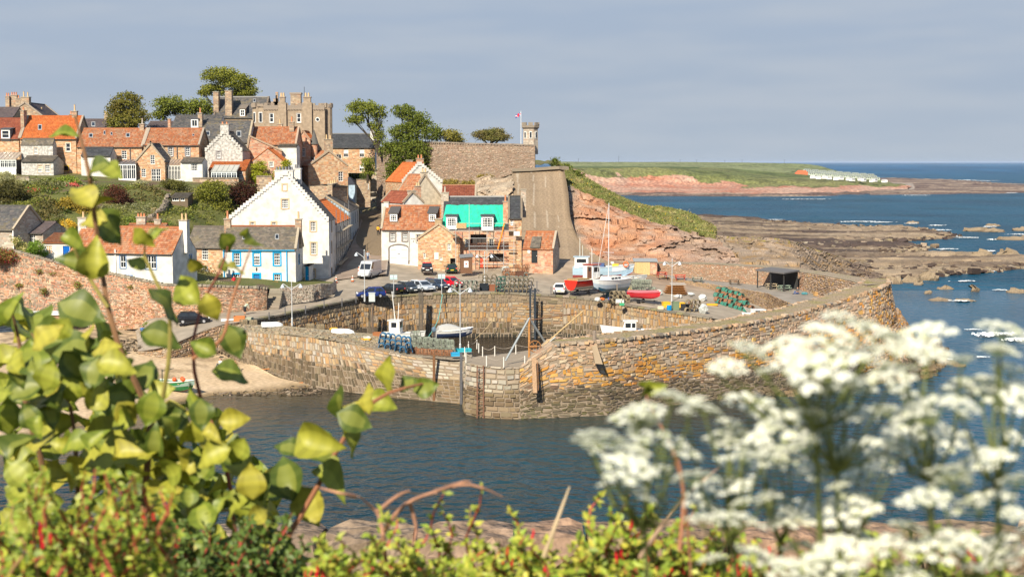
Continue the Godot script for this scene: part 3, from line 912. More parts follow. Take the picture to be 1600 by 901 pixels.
func cliff_col(p: Vector3,u: float,v: float) -> Color:
	var n := nz(p,.09)
	var c := Color(.66,.35,.20).lerp(Color(.60,.26,.135),clampf(n*1.6 + .5,0,1))
	c = c.lerp(Color(.70,.50,.37),clampf(nz(p,.22)*1.8 + .15,0,1)*.8)
	if u < .16: c = c.lerp(Color(.40,.32,.25),clampf((.16 - u)/.1,0,1))
	if u > .5: c = c.lerp(Color(.46,.36,.28),clampf((u - .5)*3.0 + n,0,1)*.75)
	if v < .2: c = c.lerp(Color(.48,.38,.32),clampf(nz(p,.3) + .4,0,1)*.6)
	c *= 1.0 + nz2(p,.35)*.18
	return c
func craggy(p: Vector3,k: float) -> Vector3:
	var s := p*.22
	var a := nz2(p + Vector3(nz(p,.3),nz(p + Vector3(9,0,0),.3),0)*2.0,.16)*.8 + nz2(p,.42)*.35 + nz(p,.5)*.5
	return p + Vector3(nz(s,1.6)*.6,nz2(p + Vector3(5,3,1),.3)*.3,a)*k
func build_cliff() -> void:
	var net := [A([[900,420,220],[945,418,221],[1000,413,223],[1050,413,224],[1110,414,224],[1160,417,221]]),
		A([[900,385,231],[936,390,230],[990,392,230],[1045,393,229],[1095,396,228],[1150,399,225]]),
		A([[886,340,242],[920,350,240],[975,362,238],[1035,370,236],[1084,378,233],[1135,386,230]]),
		A([[886,305,251],[912,318,249],[960,338,246],[1015,353,243],[1068,365,238],[1120,378,234]]),
		A([[886,286,256],[912,298,256],[955,318,254],[1005,342,249],[1060,355,243],[1112,372,238]])]
	var cs := sheet(net,150,100,func(p,u,v): return craggy(p,1.25*smoothstep(0.0,.1,v)*(1.0 - .5*smoothstep(.9,1.0,v))),func(p,u,v,_n): return cliff_col(p,u,v),true,false)
	tag(obj("cliff",cs,M.rock),"","","","structure")
	var gt := [A([[878,287,255],[910,300,254.5],[953,321,253],[1004,345,248],[1060,357,242],[1116,374,237]]),
		A([[872,274,262],[910,287,262],[950,304,260],[1000,329,257],[1060,344,250],[1116,364,243]]),
		A([[870,256,272],[912,278,271],[955,303,270],[1000,321,268],[1068,332,264],[1118,358,252]]),
		A([[870,262,300],[920,290,298],[960,312,295],[1000,330,292],[1068,344,285],[1122,372,268]]),
		A([[870,310,330],[930,320,330],[960,330,326],[1000,350,322],[1068,360,312],[1130,385,286]])]
	var gs := sheet(gt,90,40,func(p,u,v): return p + Vector3(0,nz(p,.3)*.7 + nz(p,1.2)*.25,0),func(p,u,v,_n):
		var c := Color(.105,.12,.032).lerp(Color(.20,.18,.07),clampf(nz(p,.25) + .5,0,1))
		c = c.lerp(Color(.30,.25,.13),clampf(nz(p,.6)*2.0 - .3,0,1)*.6)
		if u > .55 and nz(p,.5) > .34: c = Color(.42,.38,.30)
		return c)
	tag(obj("cliff_top",gs,M.soil),"","","","structure")
	var tf := MB.new()
	for k in 16000:
		var u := R(0,1)
		var v := R(0,.62)
		var cc := []
		for r in gt: cc.append(line_at(r,u))
		var p := line_at(cc,v)
		p.y += nz(p,.3)*.7 + nz(p,1.2)*.25
		tf.col = cj(Color(.115,.13,.035).lerp(Color(.25,.20,.09),clampf(nz(p,.4) + .2,0,1)),.35) if R(0,1) < .985 else Color(.45,.33,.03)
		var h := R(.15,.45)
		var d := Vector3(R(-.5,.5),0,R(-.3,.3))
		tf.tri(p + Vector3(-.22,-.1,0),p + Vector3(.22,-.1,0),p + d + Vector3(0,h,0))
	tag(obj("rough_grass",tf,M.vc),"","","","stuff")
	var pr := [A([[1085,418,223],[1150,420,219],[1200,424,216],[1258,428,216],[1300,432,240],[1345,437,262],[1400,443,280]]),
		A([[1085,398,232],[1150,405,230],[1200,408,229],[1258,412,230],[1300,420,258],[1345,425,285],[1400,432,300]]),
		A([[1085,380,238],[1140,385,240],[1195,388,242],[1250,394,246],[1290,406,270],[1340,416,300],[1400,424,320]]),
		A([[1085,362,246],[1130,369,250],[1188,372,256],[1238,377,262],[1285,393,290],[1335,408,320],[1400,420,335]]),
		A([[1085,375,275],[1130,380,280],[1188,385,290],[1238,388,300],[1285,400,320],[1335,415,340],[1400,428,350]])]
	var ps := sheet(pr,120,70,func(p,u,v): return craggy(p,1.15),func(p,u,v,_n):
		var c := Color(.40,.29,.19).lerp(Color(.47,.36,.27),clampf(nz(p,.12)*1.5 + .4,0,1))
		if nz(p,.25) > .22: c = c.lerp(Color(.46,.27,.09),.6)
		if v > .6 and nz(p,.6) > .3: c = Color(.42,.34,.06)
		if p.y < 3.0: c = c.lerp(Color(.16,.105,.085),clampf(nz(Vector3(p.x*.4,p.y*3.0,p.z),.12)*2.5 + .45,0,1))
		return c*(1.0 + nz2(p,.5)*.2),true,false)
	tag(obj("rocky_point",ps,M.rock),"","","","structure")
# ---------------------------------------------------------------- the far shore
func pw(a: Array,x: float) -> float:
	for i in a.size() - 1:
		if x <= a[i + 1][0]: return lerpf(a[i][1],a[i + 1][1],clampf((x - a[i][0])/(a[i + 1][0] - a[i][0]),0,1))
	return a[-1][1]
func build_far() -> void:
	var lim := [[336,1150],[342,1190],[347,1250],[352,1340],[357,1440],[362,1470],[367,1495],[371,1480],[374,1430],[379,1390],[384,1455],[388,1450],[394,1415],[399,1560],[402,1680],[410,1650],[417,1600],[424,1530],[430,1455],[435,1360],[440,1280]]
	var mb := MB.new()
	var nu := 240
	var nv := 150
	for j in nv + 1:
		var py := 338.0 + 102.0*j/nv
		for i in nu + 1:
			var px := 1080.0 + 620.0*i/nu
			var p := on(px,py,0.4)
			var l := pw(lim,py) + nz(p,.03)*45.0
			var k := (l - px)/45.0
			var far := smoothstep(338.0,343.0,py)
			var h := clampf(k,-1.5,1.0)*.9*far - (1.0 - far)*.5
			var rid := nz(Vector3(p.x*.25,0,p.z),.09)*.9 + nz2(Vector3(p.x*.4,0,p.z),.14)*.45 + nz(p,.25)*.35
			h += rid*clampf(k + .6,0,1)
			if px < 1200: h += (1200 - px)*.012
			p.y = h
			mb.v.append(p)
			var c := Color(.38,.28,.185).lerp(Color(.50,.39,.27),clampf(nz(p,.05) + .3,0,1))
			var dk := clampf(nz(Vector3(p.x*.15,2.0,p.z),.035)*3.2 + .25 + (.5 if py > 372 and py < 398 else 0.0) - (.6 if py > 404 or px > 1470 else 0.0),0,1)
			c = c.lerp(Color(.10,.068,.058),dk*.95)
			if h < .12: c = c.lerp(Color(.09,.07,.05),.6)
			mb.c.append(c*(1.0 + nz2(p,.4)*.25))
	for j in nv:
		for i in nu:
			var s := j*(nu + 1) + i
			mb.ix.append_array(PackedInt32Array([s,s + 1,s + nu + 2,s,s + nu + 2,s + nu + 1]))
	tag(obj("rock_shelf",mb,M.rock),"","","","structure")
	var bl := MB.new()
	for k in 3600:
		var py := R(344,432)
		var px := R(1120,pw(lim,py) + 10)
		var p := on(px,py,.5)
		p.y = .4 + nz(Vector3(p.x*.25,0,p.z),.09)*.9
		bl.col = pick([Color(.40,.31,.21),Color(.33,.25,.17),Color(.13,.09,.07),Color(.50,.40,.29),Color(.10,.07,.06)])
		bl.box(p,Vector3(R(.3,1.9),R(.25,.8),R(.3,1.6))*(1.6 if k % 9 == 0 else 1.0),Basis.from_euler(Vector3(R(-.3,.3),R(0,6),R(-.3,.3))))
	tag(obj("loose_boulders",bl,M.rock),"","","","stuff")
	for k in [[1398,443,2.6,1.5],[1425,441,4.0,1.4],[1452,438,3.2,1.7],[1436,445,2.0,.8],[1477,452,3.0,1.0],[1452,459,1.6,.7],[1522,455,2.2,1.8],[1470,469,4.5,.5],[1508,470,4.0,.5],[1590,457,4.0,1.0],[1528,361,12,1.9],[1555,362,8.0,1.4],[1590,374,14,1.5],[1426,349,5.0,1.0],[1552,353,6.0,1.0],[1600,360,8.0,1.2],[1572,402,6.0,2.4],[1540,407,7.0,2.8],[1500,572,1.6,.35],[1490,569,2.2,.5]]:
		var o := on(k[0],k[1],0)
		var r := thing("sea_rock","%s rock %s" % [["low tan","flat brown","rounded buff","weedy dark"][int(k[0]) % 4],_rock_where(k)],"rock",o)
		var m := MB.new()
		m.ball(Vector3(0,0,0),Vector3(k[2]*.5,k[3]*.7,k[2]*.4),11,8)
		for i in m.v.size():
			m.v[i] += Vector3(nz(m.v[i] + o,.7) + nz2(m.v[i] + o,.5)*.5,nz(m.v[i] + o + Vector3(3,3,3),.8) + nz2(m.v[i] + o,.9)*.4,nz(m.v[i] + o + Vector3(7,1,2),.5))*k[3]*.7
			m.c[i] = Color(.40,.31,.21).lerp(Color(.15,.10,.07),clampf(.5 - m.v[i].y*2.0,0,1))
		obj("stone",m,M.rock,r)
	var fm := MB.new()
	fm.col = Color(.80,.82,.82)
	for k in [[1342,346,40,1.2],[1378,347,22,1.0],[1425,349,12,1.0],[1465,352,16,1.6],[1468,359,22,1.2],[1480,369,28,1.6],[1510,371,26,1.2],[1546,354,14,1.0],[1551,374,10,2.0],[1545,392,14,1.6],[1480,389,20,1.6],[1592,366,20,1.0],[1590,407,24,1.6],[1535,424,22,1.8],[1510,439,16,1.0],[1563,453,14,1.0],[1505,470,20,1.2],[1523,515,14,1.2],[1560,523,40,4.0],[1588,532,30,3.5],[1541,525,20,3.0],[1480,562,12,1.0],[1535,558,10,1.0],[1390,433,12,.9],[1038,327,30,1.2],[1180,342,12,.8],[1212,343,14,.8],[1225,345,9,.6],[1510,281,30,.8],[1540,282,26,.6],[1490,285,20,.5],[1582,301,12,.5],[1430,305,30,.5],[1260,311,40,.5]]:
		var n := int(k[2]*3.6)
		for i in n:
			var p := on(k[0] + rng.randfn()*.36*k[2],k[1] + R(-.5,.5)*k[3]*(.6 + .5*sin(i)),.16)
			var s := R(.05,.3)*(-p.z/300.0)*1.5
			var q := []
			for a in 7: q.append(p + Vector3(cos(TAU*a/7)*s*R(.7,1.5),R(0,.12)*(1.0 if k[3] < 2.5 else 3.0),sin(TAU*a/7)*s*R(.8,1.6)))
			fm.poly(q)
	tag(obj("surf_foam",fm,mat(Color(.7,.74,.76),.7)),"","","","stuff")
	var hd := [O([[850,301,-1],[940,306,-1],[1000,308.5,-1],[1060,309,-1],[1120,309.5,-1],[1200,310,-1],[1290,309,-1],[1350,307,-1],[1420,306,-1]]),
		O([[850,294,1.5],[935,299,1.5],[1000,301,1.5],[1060,302,1.4],[1120,303,1.3],[1200,303,1.2],[1290,302,1.2],[1350,299,1.2],[1420,297,1.0]]),
		A([[860,286,1120],[930,290,1130],[1000,292,1140],[1060,292,1140],[1120,293,1140],[1200,292,1140],[1290,291,1150],[1350,290,1170],[1420,291,1240]]),
		A([[870,264,1150],[935,265,1165],[1000,265,1175],[1050,265,1180],[1115,272,1180],[1200,281,1180],[1290,285,1180],[1345,286,1200],[1410,288,1300]]),
		A([[868,262,1200],[935,262.5,1210],[1000,262.5,1220],[1060,263,1240],[1120,266,1260],[1200,275,1240],[1290,280,1230],[1345,283,1240],[1400,287,1350]]),
		A([[866,258,1400],[935,258,1420],[1000,258,1440],[1060,258.5,1450],[1120,259.5,1460],[1200,263,1450],[1285,270,1420],[1340,276,1400],[1392,285,1450]]),
		A([[860,252.5,2100],[935,253,2100],[1000,253,2100],[1060,253,2100],[1120,253.5,2050],[1200,254.5,2000],[1268,257,1800],[1312,268,1650],[1380,282,1600]]),
		A([[860,262,2600],[935,262,2600],[1000,262,2600],[1060,262,2600],[1120,262,2600],[1200,263,2500],[1270,266,2200],[1316,272,1900],[1384,284,1700]])]
	var hs := sheet(hd,220,130,func(p,u,v): return p + Vector3(nz(p,.03)*5,nz(p,.05)*(1.6 if v < .5 else .3),nz(p,.02)*10*(1.0 - smoothstep(.4,.6,v))),func(p,u,v,n):
		var gr := Color(.15,.185,.055).lerp(Color(.26,.25,.10),clampf(nz(p,.012) + .4,0,1))
		if v > .66: gr = Color(.27,.31,.13).lerp(Color(.34,.34,.19),clampf(nz(Vector3(p.x*.2,0,p.z),.01) + .3,0,1))
		if nz(p,.035) > .16: gr = gr*.62
		if v > .66 and absf(fposmod(p.x*.011 + p.z*.004,1.0) - .5) < .02: gr = Color(.08,.11,.035)
		if v > .585 and v < .66 and u < .45: gr = Color(.10,.14,.04)
		var rk := Color(.60,.38,.28).lerp(Color(.52,.22,.14),clampf(nz(Vector3(p.x*.4,p.y*3,p.z*.4),.03)*1.8 + .3,0,1))
		rk = rk.lerp(Color(.46,.36,.29),clampf(nz(p,.06),0,1))
		if v < .16: rk = Color(.36,.27,.20).lerp(Color(.15,.10,.085),clampf(nz(Vector3(p.x*.15,0,p.z),.04)*2.0 + .4,0,1))
		if v > .5: return gr
		var cut := .40 - smoothstep(.32,.6,u)*.10
		var e: float = v + nz(Vector3(p.x,p.y*2.0,p.z),.018)*.16
		return gr if e > cut else rk)
	tag(obj("headland",hs,M.far),"","","","structure")
	var fr := [O([[1360,308,-1],[1440,306.5,-1],[1520,305.5,-1],[1600,304.5,-1],[1700,303,-1]]),O([[1360,297,1.6],[1440,298,1.3],[1520,298,1.2],[1600,297,1.1],[1700,296,1.0]]),O([[1360,289,2.2],[1440,290,1.8],[1520,291,1.5],[1600,290.5,1.2],[1700,289,1.2]]),O([[1360,280,2.5],[1430,280.5,1.9],[1500,282.5,1.0],[1600,288,.2],[1700,288,-.2]]),O([[1360,276,-2],[1430,278,-2],[1520,281,-2],[1600,286,-2],[1700,287,-2]])]
	var fs := sheet(fr,140,60,func(p,u,v): return p + Vector3(0,nz(Vector3(p.x*.2,0,p.z),.05)*.9 + nz2(Vector3(p.x*.3,0,p.z),.06)*.5,0),func(p,u,v,_n):
		var c := Color(.40,.30,.22).lerp(Color(.16,.105,.09),clampf(nz(Vector3(p.x*.1,1,p.z),.04)*2.6 + .45,0,1))
		if u < .22 and v > .3 and v < .6: c = c.lerp(Color(.60,.52,.45),.5)
		return c)
	tag(obj("far_rock_shelf",fs,M.far),"","","","structure")
	build_far_things()
func _rock_where(k: Array) -> String:
	var d := {1398: "nearest the pier corner, round and alone",1425: "with a jagged top, first of the group off the pier corner",1452: "at the right end of the group off the pier corner",1436: "breaking the surface just in front of the group off the pier",1477: "with a pointed top right of the pier corner",1522: "standing alone like a ball in the open water",1470: "lying just awash in brown weed",1508: "just awash with foam at its right",1590: "half cut by the picture edge",1528: "long and low before the far water",1555: "small, joined to the long low one",1426: "single beyond the shelf in open water",1552: "tiny, farthest out to the right",1600: "at the picture edge beyond the shelf",1572: "large, on the outer tip of the shelf",1540: "large, near the outer tip of the shelf",1500: "small, awash behind the white flowers",1490: "flat, awash behind the white flowers"}
	if k[0] == 1452 and k[1] > 450: return "small and low, below the pointed one"
	if k[0] == 1590 and k[1] < 400: return "long, beyond the shelf at the picture edge"
	return d.get(int(k[0]),"in the sea off the pier")
func build_far_things() -> void:
	var cv := MB.new()
	var mk := func(body: Color,roof: Color,len_: float,nm: String,label: String,p: Vector3,yaw: float) -> Node3D:
		var c := thing(nm,label,"caravan",p,yaw,"caravans on the far headland")
		var b := MB.new()
		b.col = body
		b.prism([Vector3(-len_/2,.5,0),Vector3(len_/2,.5,0),Vector3(len_/2 + .2,1.4,0),Vector3(len_/2 - .1,2.7,0),Vector3(-len_/2 + .1,2.7,0),Vector3(-len_/2 - .2,1.4,0)],Vector3(0,0,-2.6))
		obj("body",b,M.vc,c)
		b = MB.new(); b.col = roof
		b.prism([Vector3(-len_/2 - .1,2.7,.2),Vector3(len_/2 + .1,2.7,.2),Vector3(len_/2 - .1,3.2,-1.3),Vector3(-len_/2 + .1,3.2,-1.3)],Vector3(0,-.05,0))
		b.prism([Vector3(-len_/2 - .1,2.7,-2.8),Vector3(len_/2 + .1,2.7,-2.8),Vector3(len_/2 - .1,3.2,-1.3),Vector3(-len_/2 + .1,3.2,-1.3)],Vector3(0,-.05,0))
		obj("roof",b,M.vc,c)
		b = MB.new()
		for k in 3: b.box(Vector3(-len_*.3 + k*len_*.3,1.85,.03),Vector3(len_*.17,.7,.06))
		obj("window",b,M.glass,c)
		return c
	var w0: Node3D = null
	for k in 13:
		var px := 1270.0 + k*9.2 + R(-1.5,1.5)
		var p := at(px,279.3 + k*.54 + sin(k*2.1)*.7,1215 - k*1.5)
		var l := "white caravan parked in the front row on the far headland"
		if w0 == null: w0 = mk.call(Color(.8,.8,.8),Color(.36,.37,.39),4.2,"caravan",l,p,-.2)
		else: dup(w0,l,p,-.1 + sin(k*3.0)*.9)
	var g0: Node3D = null
	for r in 3:
		for k in 9:
			var px := 1262.0 + k*12.5 + r*4
			var p := at(px,268.5 + r*2.9 + k*.95,1420 - r*70)
			var l := "pale green static caravan with grey roof in the rows behind the white ones"
			if g0 == null: g0 = mk.call(Color(.40,.45,.38),Color(.20,.23,.24),6.6,"static_caravan",l,p,.1)
			else: dup(g0,l,p,.1 + R(-.15,.15))
	far_house("farm_house","long low pale house with grey roof on the far headland",1203,1232,277,273,270.5,1330,Color(.6,.56,.5),Color(.22,.21,.2))
	far_house("farm_house","white gabled house between the long low one and the red roof",1232,1244,278,274,271.5,1320,Color(.75,.73,.7),Color(.25,.24,.23))
	far_house("clubhouse","house with a bright red hipped roof on the far headland",1242,1267,277,273.5,266,1325,Color(.6,.55,.48),Color(.52,.11,.05))
	for k in [[1089,250.5,9],[1133,250,8],[904,246,12],[967,240,18],[1063,246,9],[1160,246,10],[1226,247,9]]:
		var m := MB.new()
		m.rod(Vector3(0,-4,0),Vector3(0,k[2]*.55,0),.16,5)
		m.bar(Vector3(-.7,k[2]*.5,0),Vector3(.7,k[2]*.5,0),.15)
		var o := obj("utility_pole",m,M.dark)
		o.position = at(k[0],255,1900)
		tag(o,"thin dark utility pole on the skyline of the far fields","pole","poles on the far skyline")
func far_house(nm: String,label: String,px0: float,px1: float,pb: float,pe: float,pr: float,d: float,wall: Color,roof: Color) -> void:
	var p := at(px0,pb,d)
	var w := (px1 - px0)/F*d
	var he := (pb - pe)/F*d
	var hr := (pb - pr)/F*d
	var c := thing(nm,label,"house",p)
	var b := MB.new(); b.col = wall
	b.bx(Vector3(0,-2,0),Vector3(w,he,-8))
	obj("wall",b,M.vc,c)
	b = MB.new(); b.col = roof
	var i := minf(4.0,w*.3)
	b.poly([Vector3(-.4,he,.4),Vector3(w + .4,he,.4),Vector3(w - i,hr,-4),Vector3(i,hr,-4)])
	b.poly([Vector3(-.4,he,-8.4),Vector3(w + .4,he,-8.4),Vector3(w - i,hr,-4),Vector3(i,hr,-4)])
	b.tri(Vector3(-.4,he,.4),Vector3(-.4,he,-8.4),Vector3(i,hr,-4)); b.tri(Vector3(w + .4,he,.4),Vector3(w + .4,he,-8.4),Vector3(w - i,hr,-4))
	obj("roof",b,M.vc,c)
	for k in 3:
		b = MB.new()
		b.box(Vector3(w*(.2 + .3*k),he*.5,.05),Vector3(w*.12,he*.4,.12))
		obj("window",b,M.glass,c)
# ================================================================ houses
var ROOF := {
	"pan": [Color(.60,.235,.105),Color(.55,.20,.09),Color(.64,.29,.15),Color(.48,.18,.09),Color(.60,.32,.19),Color(.53,.26,.15)],
	"bright": [Color(.70,.20,.055),Color(.66,.175,.05),Color(.74,.23,.07)],
	"redd": [Color(.36,.105,.06),Color(.40,.13,.075),Color(.33,.10,.06)],
	"slate": [Color(.15,.145,.145),Color(.18,.17,.165),Color(.125,.125,.13),Color(.21,.19,.17)],
	"dark": [Color(.085,.09,.10),Color(.105,.11,.12),Color(.075,.08,.09)],
	"stone": [Color(.22,.19,.155),Color(.26,.22,.175),Color(.185,.165,.14),Color(.29,.25,.20)],
	"purple": [Color(.19,.15,.15),Color(.16,.13,.135),Color(.22,.17,.165)],
	"net": [Color(.02,.48,.36)],
}
func H(nm: String,label: String,xl: float,xr: float,yb: float,dl: float,dr: float,dep: float,ye: float,yr: float,kind: String,wall: Material,roof: String,o := {}) -> Dictionary:
	var p0 := at(xl,yb,dl)
	var p1 := at(xr,yb,dr)
	p1.y = p0.y
	var u := (p1 - p0).normalized()
	var W := (p1 - p0).length()
	var root := thing(nm,label,o.get("cat","house"),p0,atan2(-u.z,u.x))
	var dm := (dl + dr)*.5
	var he := at((xl + xr)*.5,ye,dm).y - p0.y
	var rd := dm + (dep*.5*cos(root.rotation.y) if kind == "e" else 0.0)
	var hr := at((xl + xr)*.5,yr,rd).y - p0.y
	var h := {root = root,W = W,dep = dep,he = he,hr = hr,kind = kind,wall = wall,roof = roof,ops = {"f": [],"r": [],"l": []},o = o,wins = [],ax = W*.5}
	if o.has("ax"): h.ax = hitf(h,"f",o.ax,yr).x
	return h
func hit(h: Dictionary,p: Vector3,n: Vector3,px: float,py: float) -> Vector3:
	var inv: Transform3D = h.root.transform.affine_inverse()
	var e := inv*Vector3(0,EYE,0)
	var d := inv.basis*ray(px,py)
	return e + d*((p - e).dot(n)/d.dot(n))
func hitf(h: Dictionary,face: String,px: float,py: float) -> Vector2:
	match face:
		"r":
			var q := hit(h,Vector3(h.W,0,0),Vector3.RIGHT,px,py)
			return Vector2(-q.z,q.y)
		"l":
			var q := hit(h,Vector3.ZERO,Vector3.RIGHT,px,py)
			return Vector2(-q.z,q.y)
	var q := hit(h,Vector3.ZERO,Vector3.BACK,px,py)
	return Vector2(q.x,q.y)
func hits(h: Dictionary,px: float,py: float,side := "f") -> Vector3:
	if h.kind == "e":
		return hit(h,Vector3(0,h.he,0),Vector3(0,h.dep*.5,h.hr - h.he).normalized(),px,py)
	if side == "l": return hit(h,Vector3(0,h.he,0),Vector3(-(h.hr - h.he),h.ax,0).normalized(),px,py)
	return hit(h,Vector3(h.W,h.he,0),Vector3(h.hr - h.he,h.W - h.ax,0).normalized(),px,py)
func fx(h: Dictionary,face: String) -> Transform3D:
	if face == "r": return Transform3D(Basis(Vector3.FORWARD,Vector3.UP,Vector3.RIGHT),Vector3(h.W,0,0))
	if face == "l": return Transform3D(Basis(Vector3.FORWARD,Vector3.UP,Vector3.LEFT),Vector3.ZERO)
	return Transform3D()
func win(h: Dictionary,face: String,x1: float,y1: float,x2: float,y2: float,st := {}) -> void:
	var a := hitf(h,face,x1,y1)
	var b := hitf(h,face,x2,y2)
	win_m(h,face,minf(a.x,b.x),minf(a.y,b.y),maxf(a.x,b.x),maxf(a.y,b.y),st)
func win_m(h: Dictionary,face: String,u0: float,v0: float,u1: float,v1: float,st := {}) -> void:
	var sw: float = st.get("sw",.13) if st.has("s") else 0.0
	if st.has("s"):
		u0 += sw; u1 -= sw; v0 += sw*.8; v1 -= sw
	h.ops[face].append([u0,v0,u1,v1])
	var x := fx(h,face)
	if st.has("s"):
		var mb := MB.new(); mb.x = x; mb.col = st.s
		mb.bx(Vector3(u0 - sw,v0 - sw*.8,-.1),Vector3(u0,v1 + sw,.035)); mb.bx(Vector3(u1,v0 - sw*.8,-.1),Vector3(u1 + sw,v1 + sw,.035))
		mb.bx(Vector3(u0 + .001,v1,-.1),Vector3(u1 - .001,v1 + sw,.037)); mb.bx(Vector3(u0 + .001,v0 - sw*.8,-.1),Vector3(u1 - .001,v0,.09))
		obj("surround",mb,M.vc,h.root)
	var k: String = st.get("kind","win")
	if k == "void":
		var mb := MB.new(); mb.x = x
		mb.bx(Vector3(u0,v0,-.9),Vector3(u1,v1,-.8))
		obj("dark_opening",mb,M.dark,h.root)
		return
	if k == "door":
		var mb := MB.new(); mb.x = x; mb.col = st.get("f",Color(.1,.1,.1))
		mb.bx(Vector3(u0,v0,-.16),Vector3(u1,v1,-.10))
		for i in 2:
			for j in 2:
				var du := (u1 - u0)*.5
				var dv := (v1 - v0)*.5
				mb.bx(Vector3(u0 + du*(i + .18),v0 + dv*(j + .14),-.1),Vector3(u0 + du*(i + .82),v0 + dv*(j + .86),-.075))
		var d := obj("door",mb,M.vc,h.root)
		mb = MB.new(); mb.x = x
		mb.ball(Vector3(u1 - .12,(v0 + v1)*.5,-.05),Vector3(.05,.05,.05),6,4)
		obj("handle",mb,M.metal,d)
		return
	var mb := MB.new(); mb.x = x; mb.col = st.get("f",Color(.78,.78,.76))
	var t: float = st.get("t",.075)
	mb.bx(Vector3(u0,v0,-.15),Vector3(u0 + t,v1,-.07)); mb.bx(Vector3(u1 - t,v0,-.15),Vector3(u1,v1,-.07))
	mb.bx(Vector3(u0 + t,v1 - t,-.15),Vector3(u1 - t,v1,-.071)); mb.bx(Vector3(u0 + t,v0,-.15),Vector3(u1 - t,v0 + t*1.4,-.071))
	var c: int = st.get("c",2)
	var r: int = st.get("r",4)
	for i in range(1,c):
		var w: float = .1 if c % 2 == 0 and i == c/2 and st.get("pair",false) else .045
		mb.box(Vector3(lerpf(u0,u1,float(i)/c),(v0 + v1)*.5,-.11),Vector3(w,v1 - v0 - t,.05))
	for j in range(1,r): mb.box(Vector3((u0 + u1)*.5,lerpf(v0,v1,float(j)/r),-.108),Vector3(u1 - u0 - t,.075 if j*2 == r else .045,.056))
	var wo := obj("window",mb,M.vc,h.root)
	mb = MB.new(); mb.x = x
	mb.bx(Vector3(u0 + .02,v0 + .02,-.145),Vector3(u1 - .02,v1 - .02,-.13))
	obj("pane",mb,M.glass,wo)
	if st.has("blind_or_reflection"):
		mb = MB.new(); mb.x = x; mb.col = st.get("bc",Color(.62,.60,.55))
		mb.bx(Vector3(u0 + t,lerpf(v1,v0,st.blind_or_reflection),-.129),Vector3(u1 - t,v1 - t,-.124))
		obj("blind_or_reflection",mb,M.vc,wo)
func wall_face(mb: MB,h: Dictionary,face: String,W: float,he: float,hr: float,ax: float,sink: float) -> void:
	var x := fx(h,face)
	var ops: Array = h.ops[face]
	var ys := [-sink,he]
	if hr > he: ys.append(hr)
	for o in ops:
		ys.append(o[1]); ys.append(o[3])
	ys.sort()
	var xl := func(y: float) -> float: return 0.0 if y <= he else ax*(y - he)/(hr - he)
	var xr := func(y: float) -> float: return W if y <= he else W - (W - ax)*(y - he)/(hr - he)
	mb.x = x
	for i in ys.size() - 1:
		var a: float = ys[i]
		var b: float = ys[i + 1]
		if b - a < 1e-4 or b > maxf(hr,he) + 1e-4: continue
		var act := []
		for o in ops:
			if o[1] <= a + 1e-4 and o[3] >= b - 1e-4: act.append(o)
		act.sort_custom(func(p,q): return p[0] < q[0])
		var la: float = xl.call(a)
		var lb: float = xl.call(b)
		for o in act:
			mb.quad(Vector3(la,a,0),Vector3(o[0],a,0),Vector3(o[0],b,0),Vector3(lb,b,0))
			la = o[2]; lb = o[2]
		mb.quad(Vector3(la,a,0),Vector3(xr.call(a),a,0),Vector3(xr.call(b),b,0),Vector3(lb,b,0))
	for o in ops:
		var d := Vector3(0,0,-.8)
		var q := [Vector3(o[0],o[1],0),Vector3(o[2],o[1],0),Vector3(o[2],o[3],0),Vector3(o[0],o[3],0)]
		for k in 4: mb.quad(q[k],q[(k + 1) % 4],q[(k + 1) % 4] + d,q[k] + d)
	mb.x = Transform3D()
func tiles(mb: MB,o: Vector3,u: Vector3,s: Vector3,kind: String) -> void:
	var pal: Array = ROOF[kind]
	var n := u.cross(s).normalized()
	if n.y < 0: n = -n
	var pan := kind in ["pan","bright","redd"]
	var cw := .3 if pan else .36
	var rh := .36 if pan else .3
	var nc := maxi(2,int(u.length()/cw))
	var nr := maxi(2,int(s.length()/rh))
	var du := u/nc
	var ds := s/nr
	var off := R(0,99)
	for j in nr:
		var shift := 0.0 if pan or j % 2 == 0 else .5
		for i in nc:
			var wq := nz(Vector3(i*.12 + off,j*.16,off),1.0)
			var c: Color = pal[rng.randi() % pal.size()]
			c = cj(c,.12)*(1.0 + wq*.22)
			if kind == "pan" and wq > .32: c = c.lerp(Color(.40,.30,.20),.45)
			if kind in ["slate","stone"] and wq > .25: c = c.lerp(Color(.30,.24,.12),.4)
			mb.col = c
			var a := o + du*minf(i + shift,nc - 1.0 + shift*.0) + ds*j
			var e := a + du + ds*1.04
			var up := n*.045
			if pan:
				var prof := [0.0,.055,.04,.0]
				for k in 3:
					var p: Vector3 = a + du*(k/3.0) + n*(prof[k])
					var q: Vector3 = a + du*((k + 1)/3.0) + n*(prof[k + 1])
					mb.quad(p + up,q + up,q + ds*1.02,p + ds*1.02)
			else:
				var g := du*.02
				mb.quad(a + g + up*R(.5,1.0),a + du - g + up*R(.5,1.0),a + du - g + ds*1.03,a + g + ds*1.03)
func roof_slope(h: Dictionary,o: Vector3,u: Vector3,s: Vector3) -> void:
	var mb := MB.new()
	var n := u.cross(s).normalized()
	if n.y < 0: n = -n
	mb.col = ROOF[h.roof][0]*.8
	mb.prism([o,o + u,o + u + s,o + s],-n*.12)
	if h.roof != "net": tiles(mb,o,u,s,h.roof)
	obj("roof",mb,M.tile,h.root)
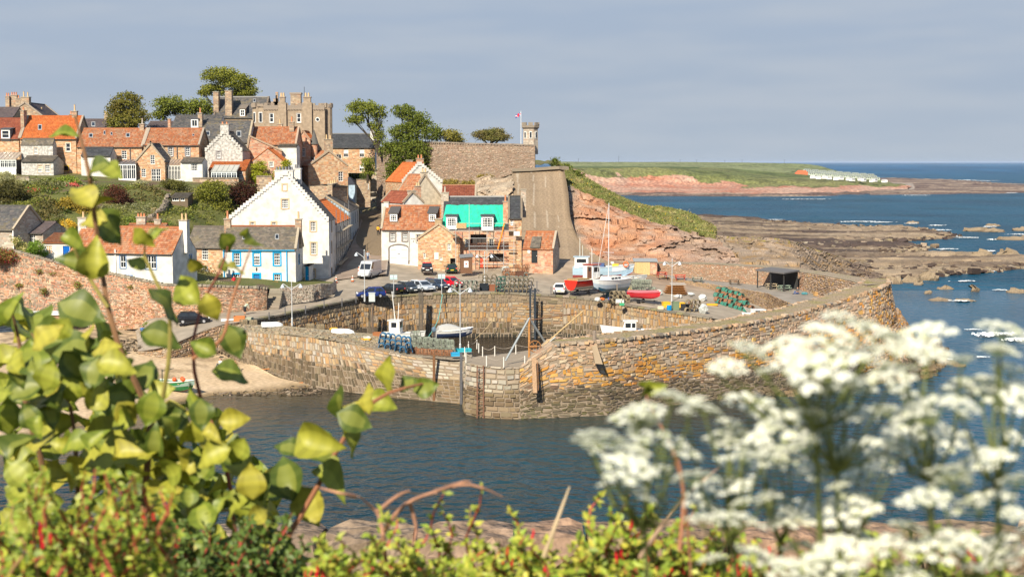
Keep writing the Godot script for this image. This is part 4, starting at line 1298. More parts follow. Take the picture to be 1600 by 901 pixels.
func fin(h: Dictionary) -> void:
	var o: Dictionary = h.o
	var sink: float = o.get("sink",2.5)
	var W: float = h.W
	var D: float = h.dep
	var he: float = h.he
	var hr: float = h.hr
	var mb := MB.new()
	var eaves: bool = h.kind == "e"
	if eaves:
		wall_face(mb,h,"f",W,he,he,0,sink)
		wall_face(mb,h,"r",D,he,hr,D*.5,sink)
		wall_face(mb,h,"l",D,he,hr,D*.5,sink)
		mb.quad(Vector3(0,-sink,-D),Vector3(W,-sink,-D),Vector3(W,he,-D),Vector3(0,he,-D))
	else:
		wall_face(mb,h,"f",W,he,hr,h.ax,sink)
		wall_face(mb,h,"r",D,he,he,0,sink)
		wall_face(mb,h,"l",D,he,he,0,sink)
		mb.poly([Vector3(0,-sink,-D),Vector3(W,-sink,-D),Vector3(W,he,-D),Vector3(h.ax,hr,-D),Vector3(0,he,-D)])
	obj("wall",mb,h.wall,h.root)
	if o.has("side"):
		var m2 := MB.new()
		for f in o.side:
			if f == "f": continue
			var t := fx(h,f); t.origin += t.basis.z*.03
			m2.x = t
			if eaves: m2.poly([Vector3(0,-sink,0),Vector3(D,-sink,0),Vector3(D,he,0),Vector3(D*.5,hr,0),Vector3(0,he,0)])
			else: m2.poly([Vector3(0,-sink,0),Vector3(D,-sink,0),Vector3(D,he,0),Vector3(0,he,0)])
		obj("side_wall",m2,o.sidem,h.root)
	var ov: float = o.get("ov",.18)
	var sk: String = o.get("sk","skew")
	var rm := MB.new()
	var lines := []
	if eaves:
		var s := Vector3(0,hr - he,-D*.5)
		var lo := Vector3(0,he,0) - s.normalized()*ov + Vector3(0,.06,0)
		if not o.get("noroof",false):
			roof_slope(h,lo,Vector3(W,0,0),s + s.normalized()*ov)
			var s2 := Vector3(0,hr - he,D*.5)
			roof_slope(h,Vector3(0,he,-D) - s2.normalized()*ov + Vector3(0,.06,0),Vector3(W,0,0),s2 + s2.normalized()*ov)
		rm.col = o.get("ridge",ROOF[h.roof][0]*.9)
		rm.bar(Vector3(0,hr + .08,-D*.5),Vector3(W,hr + .08,-D*.5),.28,.2)
		for x in [0.0,W]: lines.append([Vector3(x,he,0),Vector3(x,hr,-D*.5),Vector3(x,he,-D)])
	else:
		for sd in 2:
			var e := Vector3(0,he,0) if sd == 0 else Vector3(W,he,0)
			var s := Vector3(h.ax,hr,0) - e
			var lo := e - s.normalized()*ov + Vector3(0,.06,0)
			roof_slope(h,lo,Vector3(0,0,-D),s + s.normalized()*ov)
		rm.col = o.get("ridge",ROOF[h.roof][0]*.9)
		rm.bar(Vector3(h.ax,hr + .08,-.4),Vector3(h.ax,hr + .08,-D + .3),.28,.2)
		for z in [0.0,-D]: lines.append([Vector3(0,he,z),Vector3(h.ax,hr,z),Vector3(W,he,z)])
	obj("ridge",rm,M.tile,h.root)
	if sk != "":
		var which: Array = o.get("skw",[0,1])
		for li in which:
			var l: Array = lines[li]
			for k in 2:
				mb = MB.new()
				var a: Vector3 = l[0] if k == 0 else l[2]
				var b: Vector3 = l[1]
				if sk == "skew":
					mb.col = o.get("skc",Color(.36,.31,.25))
					mb.bar(a + Vector3(0,.1,0),b + Vector3(0,.1,0),.34,.3)
				else:
					var n := int((b - a).length()/.52)
					for i in n:
						mb.col = cj(o.get("skc",Color(.75,.74,.71)),.04)
						var p := a.lerp(b,(i + .5)/n)
						var st := (b - a)/n
						var flat := Vector3(st.x,0,st.z)
						mb.box(p + Vector3(0,.02,0),Vector3(maxf(absf(flat.x),.3),absf(st.y) + .3,maxf(absf(flat.z),.3)))
				obj("crow_steps" if sk == "crow" else "skew",mb,o.get("skm",M.vcg),h.root)
	if eaves and o.get("gutter",true):
		mb = MB.new(); mb.col = o.get("gc",Color(.06,.055,.05))
		mb.bar(Vector3(.1,he - .08,.2),Vector3(W - .1,he - .08,.2),.13,.12)
		obj("gutter",mb,M.vc,h.root)
func chim(h: Dictionary,x1: float,x2: float,yt: float,zf: float,pots: int,m: Material,o := {}) -> void:
	var z: float = -h.dep*zf
	if h.kind == "g" and zf < .12: z = -(float(o.get("dz",.8))*.5 + .04)
	var a := hit(h,Vector3(0,0,z),Vector3.BACK,x1,yt)
	var b := hit(h,Vector3(0,0,z),Vector3.BACK,x2,yt)
	var dz: float = o.get("dz",.8)
	var y0: float = o.get("y0",h.he)
	var mb := MB.new()
	mb.bx(Vector3(a.x,y0,z - dz*.5),Vector3(b.x,a.y - .12,z + dz*.5))
	var c := obj("chimney",mb,m,h.root)
	mb = MB.new(); mb.col = o.get("cc",Color(.40,.35,.28))
	mb.bx(Vector3(a.x - .08,a.y - .14,z - dz*.5 - .08),Vector3(b.x + .08,a.y,z + dz*.5 + .08))
	obj("cap",mb,M.vcg,c)
	for k in pots:
		mb = MB.new()
		var p := Vector3(lerpf(a.x,b.x,(k + .5)/pots),a.y,z)
		var ph: float = o.get("ph",.62)*R(.9,1.1)
		mb.tube([p,p + Vector3(0,.1,0),p + Vector3(0,ph - .1,0),p + Vector3(0,ph,0)],[.18,.15,.13,.16],8)
		obj("chimney_pot",mb,o.get("pm",M.clay),c)
func skylight(h: Dictionary,x1: float,y1: float,x2: float,y2: float,side := "f") -> void:
	var a := hits(h,x1,y2,side)
	var b := hits(h,x2,y2,side)
	var c := hits(h,x2,y1,side)
	var d := hits(h,x1,y1,side)
	var n := (b - a).cross(d - a).normalized()
	if n.y < 0: n = -n
	var mb := MB.new(); mb.col = Color(.30,.31,.32)
	mb.prism([a,b,c,d],n*.14)
	var s := obj("skylight",mb,M.vc,h.root)
	mb = MB.new()
	var m := (a + c)*.5
	var q := []
	for p in [a,b,c,d]: q.append(m + (p - m)*.72 + n*.12)
	mb.prism(q,n*.04)
	obj("pane",mb,M.glass,s)
func dormer(h: Dictionary,x1: float,y1: float,x2: float,y2: float,yt: float,wm: Material,roof: Color,st := {}) -> void:
	var a := hits(h,x1,y2)
	var b := hits(h,x2,y2)
	var z: float = a.z + float(st.get("z",.15))
	var t := hit(h,Vector3(0,0,z),Vector3.BACK,x1,y1)
	var k := hits(h,(x1 + x2)*.5,yt)
	var zb: float = minf(-(t.y - h.he)*h.dep*.5/(h.hr - h.he),k.z)
	var mb := MB.new()
	mb.bx(Vector3(a.x,a.y - .3,zb),Vector3(b.x,t.y,z))
	var d := obj("dormer",mb,wm,h.root)
	mb = MB.new(); mb.col = roof
	mb.prism([Vector3(a.x - .18,t.y,z + .2),Vector3(b.x + .18,t.y,z + .2),Vector3(b.x + .18,maxf(k.y,t.y + .15),k.z),Vector3(a.x - .18,maxf(k.y,t.y + .15),k.z)],Vector3(0,.12,0))
	mb.poly([Vector3(a.x,t.y,z),Vector3(a.x,maxf(k.y,t.y + .15),k.z),Vector3(a.x,t.y,k.z)]); mb.poly([Vector3(b.x,t.y,z),Vector3(b.x,maxf(k.y,t.y + .15),k.z),Vector3(b.x,t.y,k.z)])
	obj("dormer_roof",mb,M.tile,d)
	mb = MB.new(); mb.col = st.get("f",Color(.8,.8,.78))
	var u0 := a.x + .08
	var u1 := b.x - .08
	var v0 := a.y + .1
	var v1 := t.y - .08
	mb.bx(Vector3(u0,v0,z),Vector3(u0 + .16,v1,z + .06)); mb.bx(Vector3(u1 - .16,v0,z),Vector3(u1,v1,z + .06))
	mb.bx(Vector3(u0 + .16,v1 - .16,z),Vector3(u1 - .16,v1,z + .058)); mb.bx(Vector3(u0 + .16,v0,z),Vector3(u1 - .16,v0 + .16,z + .058))
	var c: int = st.get("c",3)
	var r: int = st.get("r",3)
	for i in range(1,c): mb.box(Vector3(lerpf(u0,u1,float(i)/c),(v0 + v1)*.5,z + .03),Vector3(.055,v1 - v0 - .2,.05))
	for j in range(1,r): mb.box(Vector3((u0 + u1)*.5,lerpf(v0,v1,float(j)/r),z + .031),Vector3(u1 - u0 - .2,.055,.052))
	obj("window_frame",mb,M.vc,d)
	mb = MB.new()
	mb.bx(Vector3(u0 + .05,v0 + .05,z),Vector3(u1 - .05,v1 - .05,z + .02))
	obj("pane",mb,M.glass,d)
func pipe(h: Dictionary,px: float,py1: float,py2: float,c := Color(.5,.5,.5)) -> void:
	var a := hitf(h,"f",px,py1)
	var b := hitf(h,"f",px,py2)
	var mb := MB.new(); mb.col = c
	mb.bar(Vector3(a.x,a.y,.09),Vector3(a.x,b.y,.09),.13)
	obj("downpipe",mb,M.vc,h.root)
func lean(nm: String,label: String,xl: float,xr: float,yb: float,d: float,dep: float,yf: float,yt: float,wall: Material,roofk: String,cat := "outhouse") -> Dictionary:
	var p0 := at(xl,yb,d)
	var p1 := at(xr,yb,d)
	var root := thing(nm,label,cat,p0)
	var W := p1.x - p0.x
	var he := at(xl,yf,d).y - p0.y
	var hb := at(xl,yt,d + dep).y - p0.y
	var h := {root = root,W = W,dep = dep,he = he,hr = hb,kind = "m",wall = wall,roof = roofk,ops = {"f": [],"r": [],"l": []},o = {},ax = W*.5}
	return h
func fin_lean(h: Dictionary) -> void:
	var mb := MB.new()
	var W: float = h.W
	var D: float = h.dep
	wall_face(mb,h,"f",W,h.he,h.he,0,2.0)
	for x in [0.0,W]: mb.poly([Vector3(x,-2,0),Vector3(x,-2,-D),Vector3(x,h.hr,-D),Vector3(x,h.he,0)])
	mb.quad(Vector3(0,-2,-D),Vector3(W,-2,-D),Vector3(W,h.hr,-D),Vector3(0,h.hr,-D))
	obj("wall",mb,h.wall,h.root)
	var s := Vector3(0,h.hr - h.he,-D)
	roof_slope(h,Vector3(-.12,h.he + .06,0) - s.normalized()*.2,Vector3(W + .24,0,0),s*1.03)
func sunroom(nm: String,label: String,xl: float,xr: float,yb: float,yf: float,yt: float,d: float,dep: float,n: int,roofc: Color,fc := Color(.78,.78,.76)) -> void:
	var p0 := at(xl,yb,d)
	var p1 := at(xr,yb,d)
	var r := thing(nm,label,"conservatory",p0)
	var W := p1.x - p0.x
	var he := at(xl,yf,d).y - p0.y
	var hb := at(xl,yt,d + dep).y - p0.y
	var mb := MB.new()
	mb.bx(Vector3(.04,-.8,-dep),Vector3(W - .04,he,-.06))
	obj("interior",mb,M.dark,r)
	mb = MB.new(); mb.col = fc
	mb.bx(Vector3(0,-1,-.05),Vector3(W,.35,.04))
	for k in n + 1: mb.box(Vector3(W*k/n,he*.5,0),Vector3(.1,he,.1))
	mb.bx(Vector3(0,he - .2,-.05),Vector3(W,he,.06))
	for k in n: mb.box(Vector3(W*(k + .5)/n,he*.55,0),Vector3(.05,he*.8,.06))
	mb.box(Vector3(W*.5,he*.68,0),Vector3(W,.06,.07))
	obj("frame",mb,M.vc,r)
	mb = MB.new()
	mb.bx(Vector3(.02,.3,-.055),Vector3(W - .02,he - .1,-.02))
	obj("pane",mb,M.glass,r)
	mb = MB.new(); mb.col = roofc
	mb.prism([Vector3(-.1,he,.15),Vector3(W + .1,he,.15),Vector3(W + .1,maxf(hb,he + .1),-dep),Vector3(-.1,maxf(hb,he + .1),-dep)],Vector3(0,.08,0))
	for k in n + 1: mb.bar(Vector3(W*k/n,he + .12,.15),Vector3(W*k/n,maxf(hb,he + .1) + .12,-dep),.07)
	obj("glazed_roof",mb,M.gloss,r)
const BLUE := Color(.0,.29,.55)
const SANDST := Color(.50,.37,.24)
func build_lower_houses() -> void:
	var h: Dictionary
	h = H("white_cottage","long white cottage with orange pantile roof and slate blue window frames",109,269.6,446,187.5,183.5,6.6,395.5,354.5,"e",M.harl,"pan",{sk = "",sink = 1.0})
	win(h,"f",185.3,397.4,197.3,419.8,{c = 2,r = 2,s = Color(.16,.26,.45)})
	win(h,"f",224.5,397.4,245,421.4,{c = 4,r = 2,s = Color(.16,.26,.45),pair = true})
	win(h,"r",294.5,397,299.6,416,{c = 2,r = 2,s = Color(.16,.26,.45)})
	win(h,"f",196,429,207,437,{c = 2,r = 1,s = Color(.16,.26,.45)})
	chim(h,122.8,135.8,339,.5,1,M.harl2,{pm = M.buff,ph = .8})
	chim(h,281,293,343,.5,2,M.harl,{pm = M.buff,ph = .8})
	pipe(h,179.7,389,446,Color(.65,.65,.64))
	fin(h)
	h = lean("lean_to","white lean-to with mono-pitch tile roof and bright blue door beside the long cottage",67,109,412,187.5,5,379,364,M.harl,"pan")
	win(h,"f",71,384,81,397.5,{c = 3,r = 4,blind_or_reflection = .95,bc = Color(.55,.30,.12)})  # orange panel paints the reflection in these panes; no blind hangs here
	win(h,"f",97,384,108,402,{kind = "door",f = Color(.0,.10,.42)})
	fin_lean(h)
	h = H("stone_house","brown stone house wedged between the white cottage and the blue trimmed house",290,348,450,200,199,6.5,386.8,354,"e",M.orange,"stone",{sk = "",gutter = true})
	win(h,"f",314.4,387.6,324.6,406,{c = 3,r = 4})
	win(h,"f",314.4,415,324.6,433,{c = 3,r = 4})
	fin(h)
	h = H("blue_trimmed_house","white house with bright blue window surrounds and blue front door",348,462,452,197,197,7,390,353.5,"e",M.harl,"stone",{ridge = Color(.48,.16,.08),sk = "skew",skw = [1],skc = Color(.42,.36,.27),gc = BLUE})
	for x in [362.0,393.4,425.0]: win(h,"f",x,392.8,x + 14.6,415.8,{c = 3,r = 4,s = BLUE,sw = .2,blind_or_reflection = .3 if x > 380 and x < 400 else .0})
	win(h,"f",361.6,426,376,448,{c = 3,r = 4,s = BLUE,sw = .2})
	win(h,"f",425.4,426,440,448.5,{c = 3,r = 4,s = BLUE,sw = .2})
	win(h,"f",393,425.8,408,452,{kind = "door",f = Color(.02,.14,.36),s = BLUE,sw = .24})
	win(h,"r",465.3,397,468,412,{c = 1,r = 2,s = BLUE,sw = .1})
	pipe(h,447.4,391,451,BLUE)
	pipe(h,349,391,451,BLUE)
	chim(h,350,360,341,.5,1,M.brown,{pm = M.mat_pot if M.has("mat_pot") else M.clay,ph = 1.0})
	chim(h,461,470.7,341.5,.5,1,M.brown,{pm = M.buff,ph = .95})
	skylight(h,378.3,366.5,384.3,374.5)
	skylight(h,429.4,366.5,435.4,374.5)
	fin(h)
	var br := MB.new(); br.col = Color(.03,.03,.03)
	var pc := hitf(h,"f",400.4,420.5)
	br.ball(Vector3(pc.x,pc.y,.06),Vector3(.1,.3,.05),6,5)
	obj("carved_panel",br,M.vc,h.root)
	h = H("tall_white_house","tall white gabled house with crow steps and buff stone window surrounds",355,514.5,452,208,208,7.5,344,268.5,"g",M.harl,"slate",{ax = 446,sk = "crow",skw = [0],sink = 2,skm = M.harl})
	for w in [[439,286,449.4,298.6,3,3],[437.6,309.3,452,326.7,4,4],[482.5,344.3,495.3,362.4,3,4],[483.2,377,495.8,398.5,3,4],[388.6,345,399,362,3,4],[422.2,345,433,362,3,4],[482,418.8,493.6,434,3,4]]:
		win(h,"f",w[0],w[1],w[2],w[3],{c = w[4],r = w[5],s = SANDST,sw = .2})
	for y in [343.0,376.0,418.0]: win(h,"r",516.6,y,518.6,y + 19,{c = 1,r = 4,s = SANDST,sw = .1})
	chim(h,429.6,458,265.5,.05,6,M.harl,{y0 = h.hr - 3.2,dz = 1.2,pm = M.lead,ph = .5,cc = Color(.7,.69,.66)})
	chim(h,458.6,469.8,262.5,.5,2,M.harl,{y0 = h.hr - 3.0,dz = 1.4,pm = M.lead,ph = .5,cc = Color(.7,.69,.66)})
	fin(h)
	var pp := MB.new(); pp.col = Color(.55,.57,.6)
	pp.bar(Vector3(h.W + .08,h.he,-.6),Vector3(h.W + .08,-1,-.6),.14)
	obj("downpipe",pp,M.vc,h.root)
	h = lean("porch","narrow white porch with blue door between the blue trimmed and tall white houses",476,482.6,448,203,4.5,415,412,M.harl,"slate")
	win(h,"f",476.4,416,482.2,446,{kind = "door",f = BLUE})
	fin_lean(h)
	h = H("lane_house","house with orange tiled roof behind scaffolding at the foot of the lane",523,546.5,430,216,240,8,345,314.5,"e",M.harl,"bright",{side = ["l"],sidem = M.brown,sk = "crow",skc = Color(.36,.29,.21),skm = M.stone})
	for k in 4:
		win_m(h,"f",1.5 + k*6.0,h.he - 1.9,2.7 + k*6.0,h.he - .5,{c = 2,r = 2,f = Color(.6,.58,.52)})
		win_m(h,"f",1.5 + k*6.0,h.he - 4.8,2.7 + k*6.0,h.he - 3.1,{c = 2,r = 2,f = Color(.6,.58,.52)})
	fin(h)
	h = H("lane_house","pale blue white house with slate roof above the scaffolded house in the lane",546.5,561,405,241,268,8,326.5,304,"e",M.blue_wall,"slate",{sk = "skew",skc = Color(.40,.32,.23),gutter = false})
	for k in 4:
		win_m(h,"f",2.0 + k*6.4,h.he - 2.6,3.6 + k*6.4,h.he - .5,{c = 1,r = 2,f = Color(.25,.3,.36),s = Color(.2,.24,.3)})
		win_m(h,"f",2.0 + k*6.4,h.he - 6.0,3.6 + k*6.4,h.he - 3.9,{c = 1,r = 2,f = Color(.25,.3,.36),s = Color(.2,.24,.3)})
	chim(h,515,524,287,.5,3,M.brown,{pm = M.buff,y0 = h.he + 1})
	fin(h)
	h = H("gabled_stone_house","sandstone house with wide gable and orange roof above the tall white house",482,543.5,312,262,265,8,259,236,"g",M.orange,"pan",{ax = 513,sk = "skew",skc = Color(.42,.34,.25),sink = 4})
	win(h,"f",528.4,268,535.8,283,{c = 2,r = 4})
	win(h,"f",528.4,299,535.8,311,{c = 2,r = 2})
	chim(h,506.7,518.7,217,.06,2,M.brown,{pm = M.buff,ph = .8,y0 = h.hr - 1.5})
	skylight(h,485,245,492,252,"l")
	fin(h)
	h = H("flat_roofed_outhouse","low stone outhouse with flat roof and two pots in the lane",520,543,332,252,256,5,291,289,"e",M.brown,"stone",{sk = ""})
	fin(h)
	h = H("gabled_cottage","grey slate cottage with stone gable half cut by the picture edge",-40,20.5,400,191,189,7,359,322,"e",M.greyst,"slate",{skw = [1],skc = Color(.42,.35,.26)})
	pipe(h,20,360,392,Color(.7,.7,.7))
	fin(h)
	h = H("bay_cottage","small cottage with low slate roof and white bay windows behind the shrubs",22,67,398,193,191.5,6,364,347,"e",M.greyst,"purple",{sk = ""})
	win(h,"f",33,365,42.5,379,{c = 3,r = 4}); win(h,"f",44,365,54,379,{c = 3,r = 4})
	fin(h)
	h = H("tiled_outhouse","small red tiled outhouse with two grey chimneys behind the long cottage",196,256,372,201,201,4,358,350,"e",M.greyst,"pan",{sk = ""})
	chim(h,213,227,338,.5,3,M.greyst,{pm = M.clay,ph = .5,y0 = 0})
	chim(h,241,250.6,342,.5,1,M.greyst,{pm = M.clay,ph = .8,y0 = 0})
	fin(h)
	h = lean("garden_shed","brown timber garden shed with small white windows on the terrace",267,293,327,217,3.5,308,301,mat(Color(.24,.18,.12),.9,{tex = M.g3,size = 1.0}),"stone","shed")
	win(h,"f",268,308.6,279,314,{c = 3,r = 1}); win(h,"f",281,308.6,288,314,{c = 2,r = 1})
	fin_lean(h)
	h = lean("low_shed","low reddish shed with flat grey roof under the terrace",76,106,320,217,3.0,307,304,mat(Color(.17,.08,.05),.9),"stone","shed")
	fin_lean(h)
	h = H("white_garage_house","white house with arched garage door and two dormers in its pantile roof",596,694,408,222,221,7,359,321.5,"e",M.harl,"pan",{skw = [0],skc = Color(.42,.36,.27)})
	win(h,"f",607.4,362,619.2,377.8,{c = 3,r = 4,s = Color(.17,.15,.14),sw = .22}); win(h,"f",626.8,362,638.4,377.8,{c = 3,r = 4,s = Color(.17,.15,.14),sw = .22})
	win(h,"f",649,365,659,380,{c = 2,r = 2,s = Color(.35,.32,.28)})
	garage(h,609,637,383.4,408)
	dormer(h,608.5,333.5,621.5,346.5,323,M.dark,Color(.13,.125,.125),{c = 3,r = 3}); dormer(h,669.5,333.5,682,346.5,323,M.dark,Color(.13,.125,.125),{c = 3,r = 3})
	pipe(h,638.8,361,407,Color(.4,.4,.4))
	chim(h,600,607.5,314.5,.5,0,M.harl,{})
	var sg := MB.new(); sg.col = Color(.1,.1,.1)
	var si := hitf(h,"f",645,372.5)
	for k in 5: sg.bx(Vector3(si.x - .36 + k*.15,si.y - .06,.0),Vector3(si.x - .25 + k*.15,si.y + .06 - .03*(k % 2),.03))
	sg.bx(Vector3(si.x + .05,si.y - .55,.0),Vector3(si.x + .15,si.y - .3,.04))
	obj("wall_lettering",sg,M.vc,h.root)
	fin(h)
	h = H("stone_gable_house","rough sandstone gable end with stub chimney in front of the netted house",653,718.5,417,218.3,217.7,9,373,350,"g",M.orange,"redd",{ax = 685.5,skc = Color(.46,.36,.25),side = ["r"],sidem = M.brown})
	win(h,"f",696.8,378.6,706.4,392.4,{c = 3,r = 4,s = SANDST,sw = .2})
	win(h,"f",685.6,400,692.4,408,{c = 2,r = 2,s = SANDST,sw = .15})
	win(h,"f",702,402,712.6,417,{kind = "void",s = SANDST,sw = .12})
	win(h,"f",661.5,395,664.5,404,{c = 1,r = 3})
	chim(h,680,690.6,341,.05,0,mat(Color(.52,.38,.23),.92,{tex = M.g1,size = 2.0}),{y0 = h.hr - 1.4,dz = 1.0})
	var bo := MB.new(); bo.col = Color(.62,.60,.55)
	var b0 := hitf(h,"f",678.6,405); var b1 := hitf(h,"f",685.2,394)
	bo.bx(Vector3(b0.x,b0.y,.02),Vector3(b1.x,b1.y,.09))
	obj("notice_board",bo,M.vc,h.root)
	fin(h)
	build_netted_house()
	h = H("orange_roofed_hut","small stone hut with orange pantile roof and black door beside the rendered slope",816.5,864,413,214.5,213.5,5.2,389.5,362,"e",M.redst,"pan",{skw = [1],skc = Color(.42,.36,.28),gutter = false,side = ["r"],sidem = M.greyst})
	win(h,"f",830.4,388,839.8,411,{kind = "door",f = Color(.02,.025,.03)})
	fin(h)
	var hp := hits(h,837,387)
	var mb := MB.new(); mb.col = ROOF.stone[0]
	var q := [hits(h,829,388) + Vector3(0,.05,.35),hits(h,844.5,388) + Vector3(0,.05,.35),hits(h,843.5,372) + Vector3(0,.12,0),hits(h,831.5,372) + Vector3(0,.12,0)]
	mb.prism(q,Vector3(0,.14,.05))
	tiles(mb,q[0] + Vector3(0,.16,.06),q[1] - q[0],q[3] - q[0],"stone")
	obj("door_canopy",mb,M.tile,h.root)
	mb = MB.new(); mb.col = Color(.7,.7,.68)
	var s0 := hitf(h,"f",826.6,392.4)
	mb.bx(Vector3(s0.x - .2,s0.y - .25,.02),Vector3(s0.x + .2,s0.y + .25,.06))
	obj("wall_sign",mb,M.vc,h.root)
	h = H("crow_stepped_house","white crow stepped gable house with orange roof below the big green tree",628,691,322,262,265,10,284,254,"g",M.harl,"bright",{ax = 655,sk = "crow",skw = [0],side = ["l"],sidem = M.orange,sink = 5,skm = M.harl})
	chim(h,651,660.5,247,.04,2,M.redst,{y0 = h.hr - 1.0,pm = M.clay,ph = .7}); chim(h,635,643.5,249.5,.96,0,M.greyst,{y0 = h.hr - 1.2})
	fin(h)
	h = H("grey_gable_house","beige harled gable with tall chimney wedged beside the white crow stepped house",640,689,322,244,247,6,308,273,"g",M.cream,"pan",{ax = 663,skc = Color(.40,.33,.25)})
	chim(h,658,666.4,268.5,.04,2,M.cream,{y0 = h.hr - 1.5,pm = M.buff,ph = .6})
	fin(h)
	h = H("low_white_house","low white gabled outbuilding with red brown pantiles behind the garage house",629,662,324,233,235,8,317,300,"g",M.harl,"redd",{ax = 644,sk = "skew",skc = Color(.38,.30,.22)})
	chim(h,638,648,297,.1,1,M.greyst,{y0 = h.hr - 1.5,pm = M.clay})
	chim(h,649,656,290,.6,2,M.redst,{y0 = h.hr - 1.5,pm = M.buff})
	fin(h)
	h = H("red_roofed_store","long store with plain dull red roof under the rock face",690,743,318,243,243,6,308,289.5,"e",M.brown,"redd",{skw = [1],skc = Color(.40,.33,.25),ridge = Color(.55,.30,.18)})
	fin(h)
	var kp := at(719.8,426,211)
	var k := thing("timber_kiosk","brown timber kiosk with sloping lid and white poster in front of the netted house","kiosk",kp,.12)
	mb = MB.new()
	mb.prism([Vector3(0,-.1,0),Vector3(1.75,-.1,0),Vector3(1.75,2.3,0),Vector3(0,2.15,0)],Vector3(0,0,-1.7))
	obj("body",mb,mat(Color(.25,.13,.075),.8,{tex = M.g3,size = .8}),k)
	mb = MB.new()
	mb.prism([Vector3(-.1,2.2,.12),Vector3(1.9,2.36,.12),Vector3(1.9,2.66,-1.9),Vector3(-.1,2.5,-1.9)],Vector3(0,.1,0))
	obj("lid",mb,M.lead,k)
	mb = MB.new(); mb.col = Color(.72,.70,.68)
	mb.bx(Vector3(.5,.8,.01),Vector3(1.15,1.75,.04))
	mb.col = Color(.5,.08,.06); mb.bx(Vector3(.7,1.2,.04),Vector3(.95,1.45,.045))
	obj("poster",mb,M.vc,k)
func garage(h: Dictionary,x1: float,x2: float,y1: float,y2: float) -> void:
	var a := hitf(h,"f",x1,y2)
	var b := hitf(h,"f",x2,y1)
	var n := 9
	var arc := func(g: float,z: float) -> Array:
		var p := [Vector3(a.x - g,a.y - .4,z)]
		var ys := b.y - .45
		for i in n + 1:
			var t := PI - PI*i/n
			p.append(Vector3((a.x + b.x)*.5 + cos(t)*((b.x - a.x)*.5 + g),ys + sin(t)*(.45 + g),z))
		p.append(Vector3(b.x + g,a.y - .4,z))
		return p
	var mb := MB.new(); mb.col = Color(.16,.145,.135)
	var o1: Array = arc.call(.26,.05)
	var o0: Array = arc.call(0.0,.05)
	for i in o1.size() - 1: mb.quad(o1[i],o1[i + 1],o0[i + 1],o0[i])
	mb.loft([o1,arc.call(.26,.0)],false)
	obj("arch_surround",mb,M.vc,h.root)
	mb = MB.new(); mb.col = Color(.76,.76,.74)
	mb.poly(arc.call(0.0,.012))
	var d := obj("garage_door",mb,M.vc,h.root)
	for s in [0,1]:
		for y in [.5,1.75]:
			mb = MB.new()
			var x0: float = a.x + .1 if s == 0 else b.x - 1.1
			mb.bx(Vector3(x0,a.y + y,.012),Vector3(x0 + 1.0,a.y + y + .06,.03))
			obj("hinge",mb,M.black,d)
	mb = MB.new()
	mb.box(Vector3((a.x + b.x)*.5,a.y + 1.2,.014),Vector3(.025,2.3,.012))
	mb.box(Vector3((a.x + b.x)*.5,a.y + 1.15,.02),Vector3(.5,.14,.02))
	obj("door_seam",mb,M.lead,d)
